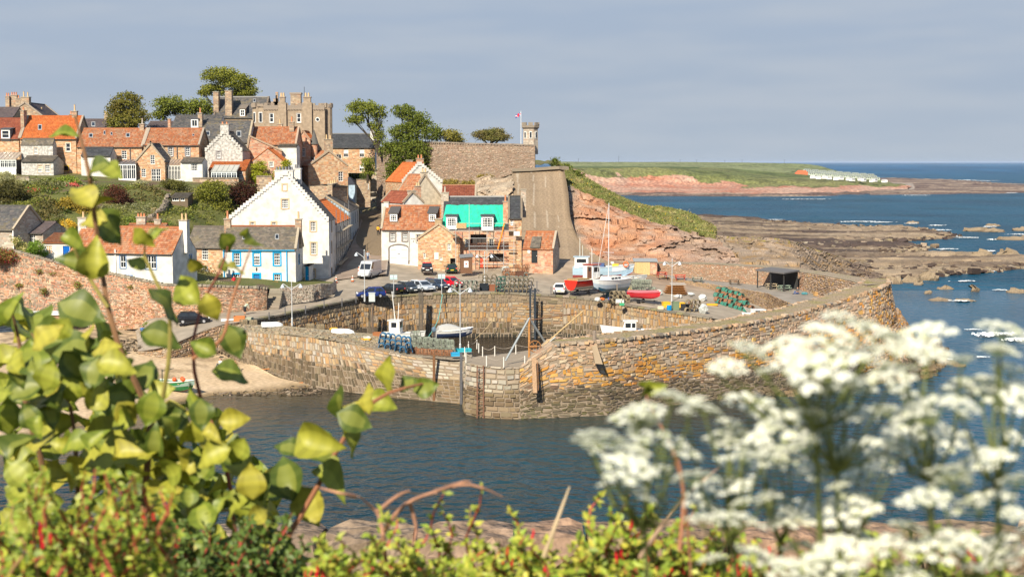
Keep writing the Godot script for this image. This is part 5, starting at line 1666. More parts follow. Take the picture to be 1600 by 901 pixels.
func build_netted_house() -> void:
	var h := H("netted_house","stone house under repair with turquoise netting over its roof",692,795,420,219,219,8,357.5,307.5,"e",M.redst,"dark",{sk = "",gutter = false,ridge = Color(.5,.5,.5)})
	win(h,"f",748,399.6,757,420,{kind = "door",f = Color(.62,.09,.05),s = SANDST,sw = .2})
	win(h,"f",762,371,773,388,{c = 2,r = 2,s = SANDST,sw = .2}); win(h,"f",724.5,371,733,387,{c = 2,r = 2,s = SANDST,sw = .2})
	win(h,"f",764,396,787,409,{kind = "void"})
	win(h,"f",735,366,760,380,{kind = "void"})
	chim(h,689.5,701,300,.5,1,M.greyst,{y0 = 3,dz = 1.2,pm = M.greyst,ph = .9})
	chim(h,786,793.4,314,.12,1,M.redst,{y0 = h.he,pm = M.clay,ph = .9})
	var net := []
	for r in [[356.5,690.5,789.0],[339.0,693.0,789.0],[322.5,697.0,787.5]]:
		var row := []
		for k in 7: row.append(hits(h,lerpf(r[1],r[2],k/6.0),r[0]) + Vector3(0,.22,.1))
		net.append(row)
	var s := sheet(net,70,26,func(p,u,v): return p + Vector3(0,nz(p,.7)*.12 + absf(sin(u*31.0))*.05,nz(p,1.1)*.05),func(p,u,v,_n):
		return Color(.02,.41,.275)*(1.0 + nz(p,.9)*.22) if absf(fposmod(u*9.0 + v*.8,1.0) - .5) > .04 else Color(.03,.27,.2),false,false)
	obj("roof_netting",s,M.vc,h.root)
	dormer(h,697.5,338,714.2,354.5,335,M.white,Color(.10,.12,.13),{c = 4,r = 4,f = Color(.8,.8,.78),z = .55})
	dormer(h,752.5,338,771,356,335,M.white,Color(.10,.12,.13),{c = 4,r = 4,f = Color(.8,.8,.78),z = .55})
	fin(h)
	var r := H("slate_house","slate roofed stone house with tall gable chimney at the right of the netted house",795,815,420,216,216,8.5,341,307,"e",M.orange,"dark",{sk = "crow",skc = Color(.38,.31,.24),skm = M.stone,side = ["r"],sidem = M.greyst})
	win(r,"f",797.5,344.5,801.5,352,{c = 2,r = 2})
	chim(r,814,822,295,.5,0,M.greyst,{y0 = r.he,dz = 1.3})
	fin(r)
	var sc := thing("scaffold","metal scaffold with boarded lifts along the front of the netted house","scaffolding")
	var z := -217.0
	var P := func(px: float,py: float,d: float) -> Vector3: return at(px,py,d)
	for d in [215.2,216.6]:
		for px in [712.0,733.0,761.0,787.0,803.0]:
			var mb := MB.new()
			mb.rod(at(px,424,d),at(px,318.0 if px == 733.0 and d < 216 else 344.0,d),.045,6)
			obj("pole",mb,M.tubes,sc)
	for y in [349.0,360.0,372.0,384.5,390.0,412.0]:
		for d in [215.15,216.65]:
			if y < 352 and d > 216: continue
			var mb := MB.new()
			mb.rod(at(700 if y < 372 else 732,y,d),at(806,y,d),.04,5)
			obj("ledger",mb,M.tubes,sc)
	for y in [361.0,390.5]:
		for k in (4 if y < 372 else 1):
			var mb := MB.new(); mb.col = cj(Color(.40,.34,.26))
			mb.bar(at(701 if y < 372 else 733,y,215.3 + k*.33),at(805,y,215.3 + k*.33),.3,.07)
			obj("board",mb,M.vcg,sc)
	for l in [[762,363,790,386],[764,392,788,412],[716,362,732,380]]:
		var mb := MB.new()
		mb.rod(at(l[0],l[1],215.1),at(l[2],l[3],215.1),.04,5)
		obj("brace",mb,M.lead,sc)
	var ch := MB.new()
	ch.tube([at(788,348,215),at(785,362,214.8),at(778,389,214.6)],[.11,.11,.11],8)
	tag(obj("rubbish_chute",ch,mat(Color(.65,.22,.03),.6)),"long orange rubbish chute hanging down the scaffold","chute")
	var pw_ := MB.new(); pw_.col = Color(.55,.38,.19)
	var p0 := at(713,359.5,215.0)
	for k in 5: pw_.box(p0 + Vector3(.75,.35 + k*.16,-.3),Vector3(1.5,.15,.8))
	tag(obj("plywood_stack",pw_,M.vcg),"stack of tan boards on the top lift of the scaffold","boards")
	var bn := MB.new(); bn.col = Color(.75,.75,.74)
	var q := at(803,368,215)
	bn.bx(q,q + Vector3(.85,.62,-.04))
	bn.col = Color(.25,.25,.26)
	for k in 3: bn.bx(q + Vector3(.1,.12 + k*.16,.01),q + Vector3(.72 - k*.1,.18 + k*.16,.015))
	tag(obj("site_sign",bn,M.vc),"white builder's sign hung on the right end of the scaffold","sign")
	sc = thing("scaffold","scaffold of thin poles with tall uprights beside the tall white house","scaffolding")
	for k in 4:
		for d2 in 2:
			var base := at(526 + k*6.5 + d2*2.5,436 - k*6,214 + k*6.0)
			var mb := MB.new()
			mb.rod(base,base + Vector3(0,(10.5 if d2 == 0 else 8.5) + k*.2,0),.05,5)
			obj("pole",mb,M.lead,sc)
	for y in [2.2,4.6,7.0]:
		var mb := MB.new(); mb.col = Color(.45,.37,.26)
		mb.bar(at(527,436,213.8) + Vector3(.2,y,0),at(547,418,232.5) + Vector3(.2,y,0),.6,.08)
		obj("board",mb,M.vcg,sc)
		mb = MB.new()
		mb.rod(at(526,436,213.8) + Vector3(0.4,y + 1,0),at(546,418,232.5) + Vector3(.4,y + 1,0),.04,5)
		obj("rail",mb,M.lead,sc)
func build_village() -> void:
	var h: Dictionary
	h = H("tall_stone_house","tall brown stone gable with clustered chimneys on the skyline",8,66,215,288,288,12,181,160,"g",M.brown,"purple",{ax = 38,skc = Color(.38,.32,.26),side = ["l"],sidem = M.brown})
	chim(h,33,45.6,151,.05,2,M.brown,{y0 = h.hr - 2,pm = M.buff,ph = 1.0,dz = 1.3}); chim(h,24,32,153,.5,1,M.brown,{y0 = h.he,pm = M.clay})
	chim(h,58.5,66,172,.5,2,M.redst,{y0 = h.he - 2,pm = M.buff}); chim(h,8,14,150,.9,2,M.brown,{y0 = h.he,pm = M.clay}); chim(h,16,26,148,.95,3,M.brown,{y0 = h.he,pm = M.clay})
	fin(h)
	h = H("skyline_house","slate roofed house at the picture edge beside the tall stone gable",-60,20,205,280,280,8,183,168,"e",M.brown,"purple",{sk = ""})
	fin(h)
	h = H("purple_roofed_house","low house with long purple slate roof behind the left pantiled row",110,172,212,274,274,8,201.5,186.5,"e",M.brown,"purple",{sk = ""})
	skylight(h,142,191,148,198)
	chim(h,162.5,168,179,.5,2,M.brown,{pm = M.buff})
	fin(h)
	h = H("purple_roofed_house","low house with purple slate roof right of the round tree",226,266,212,274,274,8,200.5,190,"e",M.brown,"purple",{sk = ""})
	fin(h)
	h = H("dormered_house","house with dark slate roof and wide white dormer on the skyline",266,341,222,263,263,9,201,180.5,"e",M.harl,"slate",{sk = ""})
	dormer(h,298,185.5,309.5,199,184,M.white,Color(.14,.14,.15),{c = 2,r = 1})
	chim(h,309,315.5,176,.1,1,M.brown,{y0 = h.he - 3,pm = M.clay,ph = .9})
	chim(h,262,266,185,.4,0,M.redst,{})
	fin(h)
	h = H("mansion_wing","steep slate roofed mansion wing with tall stepped chimneys",334,413,222,282,282,11,184,151.5,"e",M.brown,"slate",{sk = "crow",skc = Color(.33,.27,.22),skm = M.stone,ridge = Color(.42,.42,.42)})
	chim(h,333.5,341.6,143,.2,0,M.brown,{y0 = h.he - 2,dz = 1.6}); chim(h,352,362.2,141,.12,0,M.brown,{y0 = h.he - 2,dz = 1.6})
	chim(h,344,351,150,.9,0,M.brown,{y0 = h.he})
	skylight(h,395,155,399,160)
	dormer(h,374,170,383,182,164,M.brown,Color(.30,.25,.2),{c = 2,r = 2})
	fin(h)
	build_mansion()
	h = H("dormer_cottage","cottage with dull red roof and blue grey dormer at the picture edge",-30,30,268,247,247,8,217,185,"e",M.orange,"redd",{sk = "skew",skw = [1]})
	dormer(h,1,202,15.5,217,200,M.lead,Color(.12,.13,.15),{c = 1,r = 2})
	fin(h)
	sunroom("conservatory","pale glazed conservatory below the dull red roof at the picture edge",-12,24,264,249,238,240,3.5,6,Color(.40,.33,.26),Color(.72,.76,.74))
	h = H("bright_roofed_house","house with vivid orange pantile roof behind the white annexe",32,119,272,246,246,9,217,181.5,"e",M.orange,"bright",{skc = Color(.36,.30,.24)})
	win(h,"f",100.5,222.5,110.4,237.5,{c = 1,r = 2,s = Color(.55,.48,.38),sw = .15})
	win(h,"f",96,258,107,267,{kind = "void",s = Color(.55,.35,.05),sw = .12})
	skylight(h,58.5,195,64.5,203.5)
	chim(h,33,38.2,172,.3,1,M.brown,{pm = M.clay,dz = 1.6}); chim(h,112,119.6,173,.5,1,M.brown,{pm = M.buff,ph = 1.0}); chim(h,108,112,178,.95,1,M.brown,{pm = M.clay})
	fin(h)
	h = H("white_annexe","white annexe with lean roof in front of the vivid orange roof",33,83,279,240,240,5.5,252,244,"e",M.harl2,"stone",{sk = ""})
	win(h,"f",56.5,256.5,66.4,270,{c = 4,r = 4,s = Color(.5,.42,.34),blind_or_reflection = .55,bc = Color(.50,.27,.08)}); win(h,"f",67.8,256.5,78.5,270,{c = 4,r = 4,s = Color(.5,.42,.34)})
	fin(h)
	h = H("white_annexe","upper white storey with sloping top and one small window",32,82,250,243,243,2.0,226,217,"e",M.harl2,"stone",{sk = "",gutter = false})
	win(h,"f",50.6,229.5,59,241.5,{c = 4,r = 4,s = Color(.5,.42,.34)})
	fin(h)
	h = H("pantiled_row","left half of the long pantiled row with four roof lights",120,221.5,272,245,245,8.5,229.5,201,"e",M.orange,"pan",{skw = [1],skc = Color(.40,.33,.26)})
	win(h,"f",188.8,235,197.4,248.5,{c = 2,r = 4}); win(h,"f",104 + 25,232,137,241,{c = 2,r = 3})
	skylight(h,138,209,144.4,215.5); skylight(h,196,208.5,202.4,215); skylight(h,161,205,164,211); skylight(h,172,207,175,212)
	chim(h,218.4,225,193,.5,1,M.brown,{pm = M.greyst,ph = 1.0,dz = 1.2})
	pipe(h,202.5,231,252,Color(.12,.1,.1))
	fin(h)
	h = H("pantiled_row","right half of the long pantiled row with tall sash windows",225,311,284,245,245,8.5,227,201,"e",M.orange,"pan",{sk = "skew",skc = Color(.36,.30,.24)})
	for x in [240.4,261.2,287.6]: win(h,"f",x,228.8,x + 9.6,244.5,{c = 2,r = 4,s = Color(.22,.22,.24),sw = .16})
	pipe(h,276,228,250,Color(.1,.1,.1))
	skylight(h,300,210,303,213)
	fin(h)
	h = H("slate_lean_house","small white house with dark slate roof below the left pantiled row",126,172,262,241,241,4,243,230.5,"e",M.harl,"dark",{sk = ""})
	win(h,"f",128,244,136,251,{c = 3,r = 2})
	fin(h)
	sunroom("conservatory","white french windowed garden room below the pantiled row",185,211.5,282,256,250,236.5,4,4,Color(.16,.16,.165))
	h = H("gabled_extension","stone gabled extension with french doors onto the garden",211.5,257.5,285,237.5,237.5,6,252,224.5,"g",M.orange,"slate",{ax = 234.5,skc = Color(.40,.33,.25)})
	win(h,"f",233.8,242,241.4,256.5,{c = 2,r = 4}); win(h,"f",220,263.4,227.2,276.6,{c = 2,r = 4}); win(h,"f",235.5,263.6,250.4,284.6,{c = 4,r = 4,pair = true})
	chim(h,231,238,224,.04,1,M.orange,{y0 = h.hr - 1,ph = .4,pm = M.black})
	fin(h)
	sunroom("conservatory","timber framed lean-to conservatory right of the stone gable",258.5,282,283,258,249,238.5,4,5,Color(.35,.26,.19),Color(.70,.68,.62))
	h = H("white_outbuilding","small white outbuilding with flat grey roof and one window",282,316,282,238,238,4,253,247,"e",M.harl,"stone",{sk = ""})
	win(h,"f",297.6,255.6,308.4,267,{c = 4,r = 3})
	fin(h)
	h = H("slate_house","slate roofed house with white harled wall behind the white stepped gable",316,388,262,256,256,9,222.5,189.5,"e",M.harl2,"slate",{skw = [1],skc = Color(.40,.34,.24)})
	skylight(h,321,205.5,327.4,212.5); skylight(h,369,205,376.4,214.5)
	win(h,"f",376,230,380,242,{c = 1,r = 3,f = Color(.4,.42,.44)})
	fin(h)
	h = H("white_stepped_gable","white weathered crow stepped gable with one small window",320.5,379,282,246,246,8,235,205,"g",M.harl2,"stone",{ax = 350,sk = "crow",skw = [0],skc = Color(.62,.60,.56),skm = M.harl2,side = ["l"],sidem = M.orange})
	win(h,"f",336,234.6,345.8,248.6,{c = 3,r = 4,s = Color(.26,.25,.25),sw = .2})
	chim(h,344,357,193.5,.05,2,M.harl2,{y0 = h.hr - 1.5,pm = M.clay,ph = .4})
	fin(h)
	h = lean("orange_lean_to","lean-to with vivid orange tiles against the white stepped gable",326,383,281,242.5,4.5,265.5,249.5,M.orange,"bright")
	win(h,"f",369.5,267,379,279,{c = 4,r = 4})
	fin_lean(h)
	sunroom("conservatory","pale blue grey garden room in front of the orange lean-to",330,369,281,268,258,240,3,5,Color(.35,.36,.33),Color(.66,.72,.74))
	h = H("orange_tiled_house","house with broad orange tiled roof and white end wall",390,462,262,258,258,8,226,199,"e",M.redst,"pan",{skw = [1],skc = Color(.42,.32,.24)})
	chim(h,433,441,193,.7,1,M.brown,{pm = M.buff,ph = .8}); chim(h,452,459,190,.4,1,M.brown,{pm = M.clay,ph = .9})
	fin(h)
	h = H("white_end_house","plain white end wall right of the ivy covered house",434,463.5,275,255,255,4,229,226,"e",M.harl,"stone",{sk = "",gutter = false})
	win(h,"f",449.5,253,454,262,{c = 2,r = 2,f = Color(.5,.55,.6)})
	fin(h)
	h = H("diagonal_stone_house","red rubble gable falling to the right above the ivy",386,441,300,253,254,4,236,213,"g",M.redst,"stone",{ax = 389,skc = Color(.42,.32,.23)})
	fin(h)
	h = H("ivy_cottage","low cottage with orange hipped roof and ivy on its front",395,442,275,248,248,5,250.5,232,"g",M.redst,"bright",{ax = 418,sk = ""})
	win(h,"f",419,251.6,427.6,261.4,{c = 3,r = 3,s = Color(.55,.5,.42)})
	fin(h)
	h = H("dutch_gable_house","narrow red sandstone house with curved gable and corner turret",463,485,270,266,266,7,219,204.5,"g",M.redst,"bright",{skc = Color(.40,.26,.18)})
	win(h,"f",469.4,229.6,477.6,245.2,{c = 3,r = 4,s = Color(.45,.34,.26)})
	fin(h)
	var tp := at(491,262,267)
	var tt := thing("corner_turret","slim round turret with pointed slate cap beside the curved gable","turret",tp)
	var mb := MB.new()
	mb.tube([Vector3(0,-2,0),Vector3(0,4.5,0)],[.62,.62],12)
	obj("wall",mb,M.redst,tt)
	mb = MB.new(); mb.col = Color(.17,.165,.16)
	mb.tube([Vector3(0,4.4,0),Vector3(0,7.0,0),Vector3(0,7.2,0)],[.85,.06,.02],12)
	obj("cap",mb,M.tile,tt)
	h = H("slate_terrace","sandstone terrace with dark slate roof and white sash windows",496,586,275,306,306,9,230.5,209,"e",M.orange,"dark",{side = ["r"],sidem = M.blue_wall,skw = [1],skc = Color(.5,.5,.48),ridge = Color(.3,.3,.3)})
	win(h,"f",536.4,233,543.8,245.6,{c = 2,r = 2,blind_or_reflection = .5}); win(h,"f",561.4,233,568.8,245.6,{c = 2,r = 2,blind_or_reflection = .5}); win(h,"f",561.2,257,568.6,267.5,{c = 2,r = 2,blind_or_reflection = .5}); win(h,"f",525,241,533,248,{c = 2,r = 1})
	win(h,"r",590,234,592,246,{c = 1,r = 2}); win(h,"r",595.5,234,597.5,246,{c = 1,r = 2})
	chim(h,578.6,585,203,.3,1,M.harl,{pm = M.clay,ph = .9})
	fin(h)
	for w in [["low_wall","rubble wall below the clipped hedge at the top of the lane",522,578,281,312,286,M.brown_w],["low_wall","rubble wall behind the walkers at the end of the lane",553,592,295,318,330,M.greyst_w],["low_wall","short dark wall beside the steep path past the hedge",577,588,268,296,290,M.greyst_w],["terrace_wall","rough terrace wall below the gabled extension",200,262,284,292,236,M.greyst_w],["terrace_wall","rubble terrace wall left of the dark beech under the orange lean-to",300,372,279,291,237,M.brown_w],["terrace_wall","grey broken wall beneath the white annexe",20,44,277,292,228,M.greyst_w],["terrace_wall","stone wall beside the tall white house and the dark beech",400,424,276,303,238,M.brown_w]]:
		var a := at(w[2],w[4],w[6])
		var b := at(w[3],w[4],w[6])
		var t := at(w[2],w[3 + 0],w[6])
		var hh: float = at(w[2],float(w[5 - 1]) - (float(w[5]) - float(w[4])),w[6]).y
		var top := at(w[2],w[4],w[6]).y
		var bot := at(w[2],w[5],w[6]).y
		var o := thing(w[0],w[1],"wall",Vector3(a.x,bot,a.z))
		var m2 := MB.new()
		m2.bx(Vector3(0,-1.5,-.45),Vector3(b.x - a.x,top - bot,0))
		obj("masonry",m2,w[7],o)
		m2 = MB.new()
		var nn := int((b.x - a.x)/.6) + 1
		for k in nn:
			m2.col = pick([Color(.38,.32,.25),Color(.33,.27,.2)])
			m2.box(Vector3((b.x - a.x)*(k + .5)/nn,top - bot + .1,-.22),Vector3((b.x - a.x)/nn*.94,R(.16,.26),.6))
		obj("coping",m2,M.stone,o,"stuff")
	var st := thing("lane_store","small pale store with rounded dark roof beside the lane wall","store",at(544.5,312,282))
	mb = MB.new()
	mb.bx(Vector3(0,-2,-3),Vector3(1.25,3.0,0))
	obj("wall",mb,M.blue_wall,st)
	mb = MB.new(); mb.col = Color(.04,.045,.06)
	var rp := []
	for k in 7: rp.append(Vector3(-.1 + 1.45*k/6.0,3.0 + 1.5*cos(k/6.0*PI*.5),.1))
	rp.append(Vector3(-.1,3.0,.1))
	mb.prism(rp,Vector3(0,0,-3.2))
	obj("roof",mb,M.vc,st)
func build_mansion() -> void:
	var d := 275.0
	var p := at(412,228,d)
	var r := thing("castellated_mansion","brown castellated mansion with bay windows and tall chimney breasts","mansion",p)
	var x := func(px: float) -> float: return at(px,228,d).x - p.x
	var y := func(py: float) -> float: return at(460,py,d).y - p.y
	var W: float = x.call(507.5)
	var T: float = y.call(170)
	var h := {root = r,W = W,dep = 9.0,he = T,hr = T,kind = "m",ops = {"f": [],"r": [],"l": []},o = {}}
	for w in [[419,175.3,428.4,192.4],[461.6,175.3,471.2,192.4]]: win(h,"f",w[0],w[1],w[2],w[3],{c = 1,r = 2,s = Color(.34,.28,.22),sw = .14,t = .14})
	var mb := MB.new()
	wall_face(mb,h,"f",W,T,T,0,2.0)
	for xx in [0.0,W]: mb.quad(Vector3(xx,-2,0),Vector3(xx,-2,-9),Vector3(xx,T,-9),Vector3(xx,T,0))
	mb.quad(Vector3(0,-2,-9),Vector3(W,-2,-9),Vector3(W,T,-9),Vector3(0,T,-9))
	mb.quad(Vector3(0,T,0),Vector3(W,T,0),Vector3(W,T,-9),Vector3(0,T,-9))
	obj("wall",mb,M.castle,r)
	var bay := func(cx: float,rad: float,k: int,nm: String,top: float) -> void:
		var m := MB.new()
		var q := []
		for yy in [-2.0,top]:
			var ring := []
			for i in k: ring.append(Vector3(cx + cos(TAU*(i + .5)/k)*rad,yy,-2.0 + sin(TAU*(i + .5)/k)*rad))
			q.append(ring)
		m.loft(q)
		m.poly(q[1])
		var b := obj(nm,m,M.castle,r)
		for i in k:
			var t := TAU*(i + .5)/k + PI/k
			if sin(t) > .1 and k < 10:
				m = MB.new(); m.col = Color(.75,.75,.73)
				m.box(Vector3(cx + cos(t)*rad*.93,(float(y.call(175)) + float(y.call(191)))*.5,-2.0 + sin(t)*rad*.93),Vector3(.12,2.0,.7),Basis(Vector3.UP,-t))
				obj("window_frame",m,M.vc,b)
				m = MB.new()
				m.box(Vector3(cx + cos(t)*rad*.95,(float(y.call(175)) + float(y.call(191)))*.5,-2.0 + sin(t)*rad*.95),Vector3(.12,1.75,.5),Basis(Vector3.UP,-t))
				obj("pane",m,M.glass,b)
			m = MB.new(); m.col = Color(.33,.27,.21)
			var tt := TAU*(i + .5)/k + PI/k
			m.box(Vector3(cx + cos(tt)*rad,top + .35,-2.0 + sin(tt)*rad),Vector3(.3,.9 if i % 2 == 0 else .5,TAU*rad/k*.8),Basis(Vector3.UP,-tt))
			obj("merlon",m,M.vcg,b)
	bay.call(float(x.call(407)),2.0*.95,8,"bay",T + .4)
	bay.call(float(x.call(510)),.9,10,"corner_tower",T + .4)
	mb = MB.new(); mb.col = Color(.33,.27,.21)
	mb.bx(Vector3(-.05,T - .1,-.2),Vector3(W,T + .12,.14));
	for k in int(W/.3): mb.box(Vector3(k*.3 + .15,T - .2,.05),Vector3(.14,.18,.16))
	obj("corbel_course",mb,M.vcg,r)
	mb = MB.new(); mb.col = Color(.30,.25,.20)
	mb.bx(Vector3(0,T + .12,-.3),Vector3(W,T + .7,.1))
	obj("parapet",mb,M.vcg,r)
	for k in 9:
		mb = MB.new(); mb.col = cj(Color(.32,.26,.2))
		mb.bx(Vector3(W*(k + .1)/9,T + .7,-.3),Vector3(W*(k + .62)/9,T + 1.1,.1))
		obj("merlon",mb,M.vcg,r)
	for c in [[435.8,448,152.5,2],[473,488,152.5,2]]:
		mb = MB.new()
		var x0: float = x.call(c[0]); var x1: float = x.call(c[1])
		mb.bx(Vector3(x0,-2,-.5),Vector3(x1,y.call(160),.5)); mb.bx(Vector3(x0 + .25,y.call(160),-.6),Vector3(x1 - .25,y.call(c[2]),.4))
		var ch := obj("chimney",mb,M.castle,r)
		mb = MB.new(); mb.col = Color(.36,.29,.23)
		mb.bx(Vector3(x0 + .15,y.call(c[2]),-.7),Vector3(x1 - .15,float(y.call(c[2])) + .2,.5))
		obj("cap",mb,M.vcg,ch)
		for k in c[3]:
			mb = MB.new()
			var pp := Vector3(lerpf(x0,x1,.35 + .3*k),float(y.call(c[2])) + .2,0)
			mb.tube([pp,pp + Vector3(0,.75,0)],[.2,.17],8)
			obj("chimney_pot",mb,M.buff,ch)
	mb = MB.new()
	mb.bx(Vector3(x.call(450),T,-5),Vector3(x.call(466),y.call(145.5),-3.4))
	var cc := obj("chimney",mb,M.brown,r)
	mb = MB.new(); mb.col = Color(.36,.29,.23)
	mb.bx(Vector3(float(x.call(450)) - .15,y.call(145.5),-5.1),Vector3(float(x.call(466)) + .15,float(y.call(145.5)) + .3,-3.3))
	obj("cap",mb,M.vcg,cc)
	mb = MB.new()
	for k in 5: mb.bx(Vector3(float(x.call(413)) + k*.45,T,-6),Vector3(float(x.call(432)) - k*.25,T + 1.0 + k*.62,-5.4))
	obj("stepped_gable",mb,M.brown,r)
	mb = MB.new()
	mb.tube([Vector3(x.call(496.3),y.call(186.5),-.1),Vector3(x.call(496.3),y.call(186.5),.06)],[.42,.42],14)
	var rw := obj("window",mb,M.white,r)
	mb = MB.new()
	mb.tube([Vector3(x.call(496.3),y.call(186.5),0),Vector3(x.call(496.3),y.call(186.5),.08)],[.3,.3],14)
	obj("pane",mb,M.glass,rw)
	mb = MB.new()
	mb.rod(Vector3(x.call(472.5),T,-3),Vector3(x.call(472.5),y.call(134),-3),.05,5)
	obj("aerial_mast",mb,M.dark,r)
# ================================================================ trees and garden shrubs
const GRN := Color(.085,.105,.028)
func tree(nm: String,label: String,cat: String,base: Array,dep: float,blobs: Array,col: Color,o := {}) -> Node3D:
	var b := at(base[0],base[1],dep)
	col = Color(col.r*2.1,col.g*1.85,col.b*1.3)
	var t := thing(nm,label,cat,b,0,o.get("group",""))
	var k := dep/F
	var ls: float = o.get("leaf",.34)
	var dens: float = o.get("dens",1.0)
	var tint: Color = o.get("tint",col*1.5)
	var flo = o.get("flower")
	var mb := MB.new()
	var tr := MB.new()
	tr.col = o.get("bark",Color(.10,.08,.06))
	for bl in blobs:
		var c := at(bl[0],bl[1],dep + R(-1.0,1.0)) - b
		var rx: float = bl[2]*k
		var ry: float = bl[3]*k
		var n := int(dens*(rx*rx + rx*ry*2.0)/(ls*ls)*1.0) + 8
		for i in n:
			var d := Vector3(rng.randfn(),rng.randfn(),rng.randfn()).normalized()
			var r := pow(R(.08,1),.42)*R(.86,1.05)
			var cc := c + Vector3(d.x*rx,d.y*ry,d.z*rx)*r
			if nz(cc + b,.45/maxf(ls*3.0,.3)) < -.34 and R(0,1) < .85: continue
			var base_c := col.lerp(tint,clampf(nz(cc + b,.35)*.9 + .35,0,1))
			var cl := ls*R(1.4,2.4)
			for j in 15:
				var p := cc + Vector3(rng.randfn()*cl,rng.randfn()*cl*.6,rng.randfn()*cl)*.6
				var u := (Vector3(rng.randfn(),rng.randfn()*.6,rng.randfn()) + d*.3).normalized()
				var w := u.cross(Vector3(R(-1,1),R(-.3,1),R(-1,1))).normalized()
				mb.col = cj(base_c,.22)
				if flo and R(0,1) < float(o.get("fd",.25)): mb.col = cj(flo,.2)
				var s := ls*R(.7,1.35)
				mb.quad(p - u*s*.5,p + w*s*.32,p + u*s*.5,p - w*s*.32)
		if o.get("trunk",true):
			var q := c*.55 + Vector3(R(-.2,.2),0,0)
			tr.tube([Vector3(0,-.5,0),Vector3(q.x*.4,q.y*.55,q.z*.3),c*.85],[.28,.2,.06],6)
			for i in 3:
				var d := Vector3(R(-1,1)*rx,R(-.3,.8)*ry,R(-1,1)*rx)*.75
				tr.tube([q,c*.8 + d*.4,c + d],[.13,.08,.03],4)
	if tr.v.size(): obj("trunk",tr,M.stone,t)
	obj("crown",mb,M.leaf,t)
	return t
func build_trees() -> void:
	var hm: MeshInstance3D = get_node("hillside")
	var hv: PackedVector3Array = hm.mesh.surface_get_arrays(0)[Mesh.ARRAY_VERTEX]
	var ug := MB.new()
	for k in 5200:
		var i := R(8,46)*111
		var p := hv[int(i/111)*111 + rng.randi() % 100]
		var n := nz(p,.16)
		if n < -.12 or p.x > -38: continue
		var c: Color = [Color(.09,.12,.025),Color(.16,.17,.035),Color(.06,.08,.02),Color(.20,.20,.10),Color(.13,.11,.04)][int(clampf((nz2(p,.16) + 1.0)*2.5,0,4))]
		for j in 9:
			var q := p + Vector3(R(-.8,.8),R(-.1,.35 + n*1.6),R(-.8,.8))
			ug.col = cj(c,.3)
			var u := Vector3(rng.randfn(),rng.randfn(),rng.randfn()).normalized()*R(.1,.22)
			var w := u.cross(Vector3(R(-1,1),1,R(-1,1))).normalized()*.12
			ug.quad(q - u,q + w,q + u,q - w)
	tag(obj("garden_undergrowth",ug,M.leaf),"","","","stuff")
	tree("round_tree","dense rounded tree with rusty tinge standing behind the left pantiled row","tree",[198,215],266,[[198,162,27,20],[183,176,18,14],[214,182,20,16],[190,192,26,14]],Color(.075,.085,.022),{tint = Color(.17,.13,.035)})
	tree("spreading_tree","low spreading dark tree between the round tree and the mansion wing","tree",[285,205],284,[[266,163,27,15],[292,170,22,14],[314,164,16,12],[250,178,14,9],[325,172,12,10]],Color(.065,.085,.02))
	tree("windswept_tree","tall windswept tree with broken canopy above the mansion wing","tree",[345,185],292,[[344,117,32,12],[372,128,28,13],[333,138,20,7],[388,143,17,9],[318,145,10,5],[365,147,22,8]],Color(.075,.09,.02))
	tree("leaning_tree","windswept tree with bare patch in its crown beside the slate terrace","tree",[592,240],296,[[566,167,26,12],[590,176,16,13],[556,186,16,9],[586,196,10,9],[592,216,9,18]],Color(.07,.09,.02),{dens = .85})
	tree("great_green_tree","largest green tree spilling down beside the crow stepped house","tree",[650,285],282,[[630,174,20,12],[652,190,24,16],[672,207,19,14],[632,206,26,16],[612,232,20,14],[645,236,34,22],[626,258,24,16],[664,258,28,20],[688,276,20,14],[612,270,12,12]],Color(.06,.085,.018),{tint = Color(.13,.15,.03)})
	tree("rounded_bush","olive rounded bush peeping over the castle wall","bush",[702,236],284,[[702,212,20,11],[715,218,11,8]],Color(.10,.10,.03),{leaf = .26,trunk = false})
	tree("wind_bent_pine","low wind bent pine with browned top on the castle walk","tree",[766,232],275,[[770,206,20,7],[750,211,13,7],[786,214,12,6],[772,215,20,5]],Color(.075,.085,.03),{tint = Color(.17,.12,.06),leaf = .24})
	tree("cliff_bush","dark bush at the cliff edge right of the lookout tower","bush",[868,262],268,[[868,252,7,6],[884,262,10,7],[900,272,12,8]],Color(.05,.07,.018),{leaf = .25,trunk = false})
	tree("dark_beech","dark purple beech against the tall white house","tree",[382,346],226,[[380,303,26,22],[372,330,26,18],[396,318,18,22]],Color(.030,.015,.013),{tint = Color(.055,.02,.016),leaf = .26})
	tree("green_sycamore","broad green tree left of the dark purple beech","tree",[328,352],222,[[332,298,25,18],[318,322,26,20],[342,325,20,22],[310,342,26,10]],Color(.085,.105,.022),{tint = Color(.19,.18,.035),leaf = .26})
	tree("copper_shrub","round copper purple shrub in the middle of the gardens","shrub",[186,335],214,[[180,305,22,16],[192,320,18,14],[172,322,12,10]],Color(.05,.022,.018),{tint = Color(.085,.035,.025),leaf = .22})
	tree("golden_shrub","golden yellow green shrub left of the copper purple one","shrub",[112,345],209,[[112,320,26,15],[98,332,14,10],[132,330,14,12]],Color(.16,.13,.03),{tint = Color(.30,.22,.04),leaf = .2})
	tree("ivy_mass","bright yellow green ivy covering the front of the low hipped cottage","ivy",[425,285],245.5,[[405,262,12,12],[400,275,10,10],[412,280,16,9],[447,256,7,6],[436,268,8,7]],Color(.14,.17,.02),{tint = Color(.30,.30,.03),leaf = .22,trunk = false})
	tree("dark_shrubbery","large dark olive evergreen mass at the left picture edge","shrub",[18,345],212,[[10,300,30,18],[36,312,16,14],[15,325,34,18],[-14,310,20,30]],Color(.04,.042,.018),{tint = Color(.10,.085,.03),leaf = .24,trunk = false})
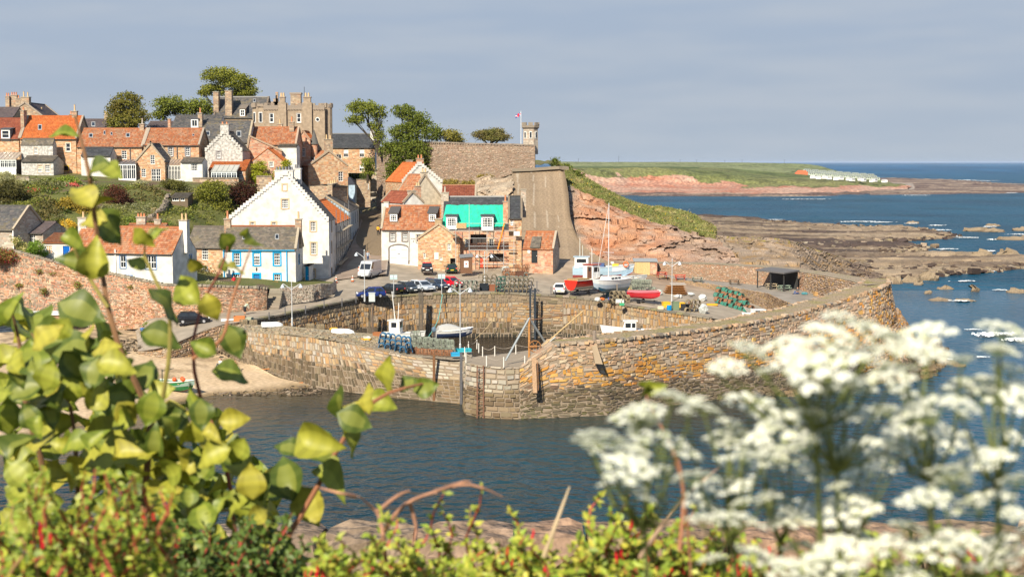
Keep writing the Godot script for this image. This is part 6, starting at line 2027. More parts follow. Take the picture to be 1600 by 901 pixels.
	tree("silver_shrub","pale silvery shrub above the dark evergreen mass","shrub",[14,292],222,[[8,276,16,8],[26,286,12,9],[4,288,18,8]],Color(.20,.21,.13),{tint = Color(.30,.30,.20),leaf = .18,trunk = false})
	tree("small_tree","small leafy tree before the slate terrace windows","tree",[574,282],284,[[574,254,11,10],[577,266,10,9]],Color(.09,.115,.025),{leaf = .24})
	tree("dark_clipped_shrub","dark flat topped shrub below the conservatory of the pantiled row","shrub",[271,304],228,[[264,287,14,7],[280,290,13,8],[270,297,20,7]],Color(.045,.05,.018),{leaf = .2,trunk = false})
	tree("red_valerian","red flowering valerian spilling over the high garden wall","flowering shrub",[18,405],185.5,[[12,400,20,13],[34,406,13,10],[-10,396,16,12]],Color(.10,.11,.04),{flower = Color(.36,.04,.05),fd = .42,leaf = .16,trunk = false})
	tree("glossy_shrub","glossy bright green shrub beside the bay cottage","shrub",[56,402],186.5,[[56,386,13,11],[50,394,12,8],[66,396,8,6]],Color(.06,.11,.02),{leaf = .16,trunk = false})
	tree("yellow_rose","pale yellow flowering bush against the bay cottage","flowering shrub",[32,400],188,[[32,384,9,7],[24,376,6,6],[40,391,7,5]],Color(.10,.13,.04),{flower = Color(.62,.52,.25),fd = .5,leaf = .16,trunk = false})
	tree("silver_lavender","grey green mound of lavender left of the blue front door","shrub",[336,452],190,[[332,444,13,6],[346,447,9,5],[322,445,10,5]],Color(.20,.22,.16),{tint = Color(.34,.35,.27),leaf = .14,trunk = false})
	tree("dark_low_shrub","low dark shrub under the left window of the blue trimmed house","shrub",[370,452],190.5,[[368,447,9,3.5],[384,449,6,3]],Color(.03,.035,.015),{leaf = .12,trunk = false})
	tree("wall_creeper","green creeper hanging on the high garden wall near the beach","creeper",[285,470],176,[[284,455,5,6],[280,466,7,6]],Color(.11,.14,.03),{leaf = .14,trunk = false})
	tree("white_flower_shrub","pale pink flowering shrub on the lawn by the dry stone wall","flowering shrub",[240,334],212,[[240,330,7,5]],Color(.22,.2,.12),{flower = Color(.5,.4,.36),fd = .4,leaf = .14,trunk = false})
	tree("rock_scrub","straggling scrub on the rock face below the castle wall","scrub",[720,300],268,[[735,292,22,10],[705,290,16,12],[765,276,20,5],[790,278,12,4]],Color(.12,.11,.035),{leaf = .24,trunk = false,tint = Color(.26,.19,.05)})
	var gp := [["laurel","shrub",62,318,14,12,216,.05,.06,.02],["heather clump","plant",52,300,9,6,219,.26,.05,.07],["bay hedge","hedge",75,285,16,8,227,.07,.09,.025],["privet hedge","hedge",103,282,20,9,228,.10,.14,.025],["rose bed","flower bed",80,298,20,6,222,.22,.10,.05],["olive bush","bush",88,350,20,12,203,.06,.07,.022],["rust flowered bush","flowering shrub",55,342,16,9,206,.17,.075,.025],["dark holly","shrub",78,360,22,10,199,.04,.05,.018],["lime green bush","bush",36,352,13,8,203,.16,.18,.03],["orange lily bed","flower bed",84,358,8,4,196.5,.45,.12,.02],["elder bush","bush",150,306,18,12,221,.08,.10,.025],["grey willow","shrub",218,288,12,9,231,.17,.18,.13],["fuchsia hedge","hedge",232,300,18,8,228,.07,.09,.024],["low yew","shrub",250,304,10,8,226,.04,.055,.02],["mock orange","shrub",268,338,14,10,214,.10,.12,.05],["hawthorn","bush",287,342,14,9,213,.075,.10,.03],["bramble bank","shrub",160,342,24,10,206,.09,.10,.03],["broom","shrub",104,350,12,8,201,.30,.21,.03],["fern bank","plant",205,345,18,8,206,.10,.13,.03],["cotoneaster","shrub",140,284,12,7,232,.07,.09,.03],["ivy tangle","ivy",300,330,12,14,218,.06,.085,.02],["pink hydrangea","flowering shrub",112,290,9,5,224,.28,.07,.08],["viburnum","shrub",126,300,12,9,220,.12,.14,.07],["tall conifer","tree",44,298,7,13,224,.035,.045,.018],["escallonia","shrub",250,350,16,6,205,.07,.10,.03],["copper maple","shrub",118,306,9,7,218,.14,.06,.03]]
	for g in gp:
		var c := Color(g[7],g[8],g[9])
		tree(String(g[0]).replace(" ","_"),"%s %s" % [g[0],_garden_where(g[2],g[3])],g[1],[g[2],g[3] + g[5]],g[6],[[g[2],g[3],g[4],g[5]*.85],[g[2] + g[4]*.5,g[3] + g[5]*.3,g[4]*.6,g[5]*.6],[g[2] - g[4]*.5,g[3] + g[5]*.35,g[4]*.55,g[5]*.55]],c,{leaf = .2,trunk = false,tint = c*1.6})
	for w in [[62,424],[84,427],[30,446],[104,440],[67,455],[50,470],[120,445],[205,448],[162,470],[17,488],[115,470]]:
		tree("wall_plant","tuft of valerian rooted in the garden wall %s" % _wall_where(w[0]),"plant",[w[0],w[1]],181.4 + (200 - w[0])*.02,[[w[0],w[1],R(4,8),R(3,6)]],Color(.09,.11,.035),{flower = Color(.34,.05,.06),fd = .18,leaf = .14,trunk = false,group = "plants rooted in the high garden wall"})
	tree("beach_scrub","strip of green weeds at the foot of the garden wall by the slipway","weeds",[245,512],177,[[232,508,10,3.5],[252,507,12,4],[272,505,8,3]],Color(.08,.11,.025),{leaf = .16,trunk = false})
	var hp := at(544,282,287.2)
	var hd := thing("clipped_hedge","square clipped green hedge on the wall at the top of the lane","hedge",hp)
	var mb := MB.new()
	for k in 2600:
		var p := Vector3(R(0,4.6),R(0,1.45),R(-1.4,0))
		var f := rng.randi() % 3
		if f == 0: p.z = R(-.05,.05)
		elif f == 1: p.y = 1.4 + R(-.05,.05)
		mb.col = cj(Color(.075,.10,.025),.3)
		var u := Vector3(rng.randfn(),rng.randfn(),rng.randfn()).normalized()*.13
		var w := u.cross(Vector3(R(-1,1),1,R(-1,1))).normalized()*.08
		mb.quad(p - u,p + w,p + u,p - w)
	obj("foliage",mb,M.leaf,hd)
	mb = MB.new(); mb.col = Color(.05,.065,.02)
	mb.bx(Vector3(.05,0,-1.35),Vector3(4.55,1.36,-.06))
	obj("core",mb,M.vc,hd)
	var dw := thing("dry_stone_wall","curving dry stone wall climbing the lawn below the small shed","wall")
	mb = MB.new()
	for k in 150:
		var t := k/150.0
		var a := line_at([at(232,345,209),at(246,338,211),at(256,327,213),at(262,308,218)],t)
		mb.col = pick([Color(.36,.31,.25),Color(.30,.26,.21),Color(.42,.36,.29)])
		mb.box(a + Vector3(R(-.2,.2),R(-.2,.8),R(-.2,.2)),Vector3(R(.3,.6),R(.18,.3),R(.3,.5)),Basis(Vector3.UP,R(0,3)))
	obj("stonework",mb,M.stone,dw,"stuff")
	var rf := [A([[742,318,246],[760,316,246],[780,314,246],[800,314,245]]),A([[742,295,255],[760,292,254],[780,290,253],[802,290,251]]),A([[742,282,263],[760,276,262],[780,276,260],[803,276,257]])]
	var rs := sheet(rf,40,36,func(p,u,v): return craggy(p,.9),func(p,u,v,_n): return Color(.62,.51,.38).lerp(Color(.52,.37,.25),clampf(nz(p,.3) + .3,0,1))*(1.0 + nz2(p,.6)*.25),true,false)
	tag(obj("rock_face",rs,M.rock),"","","","structure")
func _garden_where(x: float,y: float) -> String:
	var r := "on the terrace under the houses" if y < 301 else ("halfway down the bank" if y < 335 else "low down behind the cottage roofs")
	var c := "far left of the gardens" if x < 70 else ("left of the gardens" if x < 125 else ("middle of the gardens" if x < 210 else "right of the gardens"))
	return r + ", " + c
func _wall_where(x: float) -> String:
	return "near its left end" if x < 60 else ("below the bay cottage" if x < 100 else "below the long white cottage")
# ================================================================ things on the quay
var qpts := []
func Q(px: float,py: float) -> Vector3:
	if qpts.is_empty():
		var m: MeshInstance3D = get_node("quay_ground")
		for v in m.mesh.surface_get_arrays(0)[Mesh.ARRAY_VERTEX]:
			var d: Vector3 = (v - Vector3(0,EYE,0)).rotated(Vector3.RIGHT,PITCH)
			qpts.append([d.x/-d.z*F + 800.0,450.5 - d.y/-d.z*F,v])
	var s := 0.0
	var l := 0.0
	for q in qpts:
		var e: float = pow(q[0] - px,2)*.05 + pow(q[1] - py,2)
		if e < 60.0:
			var w := 1.0/(e + .05)
			s += w
			l += q[2].y*w
	if s == 0.0: return on(px,py,6.0)
	return on(px,py,l/s)
func car(nm: String,label: String,p: Vector3,yaw: float,c: Color,L: float,B: float,Ht: float,o := {}) -> Node3D:
	var t := thing(nm,label,o.get("cat","car"),p,yaw)
	var van: bool = o.get("van",false)
	var belt := Ht*(.5 if van else .62)
	var mb := MB.new(); mb.col = c
	var w := B*.5
	var secs: Array
	if van: secs = [[-.5,.5,belt,.95],[-.485,.3,belt,1.0],[-.2,.26,belt,1.0],[.2,.26,belt,1.0],[.38,.28,belt*.98,.99],[.46,.3,belt*.8,.93],[.5,.42,belt*.6,.82]]
	else: secs = [[-.5,.42,belt*.8,.82],[-.475,.28,belt*.97,.93],[-.36,.22,belt,.99],[-.1,.2,belt,1.0],[.16,.2,belt*.98,1.0],[.3,.21,belt*.9,.99],[.44,.25,belt*.78,.94],[.49,.3,belt*.66,.86],[.5,.4,belt*.56,.8]]
	var rings := []
	for s in secs:
		var x: float = s[0]*L
		var ww: float = w*s[3]
		var r := []
		for q in [[-.9,0.0],[-1.0,.3],[-1.0,.72],[-.86,1.0],[.86,1.0],[1.0,.72],[1.0,.3],[.9,0.0]]:
			r.append(Vector3(x,lerpf(s[1],s[2],q[1]),q[0]*ww))
		rings.append(r)
	mb.loft(rings); mb.poly(rings[0]); mb.poly(rings[-1])
	var g0 := [-.47*L,.27*L] if not van else [-.495*L,.36*L]
	var g1 := [-.37*L,.07*L] if not van else [-.48*L,.2*L]
	if o.get("saloon",false): g0[0] = -.36*L; g1[0] = -.24*L
	var wb := w*.94
	var wt := w*(.76 if not van else .9)
	var y1 := Ht - .07
	var cb := [Vector3(g0[0],belt - .02,-wb),Vector3(g0[1],belt - .05,-wb),Vector3(g0[1],belt - .05,wb),Vector3(g0[0],belt - .02,wb)]
	var ct := [Vector3(g1[0],y1,-wt),Vector3(g1[1],y1,-wt),Vector3(g1[1],y1,wt),Vector3(g1[0],y1,wt)]
	mb.loft([cb,ct])
	mb.col = o.get("roof",c)
	var cp := []
	for q in ct: cp.append(Vector3(q.x*.92 + (g1[0] + g1[1])*.04,Ht,q.z*.9))
	mb.loft([ct,cp]); mb.poly(cp)
	var body := obj("body",mb,M.gloss,t)
	var face := func(a: Vector3,b: Vector3,cc: Vector3,d: Vector3,nm2: String) -> void:
		var m2 := MB.new()
		var n := (b - a).cross(d - a).normalized()
		var mid := (a + b + cc + d)*.25
		if n.dot(mid - Vector3(mid.x*.6,belt,0)) < 0: n = -n
		var q := []
		for z in [a,b,cc,d]: q.append(mid + (z - mid)*Vector3(.86,.8,.86) + n*.012)
		m2.quad(q[0],q[1],q[2],q[3])
		obj(nm2,m2,M.glass,t)
	face.call(cb[1],cb[2],ct[2],ct[1],"windscreen")
	if not van or o.get("rearglass",false): face.call(cb[3],cb[0],ct[0],ct[3],"rear_window")
	for sd in [0,1]:
		var a: Vector3 = cb[0] if sd == 0 else cb[3]
		var b: Vector3 = cb[1] if sd == 0 else cb[2]
		var e: Vector3 = ct[0] if sd == 0 else ct[3]
		var f: Vector3 = ct[1] if sd == 0 else ct[2]
		var ks := [[.02,.48],[.5,.98]] if not van else [[.78,.99]]
		for k in ks: face.call(a.lerp(b,k[0]),a.lerp(b,k[1]),e.lerp(f,k[1]),e.lerp(f,k[0]),"side_window")
	var wr := .3 if not van else .34
	for x in [-.3,.31]:
		for sd in [-1,1]:
			mb = MB.new()
			mb.tube([Vector3(x*L,wr,sd*(w - .2)),Vector3(x*L,wr,sd*(w - .19)),Vector3(x*L,wr,sd*(w - .0)),Vector3(x*L,wr,sd*(w + .01))],[wr*.9,wr,wr,wr*.9],14)
			var wh := obj("wheel",mb,M.black,t)
			mb = MB.new(); mb.col = Color(.35,.36,.38)
			mb.tube([Vector3(x*L,wr,sd*w),Vector3(x*L,wr,sd*(w + .022))],[wr*.62,wr*.5],10)
			obj("rim",mb,M.metal,wh)
	for sd in [-1,1]:
		mb = MB.new(); mb.col = Color(.75,.78,.8)
		mb.ball(Vector3(L*.465,belt*.74,sd*w*.68),Vector3(.14,.1,.19),8,5)
		obj("headlight",mb,M.gloss,t)
		mb = MB.new(); mb.col = Color(.45,.02,.02)
		mb.ball(Vector3(-L*.482,belt*.84,sd*w*.76),Vector3(.07,.15,.13),8,5)
		obj("tail_light",mb,M.gloss,t)
		mb = MB.new(); mb.col = o.get("mirror",c)
		mb.box(Vector3(g0[1] - .25,belt + .06,sd*(w + .07)),Vector3(.12,.13,.18))
		obj("mirror",mb,M.gloss,t)
	mb = MB.new(); mb.col = Color(.75,.75,.73)
	mb.box(Vector3(L*.5 + .012,.42,0),Vector3(.03,.11,.5))
	obj("number_plate",mb,M.vc,t)
	mb = MB.new(); mb.col = Color(.70,.52,.05)
	mb.box(Vector3(-L*.5 - .012,.55,0),Vector3(.03,.11,.5))
	obj("number_plate",mb,M.vc,t)
	mb = MB.new(); mb.col = Color(.02,.02,.022)
	mb.box(Vector3(L*.492,belt*.55,0),Vector3(.05,.2,B*.55)); mb.box(Vector3(0,.24,0),Vector3(L*.95,.12,B*.96))
	obj("grille_and_sills",mb,M.vc,t)
	return t
func build_vehicles() -> void:
	var a := PI/2
	car("van","silver panel van parked alone at the foot of the lane",Q(577,433),-a - .28,Color(.42,.44,.47),5.2,1.95,2.45,{van = true,cat = "van"})
	car("parked_car","dark blue hatchback parked side on at the quay edge",Q(579,465),PI + .22,Color(.012,.03,.14),3.95,1.68,1.46)
	car("parked_car","black car with yellow rear plate second from left in the row",Q(612,458.5),a + .75,Color(.012,.012,.014),4.2,1.75,1.45)
	car("parked_car","dark grey hatchback between the black car and the silver estate",Q(637,456),-a + .62,Color(.035,.04,.045),4.1,1.75,1.47)
	car("parked_car","silver estate car in the middle of the parked row",Q(659,454),-a + .66,Color(.36,.40,.46),4.6,1.82,1.46)
	car("parked_car","dark blue grey estate between the silver and the red cars",Q(682,451),-a + .66,Color(.03,.045,.075),4.55,1.8,1.47)
	car("parked_car","bright red hatchback at the right end of the parked row",Q(704,448.5),-a + .8,Color(.62,.01,.02),3.9,1.68,1.52)
	car("parked_car","black small car with red roof in front of the stone gable",at(667,424.5,213.0),-a + .1,Color(.02,.018,.02),3.7,1.72,1.42,{roof = Color(.6,.02,.02),mirror = Color(.6,.02,.02)})
	car("parked_car","dark green small car seen from behind beside the timber kiosk",Q(705,426),a + .12,Color(.01,.035,.022),3.7,1.72,1.42)
	car("parked_car","white hatchback seen from behind beside the red fishing boat",Q(875,458),a - .1,Color(.72,.72,.71),3.7,1.68,1.5)
	car("parked_car","blue hatchback seen from behind high up the lane",at(602,329,308),a + .15,Color(.01,.12,.28),4.0,1.75,1.5)
	car("parked_car","dark car half hidden at the foot of the garden wall by the slipway",on(301,505,4.5),PI*.08,Color(.015,.015,.017),4.1,1.7,1.45)
# ---------------------------------------------------------------- boats
func hull(t: Node3D,L: float,B: float,D: float,bands: Array,deck: Color,o := {}) -> void:
	var st := 12
	var open_: bool = o.get("open",false)
	var tr: float = o.get("transom",.75)
	var ring := func(u: float) -> Array:
		var w := B*.5*(lerpf(tr,1.0,smoothstep(0,.4,u)) if u < .4 else pow(maxf(1.0 - pow((u - .4)/.6,2.2),0),.75))
		var x := (u - .5)*L
		var sh: float = D*(1.0 + float(o.get("sheer",.35))*pow(u,2.5) + .06*pow(1 - u,2))
		var kl := D*.55*pow(maxf(u - .72,0)/.28,2.0)
		var r := []
		for k in 9:
			var a := absf(k - 4.0)/4.0
			var yy := lerpf(kl,sh,pow(a,1.5))
			var zz := w*pow(a,.55)*signf(k - 4.0)
			r.append(Vector3(x + (yy/D)*.06*L*u*u,yy,zz))
		return r
	var mb := MB.new()
	for i in st:
		var a: Array = ring.call(float(i)/st)
		var b: Array = ring.call(float(i + 1)/st)
		for k in 8:
			var hh: float = (a[k].y + a[k + 1].y)*.5/D
			mb.col = bands[-1][1]
			for bd in bands:
				if hh <= float(bd[0]):
					mb.col = bd[1]
					break
			mb.quad(a[k],a[k + 1],b[k + 1],b[k])
	mb.poly(ring.call(0.0))
	obj("hull",mb,M.gloss,t)
	mb = MB.new(); mb.col = deck
	var dy := -.06 if not open_ else -D*.55
	for i in st:
		var a: Array = ring.call(float(i)/st)
		var b: Array = ring.call(float(i + 1)/st)
		var f := .97 if not open_ else .8
		mb.quad(a[0]*Vector3(1,1,f) + Vector3(0,dy,0),a[8]*Vector3(1,1,f) + Vector3(0,dy,0),b[8]*Vector3(1,1,f) + Vector3(0,dy,0),b[0]*Vector3(1,1,f) + Vector3(0,dy,0))
		if open_:
			for k in [0,8]: mb.quad(a[k]*Vector3(1,1,.95),b[k]*Vector3(1,1,.95),b[k]*Vector3(1,1,f) + Vector3(0,dy,0),a[k]*Vector3(1,1,f) + Vector3(0,dy,0))
	obj("deck",mb,M.vc,t)
	mb = MB.new(); mb.col = o.get("rail",deck)
	for k in [0,8]:
		var ps := []
		for i in st + 1: ps.append(ring.call(float(i)/st)[k])
		mb.tube(ps,[.05],5)
	obj("gunwale",mb,M.vc,t)
	if open_:
		for u in [.25,.5,.72]:
			mb = MB.new(); mb.col = o.get("seat",Color(.35,.25,.14))
			var a: Array = ring.call(u)
			mb.box(Vector3(a[0].x,a[0].y - D*.22,0),Vector3(.28,.05,absf(a[0].z)*1.9))
			obj("thwart",mb,M.vc,t)
func part(t: Node,nm: String,f: Callable,m: Material) -> MeshInstance3D:
	var mb := MB.new()
	f.call(mb)
	return obj(nm,mb,m,t)
func trailer(t: Node3D,L: float,B: float) -> void:
	part(t,"trailer",func(m):
		m.col = Color(.06,.06,.065)
		for z in [-B*.3,B*.3]: m.bar(Vector3(-L*.5,-.25,z),Vector3(L*.42,-.25,z),.1)
		for k in 3: m.bar(Vector3(-L*.4 + k*L*.36,-.2,-B*.34),Vector3(-L*.4 + k*L*.36,-.2,B*.34),.09)
		m.bar(Vector3(L*.42,-.25,0),Vector3(L*.62,-.3,0),.09),M.vc)
	for z in [-B*.4,B*.4]: part(t,"wheel",func(m): m.tube([Vector3(-L*.1,-.35,z - .08),Vector3(-L*.1,-.35,z + .08)],[.28,.28],12),M.black)
func build_boats() -> void:
	var white := Color(.74,.74,.72)
	var t := thing("fishing_boat","red hulled fishing boat with white wheelhouse on chocks on the quay","boat",Q(915,460) + Vector3(0,.75,0),.85)
	hull(t,6.6,2.6,1.35,[[.22,Color(.04,.05,.05)],[.36,Color(.6,.6,.55)],[2,Color(.62,.035,.02)]],Color(.42,.30,.17),{rail = Color(.5,.48,.42),transom = .9})
	part(t,"wheelhouse",func(m):
		m.col = white
		m.bx(Vector3(.5,1.2,-.85),Vector3(2.2,3.35,.85)); m.col = Color(.30,.04,.03); m.bx(Vector3(.35,3.35,-.95),Vector3(2.35,3.47,.95)),M.gloss)
	part(t,"door",func(m): m.col = Color(.10,.05,.035); m.bx(Vector3(.47,1.5,-.1),Vector3(.5,3.15,.7)),M.vc)
	part(t,"window",func(m):
		m.bx(Vector3(2.2,2.4,-.65),Vector3(2.215,3.1,.65)); m.bx(Vector3(.8,2.4,.85),Vector3(1.9,3.05,.865)); m.bx(Vector3(.46,2.5,.18),Vector3(.468,3.0,.5)),M.glass)
	part(t,"hatch_cover",func(m): m.col = Color(.40,.27,.13); m.bx(Vector3(-2.9,1.3,-.95),Vector3(-.3,1.62,.95)),M.vcg)
	part(t,"mast",func(m): m.col = Color(.6,.6,.58); m.rod(Vector3(1.4,3.4,0),Vector3(1.4,5.6,0),.05,5); m.rod(Vector3(1.4,4.9,-.5),Vector3(1.4,4.9,.5),.03,4),M.vc)
	trailer(t,6.0,2.4)
	t = thing("yacht","white sailing yacht with blue bottom and tall mast propped on the quay","boat",Q(954,465) + Vector3(0,.7,0),-2.25)
	hull(t,7.4,2.5,1.75,[[.42,Color(.03,.10,.15)],[.85,Color(.42,.50,.58)],[2,white]],white,{sheer = .18})
	part(t,"cabin",func(m): m.col = white; m.prism([Vector3(-1.9,1.75,-.75),Vector3(1.6,1.85,-.7),Vector3(1.0,2.3,-.55),Vector3(-1.8,2.25,-.6)],Vector3(0,0,1.4)),M.gloss)
	part(t,"window",func(m):
		for k in 3: m.bx(Vector3(-1.4 + k*.8,1.95,-.755),Vector3(-.8 + k*.8,2.15,-.72)); m.bx(Vector3(-1.4 + k*.8,1.95,.64),Vector3(-.8 + k*.8,2.15,.7)),M.glass)
	part(t,"keel",func(m): m.col = Color(.03,.08,.11); m.bx(Vector3(-1.0,-.7,-.12),Vector3(.9,.4,.12)),M.vc)
	var ms := part(t,"mast",func(m): m.col = Color(.62,.64,.66); m.rod(Vector3(.5,1.8,0),Vector3(.5,12.4,0),.075,6,.05),M.metal)
	part(ms,"spreader",func(m): m.col = Color(.6,.6,.62); m.rod(Vector3(.5,5.6,-.9),Vector3(.5,5.6,.9),.035,4),M.metal)
	part(ms,"furled_jib",func(m): m.col = Color(.6,.6,.6); m.rod(Vector3(3.4,2.2,0),Vector3(.7,11.6,0),.025,5),M.vc)
	part(t,"boom",func(m): m.col = Color(.55,.57,.6); m.rod(Vector3(.4,2.9,0),Vector3(-2.6,2.8,0),.06,5),M.metal)
	for z in [-1.15,1.15]: part(t,"prop_leg",func(m): m.col = Color(.25,.2,.15); m.rod(Vector3(0,-.7,z),Vector3(0,1.2,z*.95),.07,5),M.vc)
	t = thing("workboat","pale blue wooden workboat laid up behind the red fishing boat","boat",Q(940,441) + Vector3(0,.45,0),-.12)
	hull(t,8.4,3.0,1.75,[[.16,Color(.05,.05,.06)],[.34,Color(.28,.06,.06)],[.9,Color(.34,.48,.60)],[2,Color(.6,.66,.7)]],Color(.42,.47,.50),{transom = .6,sheer = .3})
	part(t,"wheelhouse",func(m): m.col = Color(.66,.68,.68); m.bx(Vector3(-3.9,1.7,-1.0),Vector3(-1.9,3.3,1.0)); m.col = Color(.30,.42,.52); m.bx(Vector3(-4.1,3.3,-1.1),Vector3(-1.7,3.42,1.1)),M.gloss)
	part(t,"window",func(m): m.bx(Vector3(-3.6,2.5,1.0),Vector3(-2.2,3.05,1.02)),M.glass)
	part(t,"net_bin",func(m): m.col = Color(.06,.10,.22); m.bx(Vector3(-1.8,1.7,-.9),Vector3(.4,2.35,.9)); m.col = Color(.7,.45,.05); m.bx(Vector3(1.6,1.8,-.3),Vector3(2.5,2.3,.6)),M.vc)
	part(t,"mast",func(m): m.col = Color(.55,.55,.5); m.rod(Vector3(-3.2,3.4,0),Vector3(-3.2,6.0,0),.05,5); m.rod(Vector3(-2.8,3.4,0),Vector3(-2.8,5.0,0),.04,5),M.vc)
	part(t,"lifebuoy",func(m):
		m.col = Color(.70,.16,.05)
		var c := []
		for k in 13: c.append(Vector3(3.6 + cos(TAU*k/12)*.35,2.3 + sin(TAU*k/12)*.35,.9))
		m.tube(c,[.09],5,false),M.vc)
	t = thing("rowing_boat","white clinker rowing boat on blocks right of the yacht","boat",Q(986,444) + Vector3(0,.35,0),-.12)
	hull(t,4.0,1.5,.75,[[.2,Color(.15,.14,.13)],[2,white]],Color(.30,.32,.33),{open = true,sheer = .45})
	part(t,"cover",func(m): m.col = Color(.6,.63,.66); m.bx(Vector3(-1.2,.62,-.45),Vector3(.3,.85,.45)),M.vc)
	part(t,"block",func(m): m.col = Color(.05,.045,.04); m.bx(Vector3(-1.2,-.4,-.4),Vector3(1.2,.1,.4)),M.vc)
	t = thing("covered_boat","red boat with pink cover on a trailer at the quay edge","boat",Q(1006,474) + Vector3(0,.65,0),-.62)
	hull(t,4.6,1.7,.8,[[.15,Color(.25,.02,.03)],[2,Color(.50,.03,.04)]],Color(.50,.10,.12),{sheer = .3})
	part(t,"cover",func(m):
		var r := []
		for i in 7:
			var u := i/6.0
			var w := .82*(1.0 - pow(maxf(u - .35,0)/.65,2.0))*smoothstep(-.3,.2,u) + .02
			var y := .85 + .25*u*u
			r.append([Vector3(-2.3 + 4.7*u,y,-w),Vector3(-2.3 + 4.7*u,y + .2,-w*.4),Vector3(-2.3 + 4.7*u,y + .2,w*.4),Vector3(-2.3 + 4.7*u,y,w)])
		m.col = Color(.52,.13,.15)
		m.loft(r,false),M.vc)
	trailer(t,4.4,1.6)
	t = thing("cabin_boat","white motor boat with small wheelhouse afloat in the basin","boat",at(983,535,183.5)*Vector3(1,0,1) + Vector3(0,.9,0),PI - .06)
	hull(t,6.4,2.2,1.35,[[.12,Color(.03,.03,.04)],[2,white]],Color(.66,.67,.66),{sheer = .45})
	part(t,"wheelhouse",func(m): m.col = white; m.prism([Vector3(.9,1.3,-.75),Vector3(.6,2.55,-.7),Vector3(-.9,2.6,-.7),Vector3(-.9,1.15,-.75)],Vector3(0,0,1.48)); m.bx(Vector3(-1.1,2.56,-.8),Vector3(.8,2.68,.8)),M.gloss)
	part(t,"window",func(m):
		m.bx(Vector3(-.2,1.75,.725),Vector3(.5,2.35,.735)); m.bx(Vector3(-.8,1.75,.725),Vector3(-.35,2.35,.735)); m.bx(Vector3(-.2,1.75,-.77),Vector3(.5,2.35,-.75)); m.bx(Vector3(-.8,1.75,-.77),Vector3(-.35,2.35,-.75)); m.quad(Vector3(.80,1.75,-.6),Vector3(.80,1.75,.6),Vector3(.69,2.35,.55),Vector3(.69,2.35,-.55)),M.glass)
	t = thing("covered_motorboat","white motorboat under a grey canvas cover with outboard engine","boat",at(708,545,184)*Vector3(1,0,1) + Vector3(0,1.2,0),.25)
	hull(t,4.6,1.9,.95,[[.62,Color(.04,.06,.13)],[2,white]],white,{sheer = .4,transom = .85})
	part(t,"canvas_cover",func(m):
		m.col = Color(.36,.36,.35)
		var r := []
		for i in 6:
			var u := i/5.0
			var hh := .85*sin(PI*(.25 + u*.6))
			r.append([Vector3(-2.1 + 3.0*u,1.0,-.9),Vector3(-2.0 + 2.9*u,1.0 + hh*.8,-.6),Vector3(-2.0 + 2.9*u,1.0 + hh,0),Vector3(-2.0 + 2.9*u,1.0 + hh*.8,.6),Vector3(-2.1 + 3.0*u,1.0,.9)])
		m.loft(r,false); m.poly(r[0]); m.poly(r[-1]),M.vc)
	part(t,"outboard_engine",func(m): m.col = Color(.10,.16,.22); m.ball(Vector3(-2.55,1.15,0),Vector3(.32,.38,.25),8,6); m.col = Color(.06,.06,.07); m.bx(Vector3(-2.6,.1,-.08),Vector3(-2.42,.9,.08)),M.gloss)
	t = thing("inshore_boat","small white fishing boat with two thin masts behind the blue creels","boat",at(628,545,181)*Vector3(1,0,1) + Vector3(0,.9,0),-.2)
	hull(t,5.4,2.0,1.2,[[.3,Color(.10,.10,.09)],[2,white]],Color(.5,.5,.48),{})
	part(t,"wheelhouse",func(m): m.col = white; m.bx(Vector3(-1.5,1.2,-.8),Vector3(-.1,2.9,.8)); m.bx(Vector3(-1.7,2.9,-.9),Vector3(.1,3.0,.9)),M.gloss)
	part(t,"window",func(m): m.bx(Vector3(-1.2,2.05,.8),Vector3(-.5,2.7,.815)); m.bx(Vector3(-.1,2.0,-.6),Vector3(-.085,2.7,.6)),M.glass)
	for k in 2: part(t,"mast",func(m): m.col = Color(.7,.7,.68); m.rod(Vector3(-.9 + k*.5,3.0,k*.4),Vector3(-1.3 + k*1.0,6.6 - k*1.4,k*.3),.05,5),M.vc)
	t = thing("launch","small white cuddy boat drawn up on the slip behind the pier parapet","boat",Q(1187,507) + Vector3(0,.4,0),PI + .25)
	hull(t,4.2,1.7,.9,[[2,white]],white,{})
	part(t,"cuddy",func(m): m.col = white; m.bx(Vector3(-.6,1.5,-.7),Vector3(1.0,1.62,.7)); m.bx(Vector3(.85,.9,-.65),Vector3(.95,1.5,.65)); m.bx(Vector3(-.6,.9,-.65),Vector3(-.5,1.5,-.55)); m.bx(Vector3(-.6,.9,.55),Vector3(-.5,1.5,.65)),M.gloss)
	part(t,"window",func(m): m.bx(Vector3(-.4,1.0,-.66),Vector3(.7,1.45,-.64)); m.bx(Vector3(-.4,1.0,.64),Vector3(.7,1.45,.66)),M.glass)
	t = thing("green_coble","green open boat with orange buoys lying on the sand","boat",on(270,609,.55) + Vector3(0,-.12,0),-.42)
	hull(t,4.6,1.9,.95,[[.18,Color(.10,.05,.03)],[.7,Color(.012,.13,.045)],[.8,Color(.6,.6,.5)],[2,Color(.015,.17,.06)]],Color(.20,.28,.24),{open = true,rail = Color(.62,.62,.56),sheer = .4,transom = .85})
	for k in 3: part(t,"buoy",func(m): m.col = Color(.75,.10,.02); m.ball(Vector3(.0 + k*1.0 - .3,1.1 + k*.14,.55 if k == 2 else -.6),Vector3(.23,.24,.23),9,7),M.gloss)
	part(t,"gantry",func(m): m.col = Color(.05,.06,.05); m.rod(Vector3(-1.7,.5,-.4),Vector3(-1.7,2.1,-.4),.05,5); m.rod(Vector3(-1.7,1.95,-.4),Vector3(-.2,2.3,-.4),.04,5),M.vc)
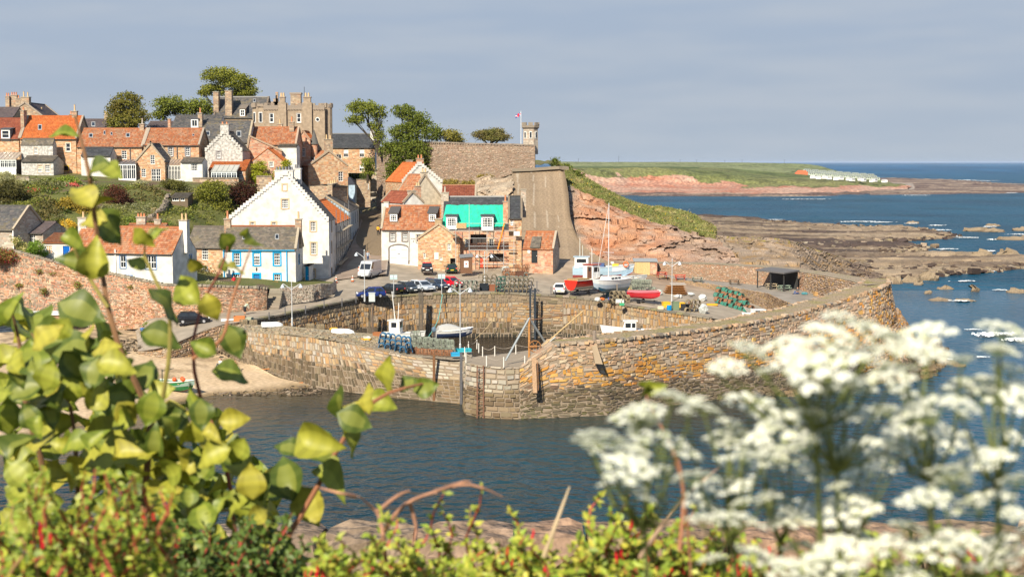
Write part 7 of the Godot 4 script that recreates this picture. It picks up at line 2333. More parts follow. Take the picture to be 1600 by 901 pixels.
	for k in [[361,505,4.5,"nearest the orange crates",.1],[424,510,4.95,"under the lamp post",.3],[535,521,4.9,"beside the yellow floats",-.1]]:
		t = thing("dinghy","small white upturned dinghy on the west pier %s" % k[3],"boat",on(k[0],k[1],k[2]) + Vector3(0,.55,0),k[4])
		hull(t,2.4,1.2,.5,[[2,Color(.62,.64,.64)]],Color(.4,.4,.4),{})
		t.rotation.x = PI
# ---------------------------------------------------------------- creels, lamps and other gear
func creel_mesh(frame: Color,net: Color) -> Array:
	var f := MB.new(); f.col = frame
	var arc := func(x: float) -> Array:
		var p := [Vector3(x,0,-.31)]
		for k in 7: p.append(Vector3(x,.2 + sin(PI*k/6)*.34,-cos(PI*k/6)*.31))
		p.append(Vector3(x,0,.31))
		return p
	for x in [-.42,0.0,.42]: f.tube(arc.call(x),[.05],4)
	for z in [-.31,.31]: f.bar(Vector3(-.42,0,z),Vector3(.42,0,z),.08)
	f.bar(Vector3(-.42,.54,0),Vector3(.42,.54,0),.07)
	var n := MB.new(); n.col = net
	for i in 7:
		var x := -.42 + .14*i
		var a: Array = arc.call(x)
		for k in a.size() - 1:
			n.bar(a[k],a[k + 1],.026)
			if i < 6: n.bar(a[k],arc.call(x + .14)[k + 1],.026)
	return [f.done(),n.done()]
func creel_stack(kind: Array,label: String,spots: Array,turn: float) -> void:
	var first: Node3D = null
	for s in spots:
		var l := label
		if first == null:
			first = thing("lobster_creel",l,"creel",s,turn + R(-.1,.1),label.replace("creel ","creels ") + " stack")
			obj("frame",kind[0],M.vc,first)
			obj("netting",kind[1],M.vc,first)
		else: dup(first,l,s,turn + R(-.12,.12))
func lamp_post(nm: String,label: String,p: Vector3,hgt: float,arms: int) -> void:
	var t := thing(nm,label,"lamp post",p)
	var m := MB.new(); m.col = Color(.50,.52,.53)
	m.tube([Vector3(0,0,0),Vector3(0,.9,0),Vector3(0,1.0,0),Vector3(0,hgt,0)],[.12,.11,.06,.045],8)
	obj("pole",m,M.metal,t)
	for s in ([-1,1] if arms == 2 else [-1]):
		m = MB.new(); m.col = Color(.50,.52,.53)
		var ps := []
		for k in 7: ps.append(Vector3(s*1.05*sin(k/6.0*PI*.5),hgt - .9 + .75*(1.0 - pow(1.0 - k/6.0,2)) - (.1 if k == 6 else 0.0),0))
		m.tube(ps,[.04],5)
		var a := obj("arm",m,M.metal,t)
		m = MB.new(); m.col = Color(.50,.56,.62)
		m.tube([Vector3(s*1.05,hgt - .25,0),Vector3(s*1.05,hgt - .4,0),Vector3(s*1.05,hgt - .62,0)],[.06,.16,.27],10)
		obj("lamp_shade",m,M.metal,a)
		m = MB.new(); m.col = Color(.7,.7,.66)
		m.ball(Vector3(s*1.05,hgt - .64,0),Vector3(.12,.12,.12),8,5)
		obj("bulb",m,M.vc,a)
	m = MB.new(); m.col = Color(.50,.52,.53)
	m.ball(Vector3(0,hgt + .05,0),Vector3(.07,.16,.07),6,5)
	obj("finial",m,M.metal,t)
func ladder(nm: String,label: String,a: Vector3,b: Vector3,w: float,c: Color,r := .07) -> void:
	var t := thing(nm,label,"ladder")
	for s in [-1,1]:
		var m := MB.new(); m.col = c
		m.bar(a + Vector3(s*w*.5,0,0),b + Vector3(s*w*.5,0,0),r)
		obj("rail",m,M.vc,t)
	var n := int((b - a).length()/.34)
	for k in n:
		var m := MB.new(); m.col = c
		var p := a.lerp(b,(k + .5)/n)
		m.bar(p - Vector3(w*.5,0,0),p + Vector3(w*.5,0,0),.045)
		obj("rung",m,M.vc,t)
func simple(nm: String,label: String,cat: String,f: Callable,m: Material,p := Vector3.ZERO,yaw := 0.0,group := "") -> MeshInstance3D:
	var mb := MB.new()
	f.call(mb)
	var o := obj(nm,mb,m)
	o.position = p
	o.rotation.y = yaw
	tag(o,label,cat,group)
	return o
func picnic(label: String,p: Vector3,yaw: float,c: Color) -> void:
	var t := thing("picnic_table",label,"picnic table",p,yaw)
	for k in 5: part(t,"plank",func(m): m.col = cj(c,.08); m.box(Vector3(0,.74,-.32 + k*.16),Vector3(1.7,.05,.145)),M.vc)
	for z in [-.72,.72]: part(t,"seat",func(m): m.col = cj(c,.08); m.box(Vector3(0,.45,z),Vector3(1.7,.05,.27)),M.vc)
	for x in [-.62,.62]:
		part(t,"leg",func(m):
			m.col = c*.8
			for s in [-1,1]: m.bar(Vector3(x,0,s*.62),Vector3(x,.72,s*.22),.09)
			m.bar(Vector3(x,.42,-.8),Vector3(x,.42,.8),.09),M.vc)
func build_gear() -> void:
	var up := Vector3.UP
	var green := creel_mesh(Color(.05,.11,.09),Color(.05,.27,.20))
	var tan_ := creel_mesh(Color(.16,.13,.09),Color(.34,.27,.17))
	var grey := creel_mesh(Color(.13,.14,.12),Color(.30,.34,.27))
	var blue := creel_mesh(Color(.04,.12,.22),Color(.10,.28,.36))
	var oran := creel_mesh(Color(.14,.08,.05),Color(.36,.16,.08))
	var grid := func(px: float,py: float,cols: int,rows: int,dx: float,skip := 0.0) -> Array:
		var r := []
		for j in rows:
			for i in cols:
				if R(0,1) < skip*(1.0 + j)*.5: continue
				r.append(Q(px + i*dx + j*dx*.15,py) + Vector3(R(-.04,.04),j*.53,R(-.15,.1)))
		return r
	var end := PI/2
	creel_stack(green,"lobster creel with green end ring at the left of the long quay stack",grid.call(777,456,2,4,7.2),end)
	creel_stack(tan_,"tan netted lobster creel in the long stack above the basin wall",grid.call(791.5,457,6,4,7.0,.12),end)
	creel_stack(grey,"grey green lobster creel in the second row behind the long quay stack",grid.call(782,449,6,4,7.4,.2),end)
	creel_stack(grey,"grey green lobster creel in the rounded pile right of the red car",grid.call(712,456,5,3,7.0,.25),end + .3)
	creel_stack(tan_,"dark lobster creel in the pile around the lamp post foot",grid.call(748,452,4,4,7.0,.2),end)
	creel_stack(oran,"rust orange lobster creel in the heap before the scaffolded house",grid.call(790,430,5,3,7.6,.25),.4)
	creel_stack(tan_,"brown netted lobster creel in the heap beside the yacht's bow",grid.call(956,473,4,3,7.4,.1),.9)
	creel_stack(grey,"weathered lobster creel in the pile behind the red covered boat",grid.call(989,454,5,3,7.4,.2),.3)
	for r in 5: creel_stack(green if r % 2 == 0 else oran,"%s lobster creel, %s tier of the long stack by the retaining wall" % ["green" if r % 2 == 0 else "orange",["lowest","second","middle","fourth","top"][r]],range(8 - r/2).map(func(i): return Q(1122 + i*7.4 + r*1.0,474 + i*2.1) + Vector3(R(-.2,.2),r*.42 + R(-.1,.1),-r*.4 + R(-.25,.25))),end + .35)
	creel_stack(tan_,"dark lobster creel in the low pile beside the black crates",grid.call(1074,487,3,3,7.2,.25),end)
	creel_stack(blue,"blue lobster creel in the stack on the west pier",range(18).map(func(i): return on(598 + (i % 6)*8.0,543 + (i % 6)*1.5,4.5) + Vector3(R(-.1,.1),int(i/6)*.52,R(-.5,.3))),end)
	creel_stack(grey,"old netted lobster creel in the heap at the end of the west pier",range(22).map(func(i): return on(648 + (i % 7)*9.0,548 + (i % 7)*1.1,4.3) + Vector3(R(-.1,.1),int(i/7)*.5,R(-.6,.3))),.5)
	creel_stack(oran,"orange roped lobster creel among the old ones on the west pier",range(6).map(func(i): return on(645 + i*11.0,552 + i*.8,4.3) + Vector3(0,R(0,.1),0)),.2)
	creel_stack(tan_,"small brown creel set down alone beside the dinghies on the west pier",[on(380,506,4.7),on(395,507,4.8),on(500,514,4.95),on(484,513,4.95)],.3)
	for k in [[1041,480,.95,.75,.7,Color(.62,.38,.03),"fish_box","yellow fish box left of the white lamp post foot"],[1046,485,.7,.7,.7,Color(.0,.20,.48),"barrel","bright blue plastic barrel below the yellow box"],[1056,484,.8,1.1,.7,Color(.14,.19,.12),"crate","green mesh crate at the foot of the lamp post"],[1065,481,.9,.75,.7,Color(.62,.36,.03),"fish_box","yellow fish box right of the lamp post foot"],[1072,485,1.3,.85,.8,Color(.025,.025,.03),"crate","large black crate beside the low creel pile"],[1079,482,.7,1.0,.7,Color(.20,.12,.08),"barrel","brown rusty drum behind the black crate"],[1099,490,1.1,1.25,.8,Color(.52,.54,.52),"net_bag","white wrapped net bale at the end of the basin wall"],[1032,483,.75,.4,.6,Color(.55,.50,.38),"fish_box","pale tan box beside the red boat's trailer"],[985,452,.7,.4,.6,Color(.66,.40,.03),"fish_box","yellow box on the quay behind the yacht"],[953,470,.5,.5,.5,Color(.02,.09,.50),"buoy","round blue buoy below the yacht"],[934,470,.7,.5,.5,Color(.6,.6,.58),"net_bag","white bag at the quay edge left of the yacht"],[940,469,.9,.35,.6,Color(.60,.16,.04),"net_heap","orange heap of net at the quay edge"],[968,473,1.1,.55,.7,Color(.60,.62,.58),"crate","white fish crates under the brown creel heap"],[972,477,.6,.3,.6,Color(.05,.32,.16),"crate","small green crate at the quay edge"],[1060,465,1.1,.45,.7,Color(.6,.61,.6),"net_bag","white sack lying right of the lamp post"],[1078,461,1.3,.4,.9,Color(.55,.57,.56),"net_bag","white tarpaulin heap before the retaining wall"],[1030,460,.8,.7,.6,Color(.5,.56,.52),"net_bag","white and green bundle beside the orange rack"],[1098,470,1.2,.9,.8,Color(.62,.63,.62),"net_bag","white plastic sheet at the left end of the orange and green stack"],[1113,477,1.4,.22,.7,Color(.66,.32,.03),"fish_box","flat orange box in front of the orange and green stack"],[756,454,1.1,1.0,.8,Color(.015,.018,.025),"bin","black bin under the lamp post on the quay"],[770,454,1.0,.85,.8,Color(.22,.09,.05),"crate","rusty red crate beside the black bin"],[694,458,.5,.55,.5,Color(.02,.02,.022),"bin","small black bin at the two panel sign"],[568,531,1.4,.35,.9,Color(.66,.66,.62),"fish_box","white fish boxes stacked on the west pier"],[570,535,1.2,.4,.8,Color(.66,.36,.03),"fish_box","orange fish box below the white ones on the west pier"],[589,528,.9,.65,.7,Color(.30,.12,.05),"crate","brown open crate behind the blue creels"],[521,517,1.1,.4,.7,Color(.66,.38,.04),"float","yellow float on the rubble of the west pier"],[374,504,1.3,.8,.9,Color(.45,.17,.06),"crate","orange slatted crate at the root of the west pier"],[388,504,.9,.65,.7,Color(.32,.34,.26),"crate","green wire crate at the root of the west pier"],[724,549,1.5,.3,.9,Color(.03,.34,.42),"fish_box","turquoise box at the foot of the lamp post on the west pier"],[712,556,.9,.35,.6,Color(.03,.28,.5),"crate","blue crate at the end of the creel heap"],[790,425,1.3,.9,.9,Color(.40,.42,.40),"net_bag","grey white sack in front of the scaffold"],[812,432,1.1,.8,.8,Color(.10,.05,.035),"crate","dark rusty bin in the heap before the hut"],[1302,473,1.1,.9,.7,Color(.03,.035,.035),"gas_barbecue","black covered barbecue near the end of the upper walkway"],[1258,460,.9,.3,.5,Color(.08,.26,.30),"holdall","teal holdall lying near the seated person"],[1277,462,.8,.55,.5,Color(.40,.24,.10),"timber_block","brown timber block on the upper walkway"],[957,415,.6,.6,.6,Color(.7,.7,.68),"buoy","white buoy by the wall left of the plywood hut"],[988,419,1.1,.8,.7,Color(.03,.03,.03),"net_heap","black heap left of the plywood hut"]]:
		var b: Vector3 = Q(k[0],k[1])
		if float(k[0]) < 600 and float(k[1]) > 500 or float(k[1]) > 545: b = on(k[0],k[1],4.5 if k[0] > 400 else 4.75)
		if float(k[0]) > 1240: b = on(k[0],k[1],5.62)
		var t := thing(k[6],k[7],String(k[6]).replace("_"," "),b,R(-.25,.25))
		var m := MB.new(); m.col = k[5]
		var w: float = k[2]; var hh: float = k[3]; var d: float = k[4]
		if k[6] in ["net_bag","net_heap","holdall","gas_barbecue","float"]:
			m.ball(Vector3(0,hh*.45,0),Vector3(w*.55,hh*.6,d*.6),10,7)
			for i in m.v.size(): m.v[i] += Vector3(nz(m.v[i] + b,2.0),nz(m.v[i] + b,2.4)*.5,nz(m.v[i] - b,2.0))*.22
			obj("bundle",m,M.vcg,t)
		elif k[6] in ["barrel","buoy"]:
			m.tube([Vector3(0,0,0),Vector3(0,hh*.08,0),Vector3(0,hh*.5,0),Vector3(0,hh*.92,0),Vector3(0,hh,0)],[w*.42,w*.47,w*.5,w*.47,w*.4],12)
			obj("drum",m,M.gloss,t)
		else:
			m.bx(Vector3(-w/2,0,-d/2),Vector3(w/2,.05,d/2))
			for s in [-1,1]:
				m.box(Vector3(s*w*.5,hh*.5,0),Vector3(.05,hh,d)); m.box(Vector3(0,hh*.5,s*d*.5),Vector3(w - .06,hh,.05))
				m.box(Vector3(s*w*.5,hh - .04,0),Vector3(.1,.08,d + .1)); m.box(Vector3(0,hh - .04,s*d*.5),Vector3(w - .1,.082,.1))
			m.bx(Vector3(-w/2 + .05,hh*.72,-d/2 + .05),Vector3(w/2 - .05,hh*.75,d/2 - .05))
			obj("box",m,M.vc,t)
	var rk := thing("board_rack","stack of orange brown slatted trays beside the lamp post","stack of trays",Q(1055,459),.1)
	for k in 5: part(rk,"tray",func(m):
		m.col = cj(Color(.44,.20,.07),.12)
		for j in 5: m.box(Vector3(R(-.06,.06),.1 + k*.26,-.6 + j*.3),Vector3(3.4 - k*.22,.06,.24))
		m.box(Vector3(0,.02 + k*.26,0),Vector3(3.0 - k*.2,.1,1.2)),M.vcg)
	part(rk,"lid",func(m): m.col = Color(.42,.36,.30); m.box(Vector3(.4,1.42,0),Vector3(2.2,.08,1.4),Basis(Vector3.RIGHT,.12)),M.vcg)
	simple("hatch_board","grey board leaning at the right end of the orange and green stack","board",func(m): m.col = Color(.42,.38,.33); m.box(Vector3(0,.5,0),Vector3(1.5,.07,1.5),Basis.from_euler(Vector3(.5,.3,-.4))),M.vcg,Q(1172,492))
	lamp_post("lamp_post","tall white double lamp post rising from the root of the west pier",on(456,509,5.0),5.1,2)
	lamp_post("lamp_post","double lamp post beside the dark blue car at the quay edge",Q(569.5,471),6.6,1)
	lamp_post("lamp_post","tall white double lamp post at the end of the west pier",on(719,551,4.2),7.0,2)
	lamp_post("lamp_post","double lamp post above the creels in front of the red door",Q(757,443),4.4,2)
	lamp_post("lamp_post","white double lamp post among the boxes on the creel yard",Q(1050,471),5.7,2)
	lamp_post("street_lamp","single lamp post in front of the clipped hedge up the lane",at(575.6,296,286),5.6,1)
	for k in [[615,464,3.0,"two panel sign on a post before the black car"],[690,460,2.8,"two panel sign on a post before the blue grey estate"]]:
		var t := thing("parking_sign",k[3],"sign",Q(k[0],k[1]))
		part(t,"post",func(m): m.col = Color(.5,.52,.53); m.rod(Vector3.ZERO,Vector3(0,k[2],0),.05,6),M.metal)
		for s in [-1,1]: part(t,"panel",func(m): m.col = Color(.36,.46,.48); m.bx(Vector3(s*.26 - .23,float(k[2]) - .65,.05),Vector3(s*.26 + .23,k[2],.09)); m.col = Color(.7,.72,.7); m.bx(Vector3(s*.26 - .15,float(k[2]) - .3,.09),Vector3(s*.26 + .12,float(k[2]) - .12,.094)),M.vc)
	simple("electric_cabinet","grey cabinet on the quay edge beside the dark blue car","cabinet",func(m): m.col = Color(.42,.46,.46); m.bx(Vector3(-.4,0,-.2),Vector3(.4,1.1,.2)); m.bx(Vector3(-.45,1.1,-.25),Vector3(.45,1.18,.25)),M.vc,Q(581,471))
	var posts := [[420,499,.8,"left of the lamp post on the sloping street"],[445,492,.9,"above the lamp post on the sloping street"],[506,481,.9,"below the blue bins"],[534,479,1.0,"at the quay corner left of the parked cars"],[556,473,1.4,"near the dark blue car"],[861,460,1.0,"left of the white hatchback"],[867,461,.8,"at the white hatchback's bumper"],[839,458,1.6,"right of the quay ladder"],[830,458,1.6,"left of the quay ladder"],[477,490,.9,"on the bend of the sloping street"]]
	for k in posts: simple("bollard","thin dark iron post %s" % k[3],"post",func(m): m.col = Color(.10,.10,.11); m.tube([Vector3.ZERO,Vector3(0,k[2],0),Vector3(0,float(k[2]) + .08,0)],[.07,.06,.08],6),M.vc,Q(k[0],k[1]))
	for k in [[550.5,440,"by the lane foot"],[525,442,"at the scaffold of the tall white house"],[561,424,"behind the silver van"]]:
		var c := thing("traffic_cone","orange and white traffic cone %s" % k[2],"cone",Q(k[0],k[1]))
		part(c,"base",func(m): m.col = Color(.05,.05,.05); m.box(Vector3(0,.03,0),Vector3(.42,.06,.42)),M.vc)
		part(c,"body",func(m):
			for j in 4:
				m.col = Color(.7,.12,.03) if j % 2 == 0 else Color(.75,.75,.72)
				m.tube([Vector3(0,.05 + j*.22,0),Vector3(0,.27 + j*.22,0)],[.19 - j*.042,.19 - (j + 1)*.042],10),M.vc)
	for k in 3:
		var t := thing("wheelie_bin","%s of the three blue wheelie bins beside the garden wall" % ["left, open one","middle one","right one"][k],"bin",Q(493 + k*6.0,469 - k*1.4),-.2)
		part(t,"body",func(m): m.col = Color(.0,.11,.45); m.loft([[Vector3(-.27,.06,-.3),Vector3(.27,.06,-.3),Vector3(.27,.06,.3),Vector3(-.27,.06,.3)],[Vector3(-.33,1.3,-.37),Vector3(.33,1.3,-.37),Vector3(.33,1.3,.37),Vector3(-.33,1.3,.37)]]),M.gloss)
		part(t,"lid",func(m): m.col = Color(.0,.12,.48); m.box(Vector3(-.36,1.45,0) if k == 0 else Vector3(0,1.36,0),Vector3(.7,.1,.78),Basis(Vector3.BACK,.9 if k == 0 else .06)),M.gloss)
		for z in [-.3,.3]: part(t,"wheel",func(m): m.tube([Vector3(-.3,.12,z - .04),Vector3(-.3,.12,z + .04)],[.12,.12],8),M.black)
	for k in [[407,449.6,"left"],[425,449.6,"right"]]:
		var t := thing("garden_bench","wooden bench %s under the blue framed windows" % ("by the blue front door" if k[2] == "left" else "below the right hand ground floor window"),"bench",at(k[0],451,194.5))
		for j in 3: part(t,"slat",func(m): m.col = Color(.42,.19,.07); m.bx(Vector3(-.75,.44,-.2 + j*.16),Vector3(.75,.49,-.07 + j*.16)),M.vc)
		for j in 3: part(t,"back_slat",func(m): m.col = Color(.42,.19,.07); m.bx(Vector3(-.75,.6 + j*.14,-.3),Vector3(.75,.7 + j*.14,-.26)),M.vc)
		for x in [-.7,.7]: part(t,"leg",func(m): m.col = Color(.32,.14,.06); m.bx(Vector3(x - .05,0,.2),Vector3(x + .05,.44,.28)); m.bx(Vector3(x - .05,0,-.34),Vector3(x + .05,1.0,-.27)),M.vc)
	var sb := thing("stone_bench","grey bench against the stone gable between the two small cars","bench",Q(686,418))
	part(sb,"seat",func(m): m.col = Color(.35,.35,.35); m.bx(Vector3(-.8,.42,-.25),Vector3(.8,.5,.25)),M.vc)
	for x in [-.6,.6]: part(sb,"leg",func(m): m.col = Color(.2,.2,.2); m.bx(Vector3(x - .08,0,-.2),Vector3(x + .08,.42,.2)),M.vc)
	simple("loose_tyre","grey tyre propped against the timber kiosk","tyre",func(m):
		var c := []
		for k in 17: c.append(Vector3(cos(TAU*k/16)*.32,.4 + sin(TAU*k/16)*.32,0))
		m.col = Color(.12,.12,.125)
		m.tube(c,[.12],7,false),M.vc,Q(721,427),.5)
	var dk := thing("derrick","steel tripod derrick with rusty mast and winch on the pier head","derrick")
	var apex := at(827,497,135.3)
	var foot := at(828,558,135.6)
	part(dk,"mast",func(m): m.col = Color(.50,.24,.08); m.rod(Vector3(apex.x,foot.y - .2,apex.z),apex,.11,8),M.vcg)
	for g in [at(790,563,134.5),at(861,549,137.5)]: part(dk,"leg",func(m): m.col = Color(.27,.30,.32); m.rod(g,apex,.11,8),M.metal)
	part(dk,"boom",func(m): m.col = Color(.52,.38,.20); m.rod(at(829,557,135.4),at(911,486,137.5),.075,7); m.col = Color(.5,.52,.52); m.rod(at(833,556,135.4),at(868,526,136.3),.06,6),M.vcg)
	part(dk,"stay",func(m): m.col = Color(.16,.08,.05); m.rod(apex + Vector3(0,-.2,0),at(903,489,137.2),.05,5),M.vc)
	part(dk,"winch_wheel",func(m):
		m.col = Color(.34,.16,.06)
		var c := at(836,541,135.2)
		var ps := []
		for k in 15: ps.append(c + Vector3(cos(TAU*k/14)*.55,sin(TAU*k/14)*.55,0))
		m.tube(ps,[.05],5,false)
		for k in 3: m.bar(c - Vector3(cos(PI*k/3),sin(PI*k/3),0)*.55,c + Vector3(cos(PI*k/3),sin(PI*k/3),0)*.55,.05)
		m.rod(c - Vector3(.6,.05,0),c + Vector3(.2,0,0),.12,7),M.vcg)
	ladder("quay_ladder","ladder between two tall black timbers on the basin wall",at(832,540,192.2),at(832,454,193.3),.75,Color(.28,.28,.28))
	for k in [[828.5,450,545,192.1,Color(.035,.045,.06),"left black timber of the quay ladder"],[836,450,545,192.1,Color(.035,.045,.06),"right black timber of the quay ladder"],[577,476,521,186.9,Color(.14,.11,.08),"left timber of the pair below the dark blue car"],[582,474,522,186.9,Color(.13,.10,.08),"right timber of the pair below the dark blue car"],[655.5,457,540,190.3,Color(.13,.11,.09),"left timber of the pair under the silver estate"],[659.5,457,540,190.3,Color(.12,.10,.08),"right timber of the pair under the silver estate"],[678,553,634,141.6,Color(.20,.10,.05),"rusty timber on the outer face of the west pier end"],[720.5,551,634,140.0,Color(.12,.12,.13),"grey iron post at the harbour entrance"]]:
		simple("fender_post",k[5],"fender post",func(m): m.col = k[4]; m.bar(at(k[0],k[1],k[3]),at(k[0],k[2],k[3]),.26),M.vcg)
	ladder("quay_ladder","rusty ladder in the recess near the white motor boat",at(950,530,191.6),at(950,474,192.4),.8,Color(.22,.15,.10))
	ladder("pier_ladder","rusty iron ladder down the pale ashlar pier head",at(750.5,657,132.2),at(750.5,571,133.5),.6,Color(.13,.065,.04),.12)
	simple("timber_fender","thick weathered timber fender bolted to the pier head","fender",func(m): m.col = Color(.40,.26,.16); m.bar(at(834,560,132.6),at(836,615,131.2),.5,.4); m.col = Color(.2,.1,.05); m.bar(at(840,566,132.4),at(841,610,131.0),.08),M.vcg)
	ladder("wall_rails","pair of rusty iron rails leaning on the far end of the pier wall",at(1353,515,166.5),at(1347,469,171.5),.6,Color(.26,.08,.04))
	var but := thing("mooring_buttress","sloping pale stone buttress topped by an iron mooring post","mooring post")
	part(but,"buttress",func(m): m.col = Color(.48,.37,.25); m.prism([at(924,534,135.0),at(931,533,135.0),at(942,569,132.9),at(930,568,132.9)],Vector3(0,-.1,-.9)),M.stone)
	part(but,"post",func(m): m.col = Color(.26,.21,.17); m.tube([at(929,534,135.6),at(929,518,135.7),at(929,516,135.7)],[.2,.17,.14],8),M.vcg)
	for set_ in [[[[728,567],[760,572],[787,574],[820,572]],4.75,"white posts and chain along the edge of the pier head"],[[[754,557],[773,556],[806,553],[853,551]],4.75,"white and rusty posts and chain on the basin side of the pier head"],[[[726,557],[732,548],[745,545],[748,551]],4.25,"chain railing around the end of the west pier"]]:
		var t := thing("chain_railing",set_[2],"railing")
		var last = null
		for k in set_[0]:
			var b := on(k[0],k[1],set_[1])
			part(t,"post",func(m): m.col = Color(.62,.60,.56); m.rod(b,b + up*1.0,.05,6),M.vc)
			if last != null:
				var l: Vector3 = last
				part(t,"chain",func(m):
					m.col = Color(.35,.30,.25)
					var ps := []
					for j in 7: ps.append(l.lerp(b,j/6.0) + up*(.92 - .28*sin(PI*j/6.0)))
					m.tube(ps,[.022],4),M.vc)
			last = b
	for k in [[[405,577.5,159],[447,573,156.5],[492,563,151.8],"long orange mooring rope from the sand to the west pier",Color(.52,.20,.06)],[[467,598,152.5],[530,592,150],[586,577,147.8],"second orange mooring rope stretched to the west pier",Color(.50,.19,.06)],[[691,460,193],[684,500,190],[668,528,186],"turquoise rope hanging from the quay to the covered boat",Color(.10,.38,.36)],[[770,500,192.8],[757,516,192],[742,530,190],"old rope sagging on the basin wall",Color(.34,.26,.15)]]:
		simple("mooring_rope",k[3],"rope",func(m):
			m.col = k[4]
			var a := at(k[0][0],k[0][1],k[0][2]); var b := at(k[1][0],k[1][1],k[1][2]); var c := at(k[2][0],k[2][1],k[2][2])
			var ps := []
			for j in 13: ps.append(line_at([a,b,c],j/12.0))
			m.tube(ps,[.045],5),M.vc)
	picnic("red picnic table left of the other red one by the sea wall",on(1034,433,6.6),.1,Color(.45,.07,.045))
	picnic("red picnic table nearest the white lamp post",on(1063,437,6.2),-.05,Color(.50,.07,.045))
	picnic("grey green picnic table right of the red ones",on(1090,441,5.95),.05,Color(.20,.23,.19))
	picnic("dark brown picnic table halfway to the shelter",on(1148,445,5.7),.0,Color(.13,.10,.07))
	picnic("pale wooden picnic table under the shelter",on(1206,451,5.62),.1,Color(.44,.36,.25))
	picnic("pale green picnic table at the front of the shelter",on(1226,454,5.62),.2,Color(.26,.33,.26))
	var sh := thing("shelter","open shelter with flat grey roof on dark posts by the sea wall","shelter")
	var c0 := on(1184,449.5,5.62); var c1 := on(1225,455,5.62); var c2 := on(1246,452,5.62)
	var c3 := c0 + c2 - c1
	for c in [c0,c0.lerp(c1,.5),c1,c2]: part(sh,"post",func(m): m.col = Color(.03,.03,.03); m.bar(c,c + up*2.5,.16),M.vc)
	part(sh,"roof",func(m):
		m.col = Color(.16,.15,.15)
		var d := (c1 - c0).normalized()*.3; var e := (c1 - c2).normalized()*.3
		m.prism([c0 - d + e + up*2.5,c1 + d + e + up*2.5,c2 + d - e + up*2.62,c3 - d - e + up*2.62],up*.2),M.vcg)
	part(sh,"painted_rear_shade",func(m): m.col = Color(.05,.05,.05); m.prism([c2,c3,c3 + up*2.55,c2 + up*2.55],Vector3(.05,0,-.05)),M.vc)  # near-black sheet added to paint the shade on the wall behind
	var hp := on(991.6,427,6.9)
	var ht := thing("plywood_hut","tan plywood hut with grey roof against the sea wall","hut",hp)
	part(ht,"wall",func(m): m.col = Color(.60,.43,.21); m.bx(Vector3(0,-.3,-2.0),Vector3(2.4,1.85,0)),M.vcg)
	for k in 7: part(ht,"board",func(m): m.col = cj(Color(.62,.45,.22),.06); m.bx(Vector3(.02 + k*.34,-.25,.0),Vector3(.34 + k*.34,1.8,.03)),M.vcg)
	part(ht,"brick_bay",func(m): m.bx(Vector3(2.41,-.3,-1.9),Vector3(3.5,1.75,-.05)),M.redst)
	part(ht,"roof",func(m): m.col = Color(.25,.26,.27); m.prism([Vector3(-.15,1.82,.15),Vector3(3.6,1.78,.15),Vector3(3.6,2.1,-2.1),Vector3(-.15,2.14,-2.1)],Vector3(0,.1,0)),M.vc)
	simple("beach_store","low store with white flat roof at the foot of the garden wall","store",func(m): m.col = Color(.30,.18,.12); m.bx(Vector3(0,-1.5,-2.5),Vector3(5.2,1.6,0)); m.col = Color(.66,.68,.68); m.bx(Vector3(-.2,1.6,-2.7),Vector3(5.4,1.85,.2)),M.vc,at(40,512,177.5),.05)
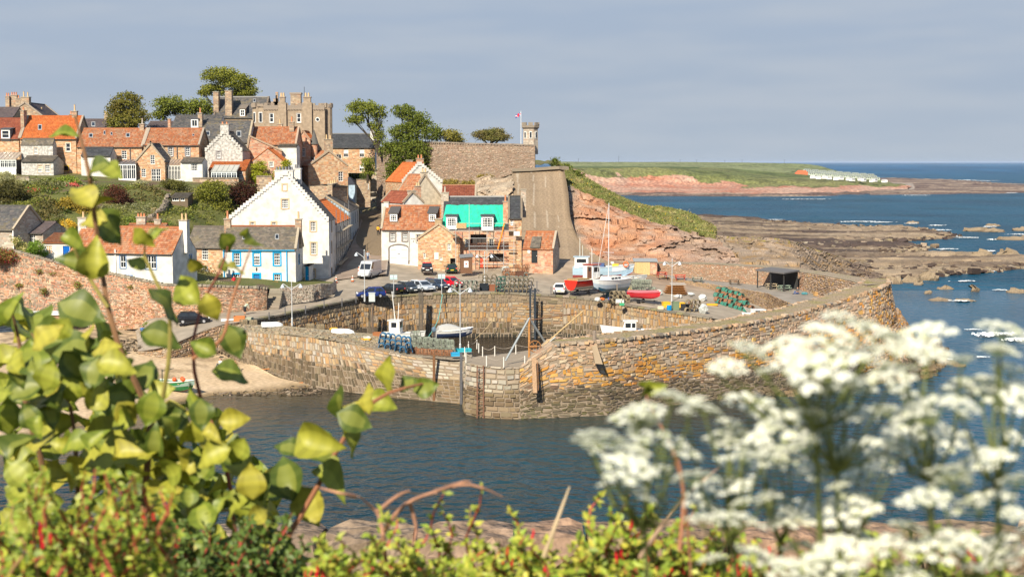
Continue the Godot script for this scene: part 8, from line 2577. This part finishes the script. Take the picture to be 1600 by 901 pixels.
# ---------------------------------------------------------------- people: one skin of surface nets round the bones
const SKIN := Color(.50,.28,.19)
func person(label: String,p: Vector3,yaw: float,pose: String,shirt: Color,legs: Color,hair: Color,skirt := false,sc := 1.0) -> void:
	var J := {"hip": Vector3(0,.95,0),"chest": Vector3(0,1.32,0),"neck": Vector3(0,1.5,0),"head": Vector3(0,1.64,.02),"ls": Vector3(-.19,1.42,0),"rs": Vector3(.19,1.42,0),"le": Vector3(-.26,1.15,-.02),"re": Vector3(.26,1.15,-.02),"lh": Vector3(-.27,.9,.08),"rh": Vector3(.27,.9,.08),"lp": Vector3(-.1,.92,0),"rp": Vector3(.1,.92,0),"lk": Vector3(-.11,.5,.03),"rk": Vector3(.11,.5,.03),"la": Vector3(-.11,.08,-.02),"ra": Vector3(.11,.08,-.02)}
	if pose == "walk":
		J.lk += Vector3(0,.02,.16); J.la += Vector3(0,0,.26); J.ra += Vector3(0,.06,-.26); J.rk += Vector3(0,0,-.04); J.lh += Vector3(0,0,-.22); J.rh += Vector3(0,.04,.22); J.re += Vector3(0,0,.08); J.le += Vector3(0,0,-.1)
	elif pose == "bend":
		for k in ["chest","neck","head","ls","rs","le","re","lh","rh"]: J[k] = J.hip + (J[k] - J.hip).rotated(Vector3.RIGHT,.75)
		J.lh = Vector3(-.2,.62,.62); J.rh = Vector3(.2,.62,.62); J.le = Vector3(-.26,.88,.48); J.re = Vector3(.26,.88,.48)
	elif pose == "sit":
		for k in ["hip","chest","neck","head","ls","rs","le","re","lh","rh","lp","rp"]: J[k] -= Vector3(0,.47,0)
		J.lk = Vector3(-.13,.5,.42); J.rk = Vector3(.13,.5,.42); J.la = Vector3(-.12,.08,.5); J.ra = Vector3(.12,.08,.5); J.lh = Vector3(-.14,.58,.36); J.rh = Vector3(.14,.58,.36)
	elif pose == "ground":
		for k in ["hip","chest","neck","head","ls","rs","le","re","lh","rh","lp","rp"]: J[k] -= Vector3(0,.82,0)
		J.lk = Vector3(-.16,.38,.36); J.rk = Vector3(.14,.12,.45); J.la = Vector3(-.14,.06,.55); J.ra = Vector3(.16,.06,.88); J.lh = Vector3(-.3,.08,-.2); J.rh = Vector3(.2,.3,.3)
	var B := [["hip","chest",.15,.16,shirt],["chest","neck",.14,.07,shirt],["neck","head",.055,.07,SKIN],["head","head",.112,.112,SKIN],["ls","rs",.075,.075,shirt],["ls","le",.06,.048,shirt],["rs","re",.06,.048,shirt],["le","lh",.044,.034,SKIN],["re","rh",.044,.034,SKIN],["lp","lk",.09,.065,legs],["rp","rk",.09,.065,legs],["lk","la",.06,.042,SKIN if skirt else legs],["rk","ra",.06,.042,SKIN if skirt else legs],["hip","hip",.155,.155,legs]]
	if skirt:
		B.append(["lp","lk",.13,.12,legs]); B.append(["rp","rk",.13,.12,legs])
	var hd: Vector3 = J.head
	J.f1 = J.la + Vector3(0,-.04,.15); J.f2 = J.ra + Vector3(0,-.04,.15); J.hr = hd + Vector3(0,.035,-.03); J.nose = hd + Vector3(0,-.01,.115); J.ear1 = hd + Vector3(-.11,0,0); J.ear2 = hd + Vector3(.11,0,0)
	B.append_array([["la","f1",.045,.04,Color(.04,.035,.03)],["ra","f2",.045,.04,Color(.04,.035,.03)],["hr","hr",.115,.115,hair],["nose","nose",.022,.022,SKIN],["ear1","ear1",.025,.025,SKIN],["ear2","ear2",.025,.025,SKIN]])
	for s in [["lh","le"],["rh","re"]]:
		var h: Vector3 = J[s[0]]
		var d: Vector3 = (h - J[s[1]]).normalized()
		var sd := d.cross(Vector3.FORWARD).normalized()
		J[s[0] + "p"] = h + d*.07
		B.append([s[0],s[0] + "p",.036,.036,SKIN])
		for f in 5:
			var a: String = s[0] + "a%d" % f
			var z: String = s[0] + "b%d" % f
			var off := Vector3(0,0,(f - 1.5)*.024) if f < 4 else Vector3(0,0,.05)
			J[a] = h + d*(.07 if f < 4 else .03) + off
			J[z] = J[a] + d*([.075,.088,.082,.062,.05][f]) + (off*.8 if f == 4 else Vector3(0,0,.012))
			B.append([a,z,.012,.009,SKIN])
	var cs := .032
	var lo := Vector3.ONE*9
	var hi := -lo
	for b in B:
		for e in 2:
			var q: Vector3 = J[b[e]]
			lo = lo.min(q - Vector3.ONE*(float(b[2]) + .07)); hi = hi.max(q + Vector3.ONE*(float(b[2]) + .07))
	var n := Vector3i(((hi - lo)/cs).ceil()) + Vector3i.ONE
	var fld := PackedFloat32Array(); fld.resize(n.x*n.y*n.z); fld.fill(.3)
	var who := PackedInt32Array(); who.resize(fld.size())
	var best := PackedFloat32Array(); best.resize(fld.size()); best.fill(9.0)
	for bi in B.size():
		var b: Array = B[bi]
		var p0: Vector3 = J[b[0]]
		var p1: Vector3 = J[b[1]]
		var r0: float = maxf(b[2],.02)
		var r1: float = maxf(b[3],.018)
		var m := maxf(r0,r1) + .08
		var i0 := Vector3i(((p0.min(p1) - Vector3.ONE*m - lo)/cs).floor()).clamp(Vector3i.ZERO,n - Vector3i.ONE)
		var i1 := Vector3i(((p0.max(p1) + Vector3.ONE*m - lo)/cs).ceil()).clamp(Vector3i.ZERO,n - Vector3i.ONE)
		var ab := p1 - p0
		var l2 := maxf(ab.length_squared(),1e-6)
		for z in range(i0.z,i1.z + 1):
			for y in range(i0.y,i1.y + 1):
				for x in range(i0.x,i1.x + 1):
					var q := lo + Vector3(x,y,z)*cs
					var t := clampf((q - p0).dot(ab)/l2,0,1)
					var d := q.distance_to(p0 + ab*t) - lerpf(r0,r1,t)
					var id := (z*n.y + y)*n.x + x
					if d < best[id]:
						best[id] = d; who[id] = bi
					var o := fld[id]
					var k := .035
					var hh := clampf(.5 + .5*(o - d)/k,0,1)
					fld[id] = lerpf(o,d,hh) - k*hh*(1.0 - hh)
	var mb := MB.new()
	var vid := {}
	var st := [1,n.x,n.x*n.y]
	for z in n.z - 1:
		for y in n.y - 1:
			for x in n.x - 1:
				var id := (z*n.y + y)*n.x + x
				var s := 0
				var acc := Vector3.ZERO
				var cnt := 0
				for c in 8:
					if fld[id + (c & 1) + (1 if c & 2 else 0)*st[1] + (1 if c & 4 else 0)*st[2]] < 0: s |= 1 << c
				if s == 0 or s == 255: continue
				for e in [[0,1],[2,3],[4,5],[6,7],[0,2],[1,3],[4,6],[5,7],[0,4],[1,5],[2,6],[3,7]]:
					if (s >> e[0] & 1) == (s >> e[1] & 1): continue
					var va := fld[id + (e[0] & 1) + (1 if e[0] & 2 else 0)*st[1] + (1 if e[0] & 4 else 0)*st[2]]
					var vb := fld[id + (e[1] & 1) + (1 if e[1] & 2 else 0)*st[1] + (1 if e[1] & 4 else 0)*st[2]]
					var t := va/(va - vb)
					acc += Vector3(e[0] & 1,e[0] >> 1 & 1,e[0] >> 2 & 1).lerp(Vector3(e[1] & 1,e[1] >> 1 & 1,e[1] >> 2 & 1),t)
					cnt += 1
				vid[id] = mb.v.size()
				mb.v.append((lo + (Vector3(x,y,z) + acc/cnt)*cs)*sc)
				mb.c.append(B[who[id]][4])
	for id in vid:
		for ax in 3:
			var a := fld[id]
			var b := fld[id + st[ax]]
			if (a < 0) == (b < 0): continue
			var u: int = st[(ax + 1) % 3]
			var w: int = st[(ax + 2) % 3]
			if not (vid.has(id - u) and vid.has(id - w) and vid.has(id - u - w)): continue
			mb.ix.append_array(PackedInt32Array([vid[id],vid[id - u],vid[id - u - w],vid[id],vid[id - u - w],vid[id - w]]))
	var t := thing("person",label,"person",p,yaw)
	obj("body",mb,M.vc,t)
	for s in [-.035,.035]: part(t,"eye",func(m): m.col = Color(.02,.02,.02); m.ball((hd + Vector3(s,.02,.1))*sc,Vector3(.012,.01,.012),5,4),M.vc)
func build_people() -> void:
	var dk := Color(.02,.02,.025)
	var br := Color(.06,.035,.02)
	person("person in black bending to the open blue bin",Q(492,472),2.6,"bend",dk,dk,br)
	person("person in pale green top stooping beside the garden wall",on(382,492,5.05),2.4,"bend",Color(.35,.40,.32),dk,Color(.35,.22,.1),true)
	person("person in red standing at the left window of the blue trimmed house",at(365,451,193),.6,"stand",Color(.60,.03,.04),Color(.05,.05,.08),dk)
	person("person in yellow jacket walking up the lane past the garage house",at(590.5,368.5,236),PI,"walk",Color(.62,.33,.03),dk,br)
	person("person in dark clothes beside the yellow jacket in the lane",at(593.5,367,238),PI + .2,"walk",Color(.04,.05,.07),dk,br)
	person("person with grey blue top walking down behind the silver van",at(574.5,410,221),.3,"walk",Color(.30,.35,.42),Color(.03,.05,.12),br)
	person("person in white shirt at the top of the lane",at(562,318,325),1.0,"stand",Color(.72,.72,.70),Color(.1,.1,.12),br)
	person("person in green coat standing next to the white shirt up the lane",at(567,319,325),1.0,"stand",Color(.12,.15,.10),Color(.1,.09,.08),br)
	person("person in dark top crouching by the blue car up the lane",at(585,321,322),-1.0,"bend",Color(.05,.05,.12),SKIN,br)
	person("person in blue jeans sitting on the walkway beside the shelter",on(1247,459,5.62),-1.1,"ground",Color(.10,.09,.09),Color(.04,.09,.25),br)
	person("person with white top sitting on the sand by the pier foot",on(344,573,1.1),-.5,"ground",Color(.65,.66,.70),Color(.05,.06,.12),dk)
	person("person in pink lying back on the sand",on(356,577,1.0),-.8,"ground",Color(.55,.15,.25),SKIN,br)
	person("person in swimwear sitting on the sand nearest the pier",on(367,575,.95),.5,"ground",SKIN,Color(.1,.1,.3),br)
	person("person in blue standing on the slipway under the garden wall",on(222,531,2.3),.3,"stand",Color(.08,.16,.35),Color(.06,.06,.08),dk)
	person("child wading on the sand behind the green boat",on(179,580,1.2),2.6,"walk",SKIN,Color(.5,.1,.08),br,false,.75)
# ================================================================ plants beside the path, close to the eye
func leaf_mesh(c: Color,cup: float) -> ArrayMesh:
	var m := MB.new()
	var n := 8
	var wid := [0.0,.27,.40,.43,.40,.33,.23,.11,0.0]
	for i in n:
		for s in [-1.0,1.0]:
			for k in 2:
				var q := []
				for e in [[i,k],[i + 1,k],[i + 1,k + 1],[i,k + 1]]:
					var t: float = float(e[0])/n
					var w: float = wid[e[0]]*e[1]*.5
					var back: float = -.1*(1.0 - smoothstep(0.0,.2,t))*e[1]*.5
					q.append(Vector3(t + back,w*w*cup*2.2 - t*t*.22*(1.0 + cup) + sin(t*11.0 + cup*9.0 + e[1])*.03*e[1],s*w))
				var v := 1.0 + (.16 if k == 0 else 0.0) - (.17 if (i % 2 == 0) else 0.0)
				m.col = Color(c.r*v,c.g*v,c.b*v).lerp(Color(.34,.33,.06),.28 if k == 0 and i < 6 else 0.0)
				if s > 0: m.quad(q[0],q[1],q[2],q[3])
				else: m.quad(q[0],q[3],q[2],q[1])
	var st := SurfaceTool.new()
	st.create_from(m.done(),0)
	st.generate_normals()
	return st.commit()
func build_near_plants() -> void:
	var bank := [[Vector3(-30,22.5,6),Vector3(0,22.5,6),Vector3(30,22.5,6)],[Vector3(-30,22.4,-2),Vector3(0,22.3,-2),Vector3(30,22.3,-2)],[Vector3(-30,21.2,-7),Vector3(0,21.0,-7),Vector3(30,21.0,-7)],[Vector3(-30,20.7,-11),Vector3(0,20.6,-11),Vector3(30,20.6,-11)],[Vector3(-30,14,-16),Vector3(0,14,-16),Vector3(30,14,-16)],[Vector3(-30,-1,-38),Vector3(0,-1,-38),Vector3(30,-1,-38)]]
	tag(obj("bank",sheet(bank,60,50,func(p,u,v): return p + Vector3(0,nz(p,.5)*.15,0),func(p,u,v,_n): return grass_col(p)*1.2),M.soil),"","","","structure")
	var lw := thing("path_wall","low wall of rough pinkish sandstone blocks running along the bottom behind the plants","wall")
	var x := -3.2
	while x < 6.0:
		var w := R(.35,1.1)
		for j in 3:
			var h := R(.30,.36)
			part(lw,"block",func(m):
				m.col = cj(Color(.40,.26,.17).lerp(Color(.32,.24,.17),R(0,1)),.12)
				m.ball(Vector3(x + w*.5,21.36 - j*.3 - h*.5 + R(-.05,.02),-10 + R(-.05,.05)),Vector3(w*.85,h*.9,.42),12,9)
				for i in m.v.size():
					var p: Vector3 = m.v[i]
					p.x = clampf(p.x,x + .015,x + w - .015)
					p.y = clampf(p.y,21.36 - j*.3 - .3,21.36 - j*.3 + .02)
					m.v[i] = p + Vector3(0,nz(p,3.0)*.06,nz(p,4.0)*.10),M.rock)
		x += w
	var cols := [Color(.19,.215,.024),Color(.14,.18,.022),Color(.25,.25,.03),Color(.10,.135,.018),Color(.075,.105,.018),Color(.29,.26,.035)]
	var leaves := []
	for c in cols:
		for k in 3: leaves.append(leaf_mesh(c,.2 + k*.45))
	M.near_leaf = mat(Color(1,1,1),.48,{vc = true,spec = .4,back = Color(.5,.52,.08)})
	var shrub := thing("leafy_shrub","tall shrub of large yellow green heart shaped leaves up the left side","shrub")
	var sprig := thing("leafy_shrub","lower spray of large heart shaped leaves reaching over the water","shrub")
	var stem := func(t: Node,nm: String,pts: Array,d: float,r: float,c: Color) -> void:
		part(t,nm,func(m):
			m.col = c
			var ps := []
			var q := []
			for p in pts: q.append(at(p[0],p[1],d + R(-.05,.05)))
			for i in 13: ps.append(line_at(q,i/12.0))
			m.tube(ps,[r,r,r,r*.9,r*.9,r*.8,r*.8,r*.7,r*.7,r*.6,r*.5,r*.4,r*.3],6),M.vcg)
	var brown := Color(.22,.12,.06)
	var green := Color(.26,.22,.06)
	stem.call(shrub,"stem",[[215,960],[222,800],[235,650],[195,570],[168,480],[152,380],[140,280],[125,215],[116,180]],2.9,.0075,brown)
	stem.call(shrub,"stem",[[372,960],[365,800],[345,700],[312,620],[300,540],[318,470],[345,420],[355,385]],3.0,.005,Color(.30,.10,.07))
	stem.call(shrub,"stem",[[60,960],[70,760],[40,640],[30,540],[12,470]],3.1,.007,brown)
	stem.call(shrub,"stem",[[130,960],[120,760],[110,640],[70,560],[48,520]],2.95,.0055,brown)
	stem.call(shrub,"stem",[[250,640],[262,570],[265,510],[258,470],[225,400],[232,365],[248,352]],2.95,.0048,green)
	stem.call(shrub,"stem",[[168,480],[130,420],[112,380],[100,345]],2.9,.0042,green)
	stem.call(shrub,"stem",[[300,560],[345,530],[362,470],[392,385]],2.95,.0042,Color(.35,.16,.08))
	stem.call(sprig,"stem",[[420,960],[445,850],[485,780],[525,705],[560,650],[598,618],[640,604],[678,596]],2.9,.0062,Color(.30,.13,.07))
	stem.call(sprig,"stem",[[445,850],[400,800],[330,800],[285,815]],2.9,.0042,green)
	var big := [[98,207,40,160],[148,262,44,190],[172,264,46,-20],[126,302,54,130],[160,312,32,50],[172,356,66,-50],[142,344,46,170],[114,377,38,-20],[118,408,54,150],[146,404,60,80],[224,374,40,-50],[246,362,34,60],[212,410,32,150],[355,381,36,-60],[392,374,36,-80],[309,416,34,-50],[370,418,34,-20],[348,414,22,100],[330,482,44,-70],[366,535,54,-65],[127,484,76,-15],[262,476,68,-45],[290,450,56,130],[14,484,52,80],[65,520,68,160],[86,546,58,-30],[118,540,80,20],[142,576,74,25],[48,556,68,100],[252,527,60,-10],[315,542,42,150],[362,584,54,-5],[226,582,58,80],[68,626,70,170],[30,610,60,190],[530,638,70,120],[556,656,56,-20],[546,666,44,200],[550,690,52,-55],[572,620,48,100],[596,628,46,-10],[602,584,60,95],[636,598,36,40],[666,605,40,15],[496,690,70,-15],[450,698,44,160],[150,704,118,190],[196,706,100,20],[275,662,60,-20],[366,655,44,10],[445,742,74,110],[505,706,74,-20],[482,792,66,-60],[412,842,74,-40],[282,815,76,-10],[312,788,54,80],[365,860,66,-20],[208,790,78,200],[516,750,66,-20],[545,640,40,60],[20,700,60,150],[60,690,64,60],[90,660,56,10],[240,690,50,90],[300,620,46,140],[330,690,40,-80],[250,610,44,20],[180,620,60,150],[200,650,50,-60],[105,600,62,-20],[20,560,56,30],[12,650,60,80]]
	var put := func(px: float,py: float,sz: float,deg: float,d: float) -> void:
		var o := MeshInstance3D.new()
		o.name = "leaf"
		o.mesh = leaves[rng.randi() % leaves.size()] if sz < 100 else leaves[6 + rng.randi() % 3]
		o.material_override = M.near_leaf
		(sprig if px > 400 and py < 860 else shrub).add_child(o,true)
		var s := sz*d/F
		var a := deg_to_rad(deg)
		var dir := Vector3(cos(a),sin(a),R(-.5,.6)).normalized()
		var face := (Vector3(R(-.9,.5),R(.1,1.0),R(.25,1.0))).normalized()
		var z := dir.cross(face).normalized()
		var b := Basis(dir,z.cross(dir),z)
		o.transform = Transform3D(b.scaled(Vector3.ONE*s),at(px,py,d) - dir*s*.5)
	for l in big: put.call(l[0],l[1],l[2],l[3],2.9 + R(-.15,.2))
	var outline := [[-20,470],[60,480],[150,520],[250,580],[330,640],[400,720],[450,800],[440,901]]
	for k in 150:
		var px := R(-20,445)
		var lim := 0.0
		for i in outline.size() - 1:
			if px >= outline[i][0] and px <= outline[i + 1][0]: lim = lerpf(outline[i][1],outline[i + 1][1],(px - outline[i][0])/maxf(outline[i + 1][0] - outline[i][0],1))
		var py := R(lim + 10,915)
		if px > 215 and px < 320 and py < 640: py += 90
		put.call(px,py,R(32,58),R(0,360),R(2.9,2.6))
	var deep := MB.new()
	for k in 240:
		var px := R(-20,470)
		var lim := 0.0
		for i in outline.size() - 1:
			if px >= outline[i][0] and px <= outline[i + 1][0]: lim = lerpf(outline[i][1],outline[i + 1][1],(px - outline[i][0])/maxf(outline[i + 1][0] - outline[i][0],1))
		if px > 440: lim = 850
		var py := R(lim - 5,915)
		if px > 210 and px < 330 and py < 640: py += 100
		var p := at(px,py,R(3.4,4.1))
		var lm: ArrayMesh = leaves[rng.randi() % leaves.size()]
		var ar := lm.surface_get_arrays(0)
		var b := Basis.from_euler(Vector3(R(-1,1.3),R(0,6),R(-.8,.8))).scaled(Vector3.ONE*R(.06,.1))
		var s0 := deep.v.size()
		for v in ar[Mesh.ARRAY_VERTEX]: deep.v.append(p + b*v)
		deep.c.append_array(ar[Mesh.ARRAY_COLOR])
		for ii in ar[Mesh.ARRAY_INDEX]: deep.ix.append(s0 + ii)
	obj("foliage",deep,M.near_leaf,shrub,"stuff")
	var small := func(nm: String,label: String,cat: String,spots: Array,d: float,lc: Array,red: float,lsz: float) -> void:
		var t := thing(nm,label,cat)
		var lf := MB.new()
		var st := MB.new()
		var fl := MB.new()
		for s in spots:
			var a := at(s[0] + R(-25,25),930,d + R(-.1,.3))
			var b := at(s[0],s[1],d + R(-.15,.15))
			var ps := []
			for i in 8: ps.append(a.lerp(b,i/7.0) + Vector3(sin(i*1.1 + s[0])*.012,0,cos(i*1.3 + s[1])*.012))
			st.col = cj(Color(.36,.07,.05) if R(0,1) < .6 else Color(.24,.15,.06),.2)
			st.tube(ps,[.0028,.0026,.0024,.0022,.002,.0018,.0016,.001],5)
			for i in 34:
				var u := R(.15,1.02)
				var p := line_at(ps,minf(u,.999))
				var c: Color = lc[rng.randi() % lc.size()]
				lf.col = cj(c,.25)
				var dir := Vector3(rng.randfn(),rng.randfn()*.7 + .3,rng.randfn()).normalized()
				var w := dir.cross(Vector3(R(-.6,.4),R(.2,1),R(.2,1))).normalized()
				var sz := lsz*R(.6,1.25)*(1.25 - u*.5)
				var up := dir.cross(w)*sz*.12
				var tip := p + dir*sz
				lf.quad(p,p + dir*sz*.45 + w*sz*.27 - up,tip,p + dir*sz*.5 - up*-.5)
				lf.quad(p,p + dir*sz*.45 - w*sz*.27 - up,tip,p + dir*sz*.5 - up*-.5)
			if R(0,1) < red:
				for i in 3:
					var p := line_at(ps,R(.5,.95)) + Vector3(R(-.03,.03),0,R(.0,.04))
					fl.col = cj(Color(.55,.01,.03),.25)
					fl.tube([p,p + Vector3(R(-.002,.002),-.007,0),p + Vector3(R(-.003,.003),-.017,0),p + Vector3(R(-.005,.005),-.024,0)],[.0008,.0018,.0024,.0006],6)
		obj("stems",st,M.vc,t,"stuff")
		obj("foliage",lf,M.near_leaf,t,"stuff")
		if fl.v.size(): obj("flowers",fl,M.leaf,t,"stuff")
	var sp := []
	for k in 62: sp.append([R(-10,255),R(735,885)])
	small.call("fuchsia","small leaved fuchsia with drooping red flowers in the lower left corner","shrub",sp,1.95,[Color(.22,.28,.03),Color(.15,.21,.025),Color(.28,.31,.04)],.05,.016)
	sp = []
	for k in 60: sp.append([R(240,470),R(800,890)])
	small.call("thistle_bed","dark green leafy undergrowth below the large leaved shrub","undergrowth plant",sp,2.6,[Color(.07,.11,.025),Color(.10,.15,.03)],.0,.022)
	sp = [[592,800],[610,812],[580,835],[690,772],[700,800],[742,760],[745,790],[800,800],[815,830],[840,845],[660,830],[640,850],[560,860],[770,850]]
	for k in 38: sp.append([R(490,880),R(838,895)])
	small.call("fuchsia","fuchsia sprigs with red stems in front of the low wall, left of the pale straw","shrub",sp,2.3,[Color(.27,.31,.04),Color(.20,.26,.03),Color(.33,.33,.05)],.08,.02)
	sp = [[935,775],[950,800],[985,770],[1000,790],[1020,800],[925,830],[965,835],[1060,820],[1080,790],[1045,850]]
	for k in 44: sp.append([R(890,1170),R(815,890)])
	small.call("fuchsia","dense fuchsia sprigs right of the pale straw, below the white flowers","shrub",sp,2.2,[Color(.25,.30,.035),Color(.18,.25,.03),Color(.34,.33,.05)],.1,.021)
	sp = []
	for k in 26: sp.append([R(1180,1600),R(825,895)])
	small.call("undergrowth_plant","yellow green leaves low down among the white flowers","undergrowth plant",sp,2.0,[Color(.26,.30,.05),Color(.18,.23,.04)],.0,.02)
	var tw := thing("dead_branch","bare pinkish brown twig arching over the low wall","twig")
	for q in [[[605,900],[598,835],[588,800],[560,775]],[[600,830],[630,790],[680,768],[735,757],[785,776]],[[640,785],[650,830],[636,870]],[[588,800],[620,775],[640,766]],[[680,768],[720,754],[735,752]],[[555,775],[530,770],[500,762]]]: stem.call(tw,"twig",q,2.25,.0035,Color(.42,.22,.14))
	tw = thing("dry_straw","single pale straw stalk leaning right in the bottom middle","stalk")
	stem.call(tw,"stalk",[[850,870],[868,820],[890,760]],2.2,.004,Color(.55,.42,.26))
	tw = thing("dead_branch","pale dry twig among the fuchsia left of the white flowers","twig")
	stem.call(tw,"twig",[[1000,870],[1050,800],[1100,750],[1125,730]],2.0,.003,Color(.46,.30,.20))
	stem.call(tw,"twig",[[1062,860],[1068,780],[1060,720],[1030,660]],1.9,.003,Color(.38,.17,.10))
	var bt := thing("young_shoot","single green shoot standing before the pier wall","shoot")
	stem.call(bt,"stalk",[[1080,900],[1070,780],[1045,690],[1012,625],[1012,600]],1.9,.002,Color(.30,.14,.08))
	for k in 3:
		var o := obj("leaf",leaves[2],M.near_leaf,bt)
		o.transform = Transform3D(Basis.from_euler(Vector3(R(.6,1.2),R(-1,1),[2.0,1.3,.6][k])).scaled(Vector3.ONE*.026),at(1012,612,1.9))
	build_cow_parsley()
func build_cow_parsley() -> void:
	var kinds := []
	for v in 4:
		var fl := MB.new()
		var ry := MB.new()
		ry.col = Color(.24,.28,.08)
		var nu := 15
		for i in nu:
			var r := sqrt((i + .6)/nu)
			var a := i*2.399 + v
			var c := Vector3(cos(a)*r,.42 - r*r*.38 + R(-.05,.05),sin(a)*r)
			ry.tube([Vector3(0,-.25,0),c*.55 + Vector3(0,-.06,0),c],[.012,.01,.008],4)
			for j in 22:
				var q := sqrt((j + .5)/22.0)
				var b := j*2.399
				var p := c + Vector3(cos(b)*q,.5 - q*q*.55,sin(b)*q)*.24
				var n := Vector3(cos(b)*q*.9,1.0,sin(b)*q*.9).normalized()
				var t := n.cross(Vector3.FORWARD).normalized()
				var w := n.cross(t)
				fl.col = cj(Color(.68,.69,.60) if R(0,1) < .88 else Color(.42,.46,.22),.06)
				var sz := R(.05,.075)
				var ps := []
				for k in 5: ps.append(p + (t*cos(TAU*k/5 + j) + w*sin(TAU*k/5 + j))*sz + n*R(0,.02))
				fl.poly(ps)
				if j % 4 == 0: ry.tube([c - Vector3(0,.03,0),p],[.005,.004],3)
		kinds.append([fl.done(),ry.done()])
	M.petal = mat(Color(1,1,1),.7,{vc = true,back = Color(.5,.5,.4)})
	var plants := [["leftmost cow parsley plant with small white heads over the dark water",[[940,692,76],[996,655,84],[1050,625,54],[1040,706,100],[980,736,76],[994,765,36]]],
		["cow parsley plant with one rounded head against the pier foot",[[1101,643,48],[1174,637,76],[1138,687,70],[1158,733,70],[1112,770,74],[1148,820,78]]],
		["tall cow parsley plant reaching highest over the pier wall",[[1138,577,50],[1168,553,62],[1230,545,68],[1300,533,82],[1313,503,56],[1368,527,70],[1357,545,26]]],
		["cow parsley plant in the dense middle of the white flowers",[[1294,583,120],[1240,575,60],[1392,595,70],[1320,616,78],[1296,668,78],[1260,610,56]]],
		["cow parsley plant left of the densest heads with three stacked heads",[[1230,677,108],[1220,717,64],[1190,700,50],[1205,790,50]]],
		["cow parsley plant whose heads stand before the open sea beyond the pier corner",[[1450,528,78],[1454,560,68],[1452,650,104],[1420,625,60],[1411,680,52],[1490,690,56]]],
		["cow parsley plant at the picture edge with one large high head",[[1568,522,68],[1578,583,54],[1535,618,112],[1500,640,60],[1578,685,48],[1540,728,88]]],
		["cow parsley plant low in the middle with the largest frothy head",[[1350,712,90],[1356,744,66],[1290,828,134],[1330,800,80],[1263,868,76],[1240,815,60],[1310,872,90],[1191,886,88]]],
		["cow parsley plant low on the right with wide drooping heads",[[1447,786,74],[1530,796,90],[1385,860,78],[1459,865,84],[1590,755,54],[1568,880,70],[1588,806,40],[1420,830,56],[1505,850,66]]]]
	for i in plants.size():
		var t := thing("cow_parsley",plants[i][0],"wild flower",Vector3.ZERO,0,"cow parsley along the path")
		var d0 := 1.2 + .05*sin(i*2.0)
		var cx := 0.0
		for u in plants[i][1]: cx += float(u[0])/plants[i][1].size()
		var base := at(cx + 20,1010,d0 + .1)
		var cy := 0.0
		for u in plants[i][1]: cy += float(u[1])/plants[i][1].size()
		var fork := at(cx + 8,minf(cy + 130,930),d0 + .05)
		part(t,"stem",func(m): m.col = Color(.12,.14,.045); m.tube([base,fork],[.0028,.0022],6),M.vc)
		var heads: Array = plants[i][1].duplicate()
		for u in plants[i][1]:
			for j in (2 if float(u[2]) > 65 else 1): heads.append([u[0] + R(-.75,.75)*u[2],u[1] + R(-.05,.75)*u[2],u[2]*R(.45,.8)])
		for u in heads:
			var d := d0 + R(-.1,.1)
			var c := at(u[0],u[1],d)
			var r: float = u[2]*.56*d/F
			part(t,"stalk",func(m): m.col = Color(.13,.15,.045); m.tube([fork,fork.lerp(c,.45) + Vector3(R(-.01,.01),-.012,0),c + Vector3(0,-r*.2,0)],[.0017,.0014,.0009],5),M.vc)
			var k: Array = kinds[rng.randi() % 4]
			var o := obj("umbel",k[0],M.petal,t)
			o.transform = Transform3D(Basis.from_euler(Vector3(R(.1,.45),R(0,6),R(-.25,.25))).scaled(Vector3.ONE*r),c)
			obj("rays",k[1],M.leaf,o)
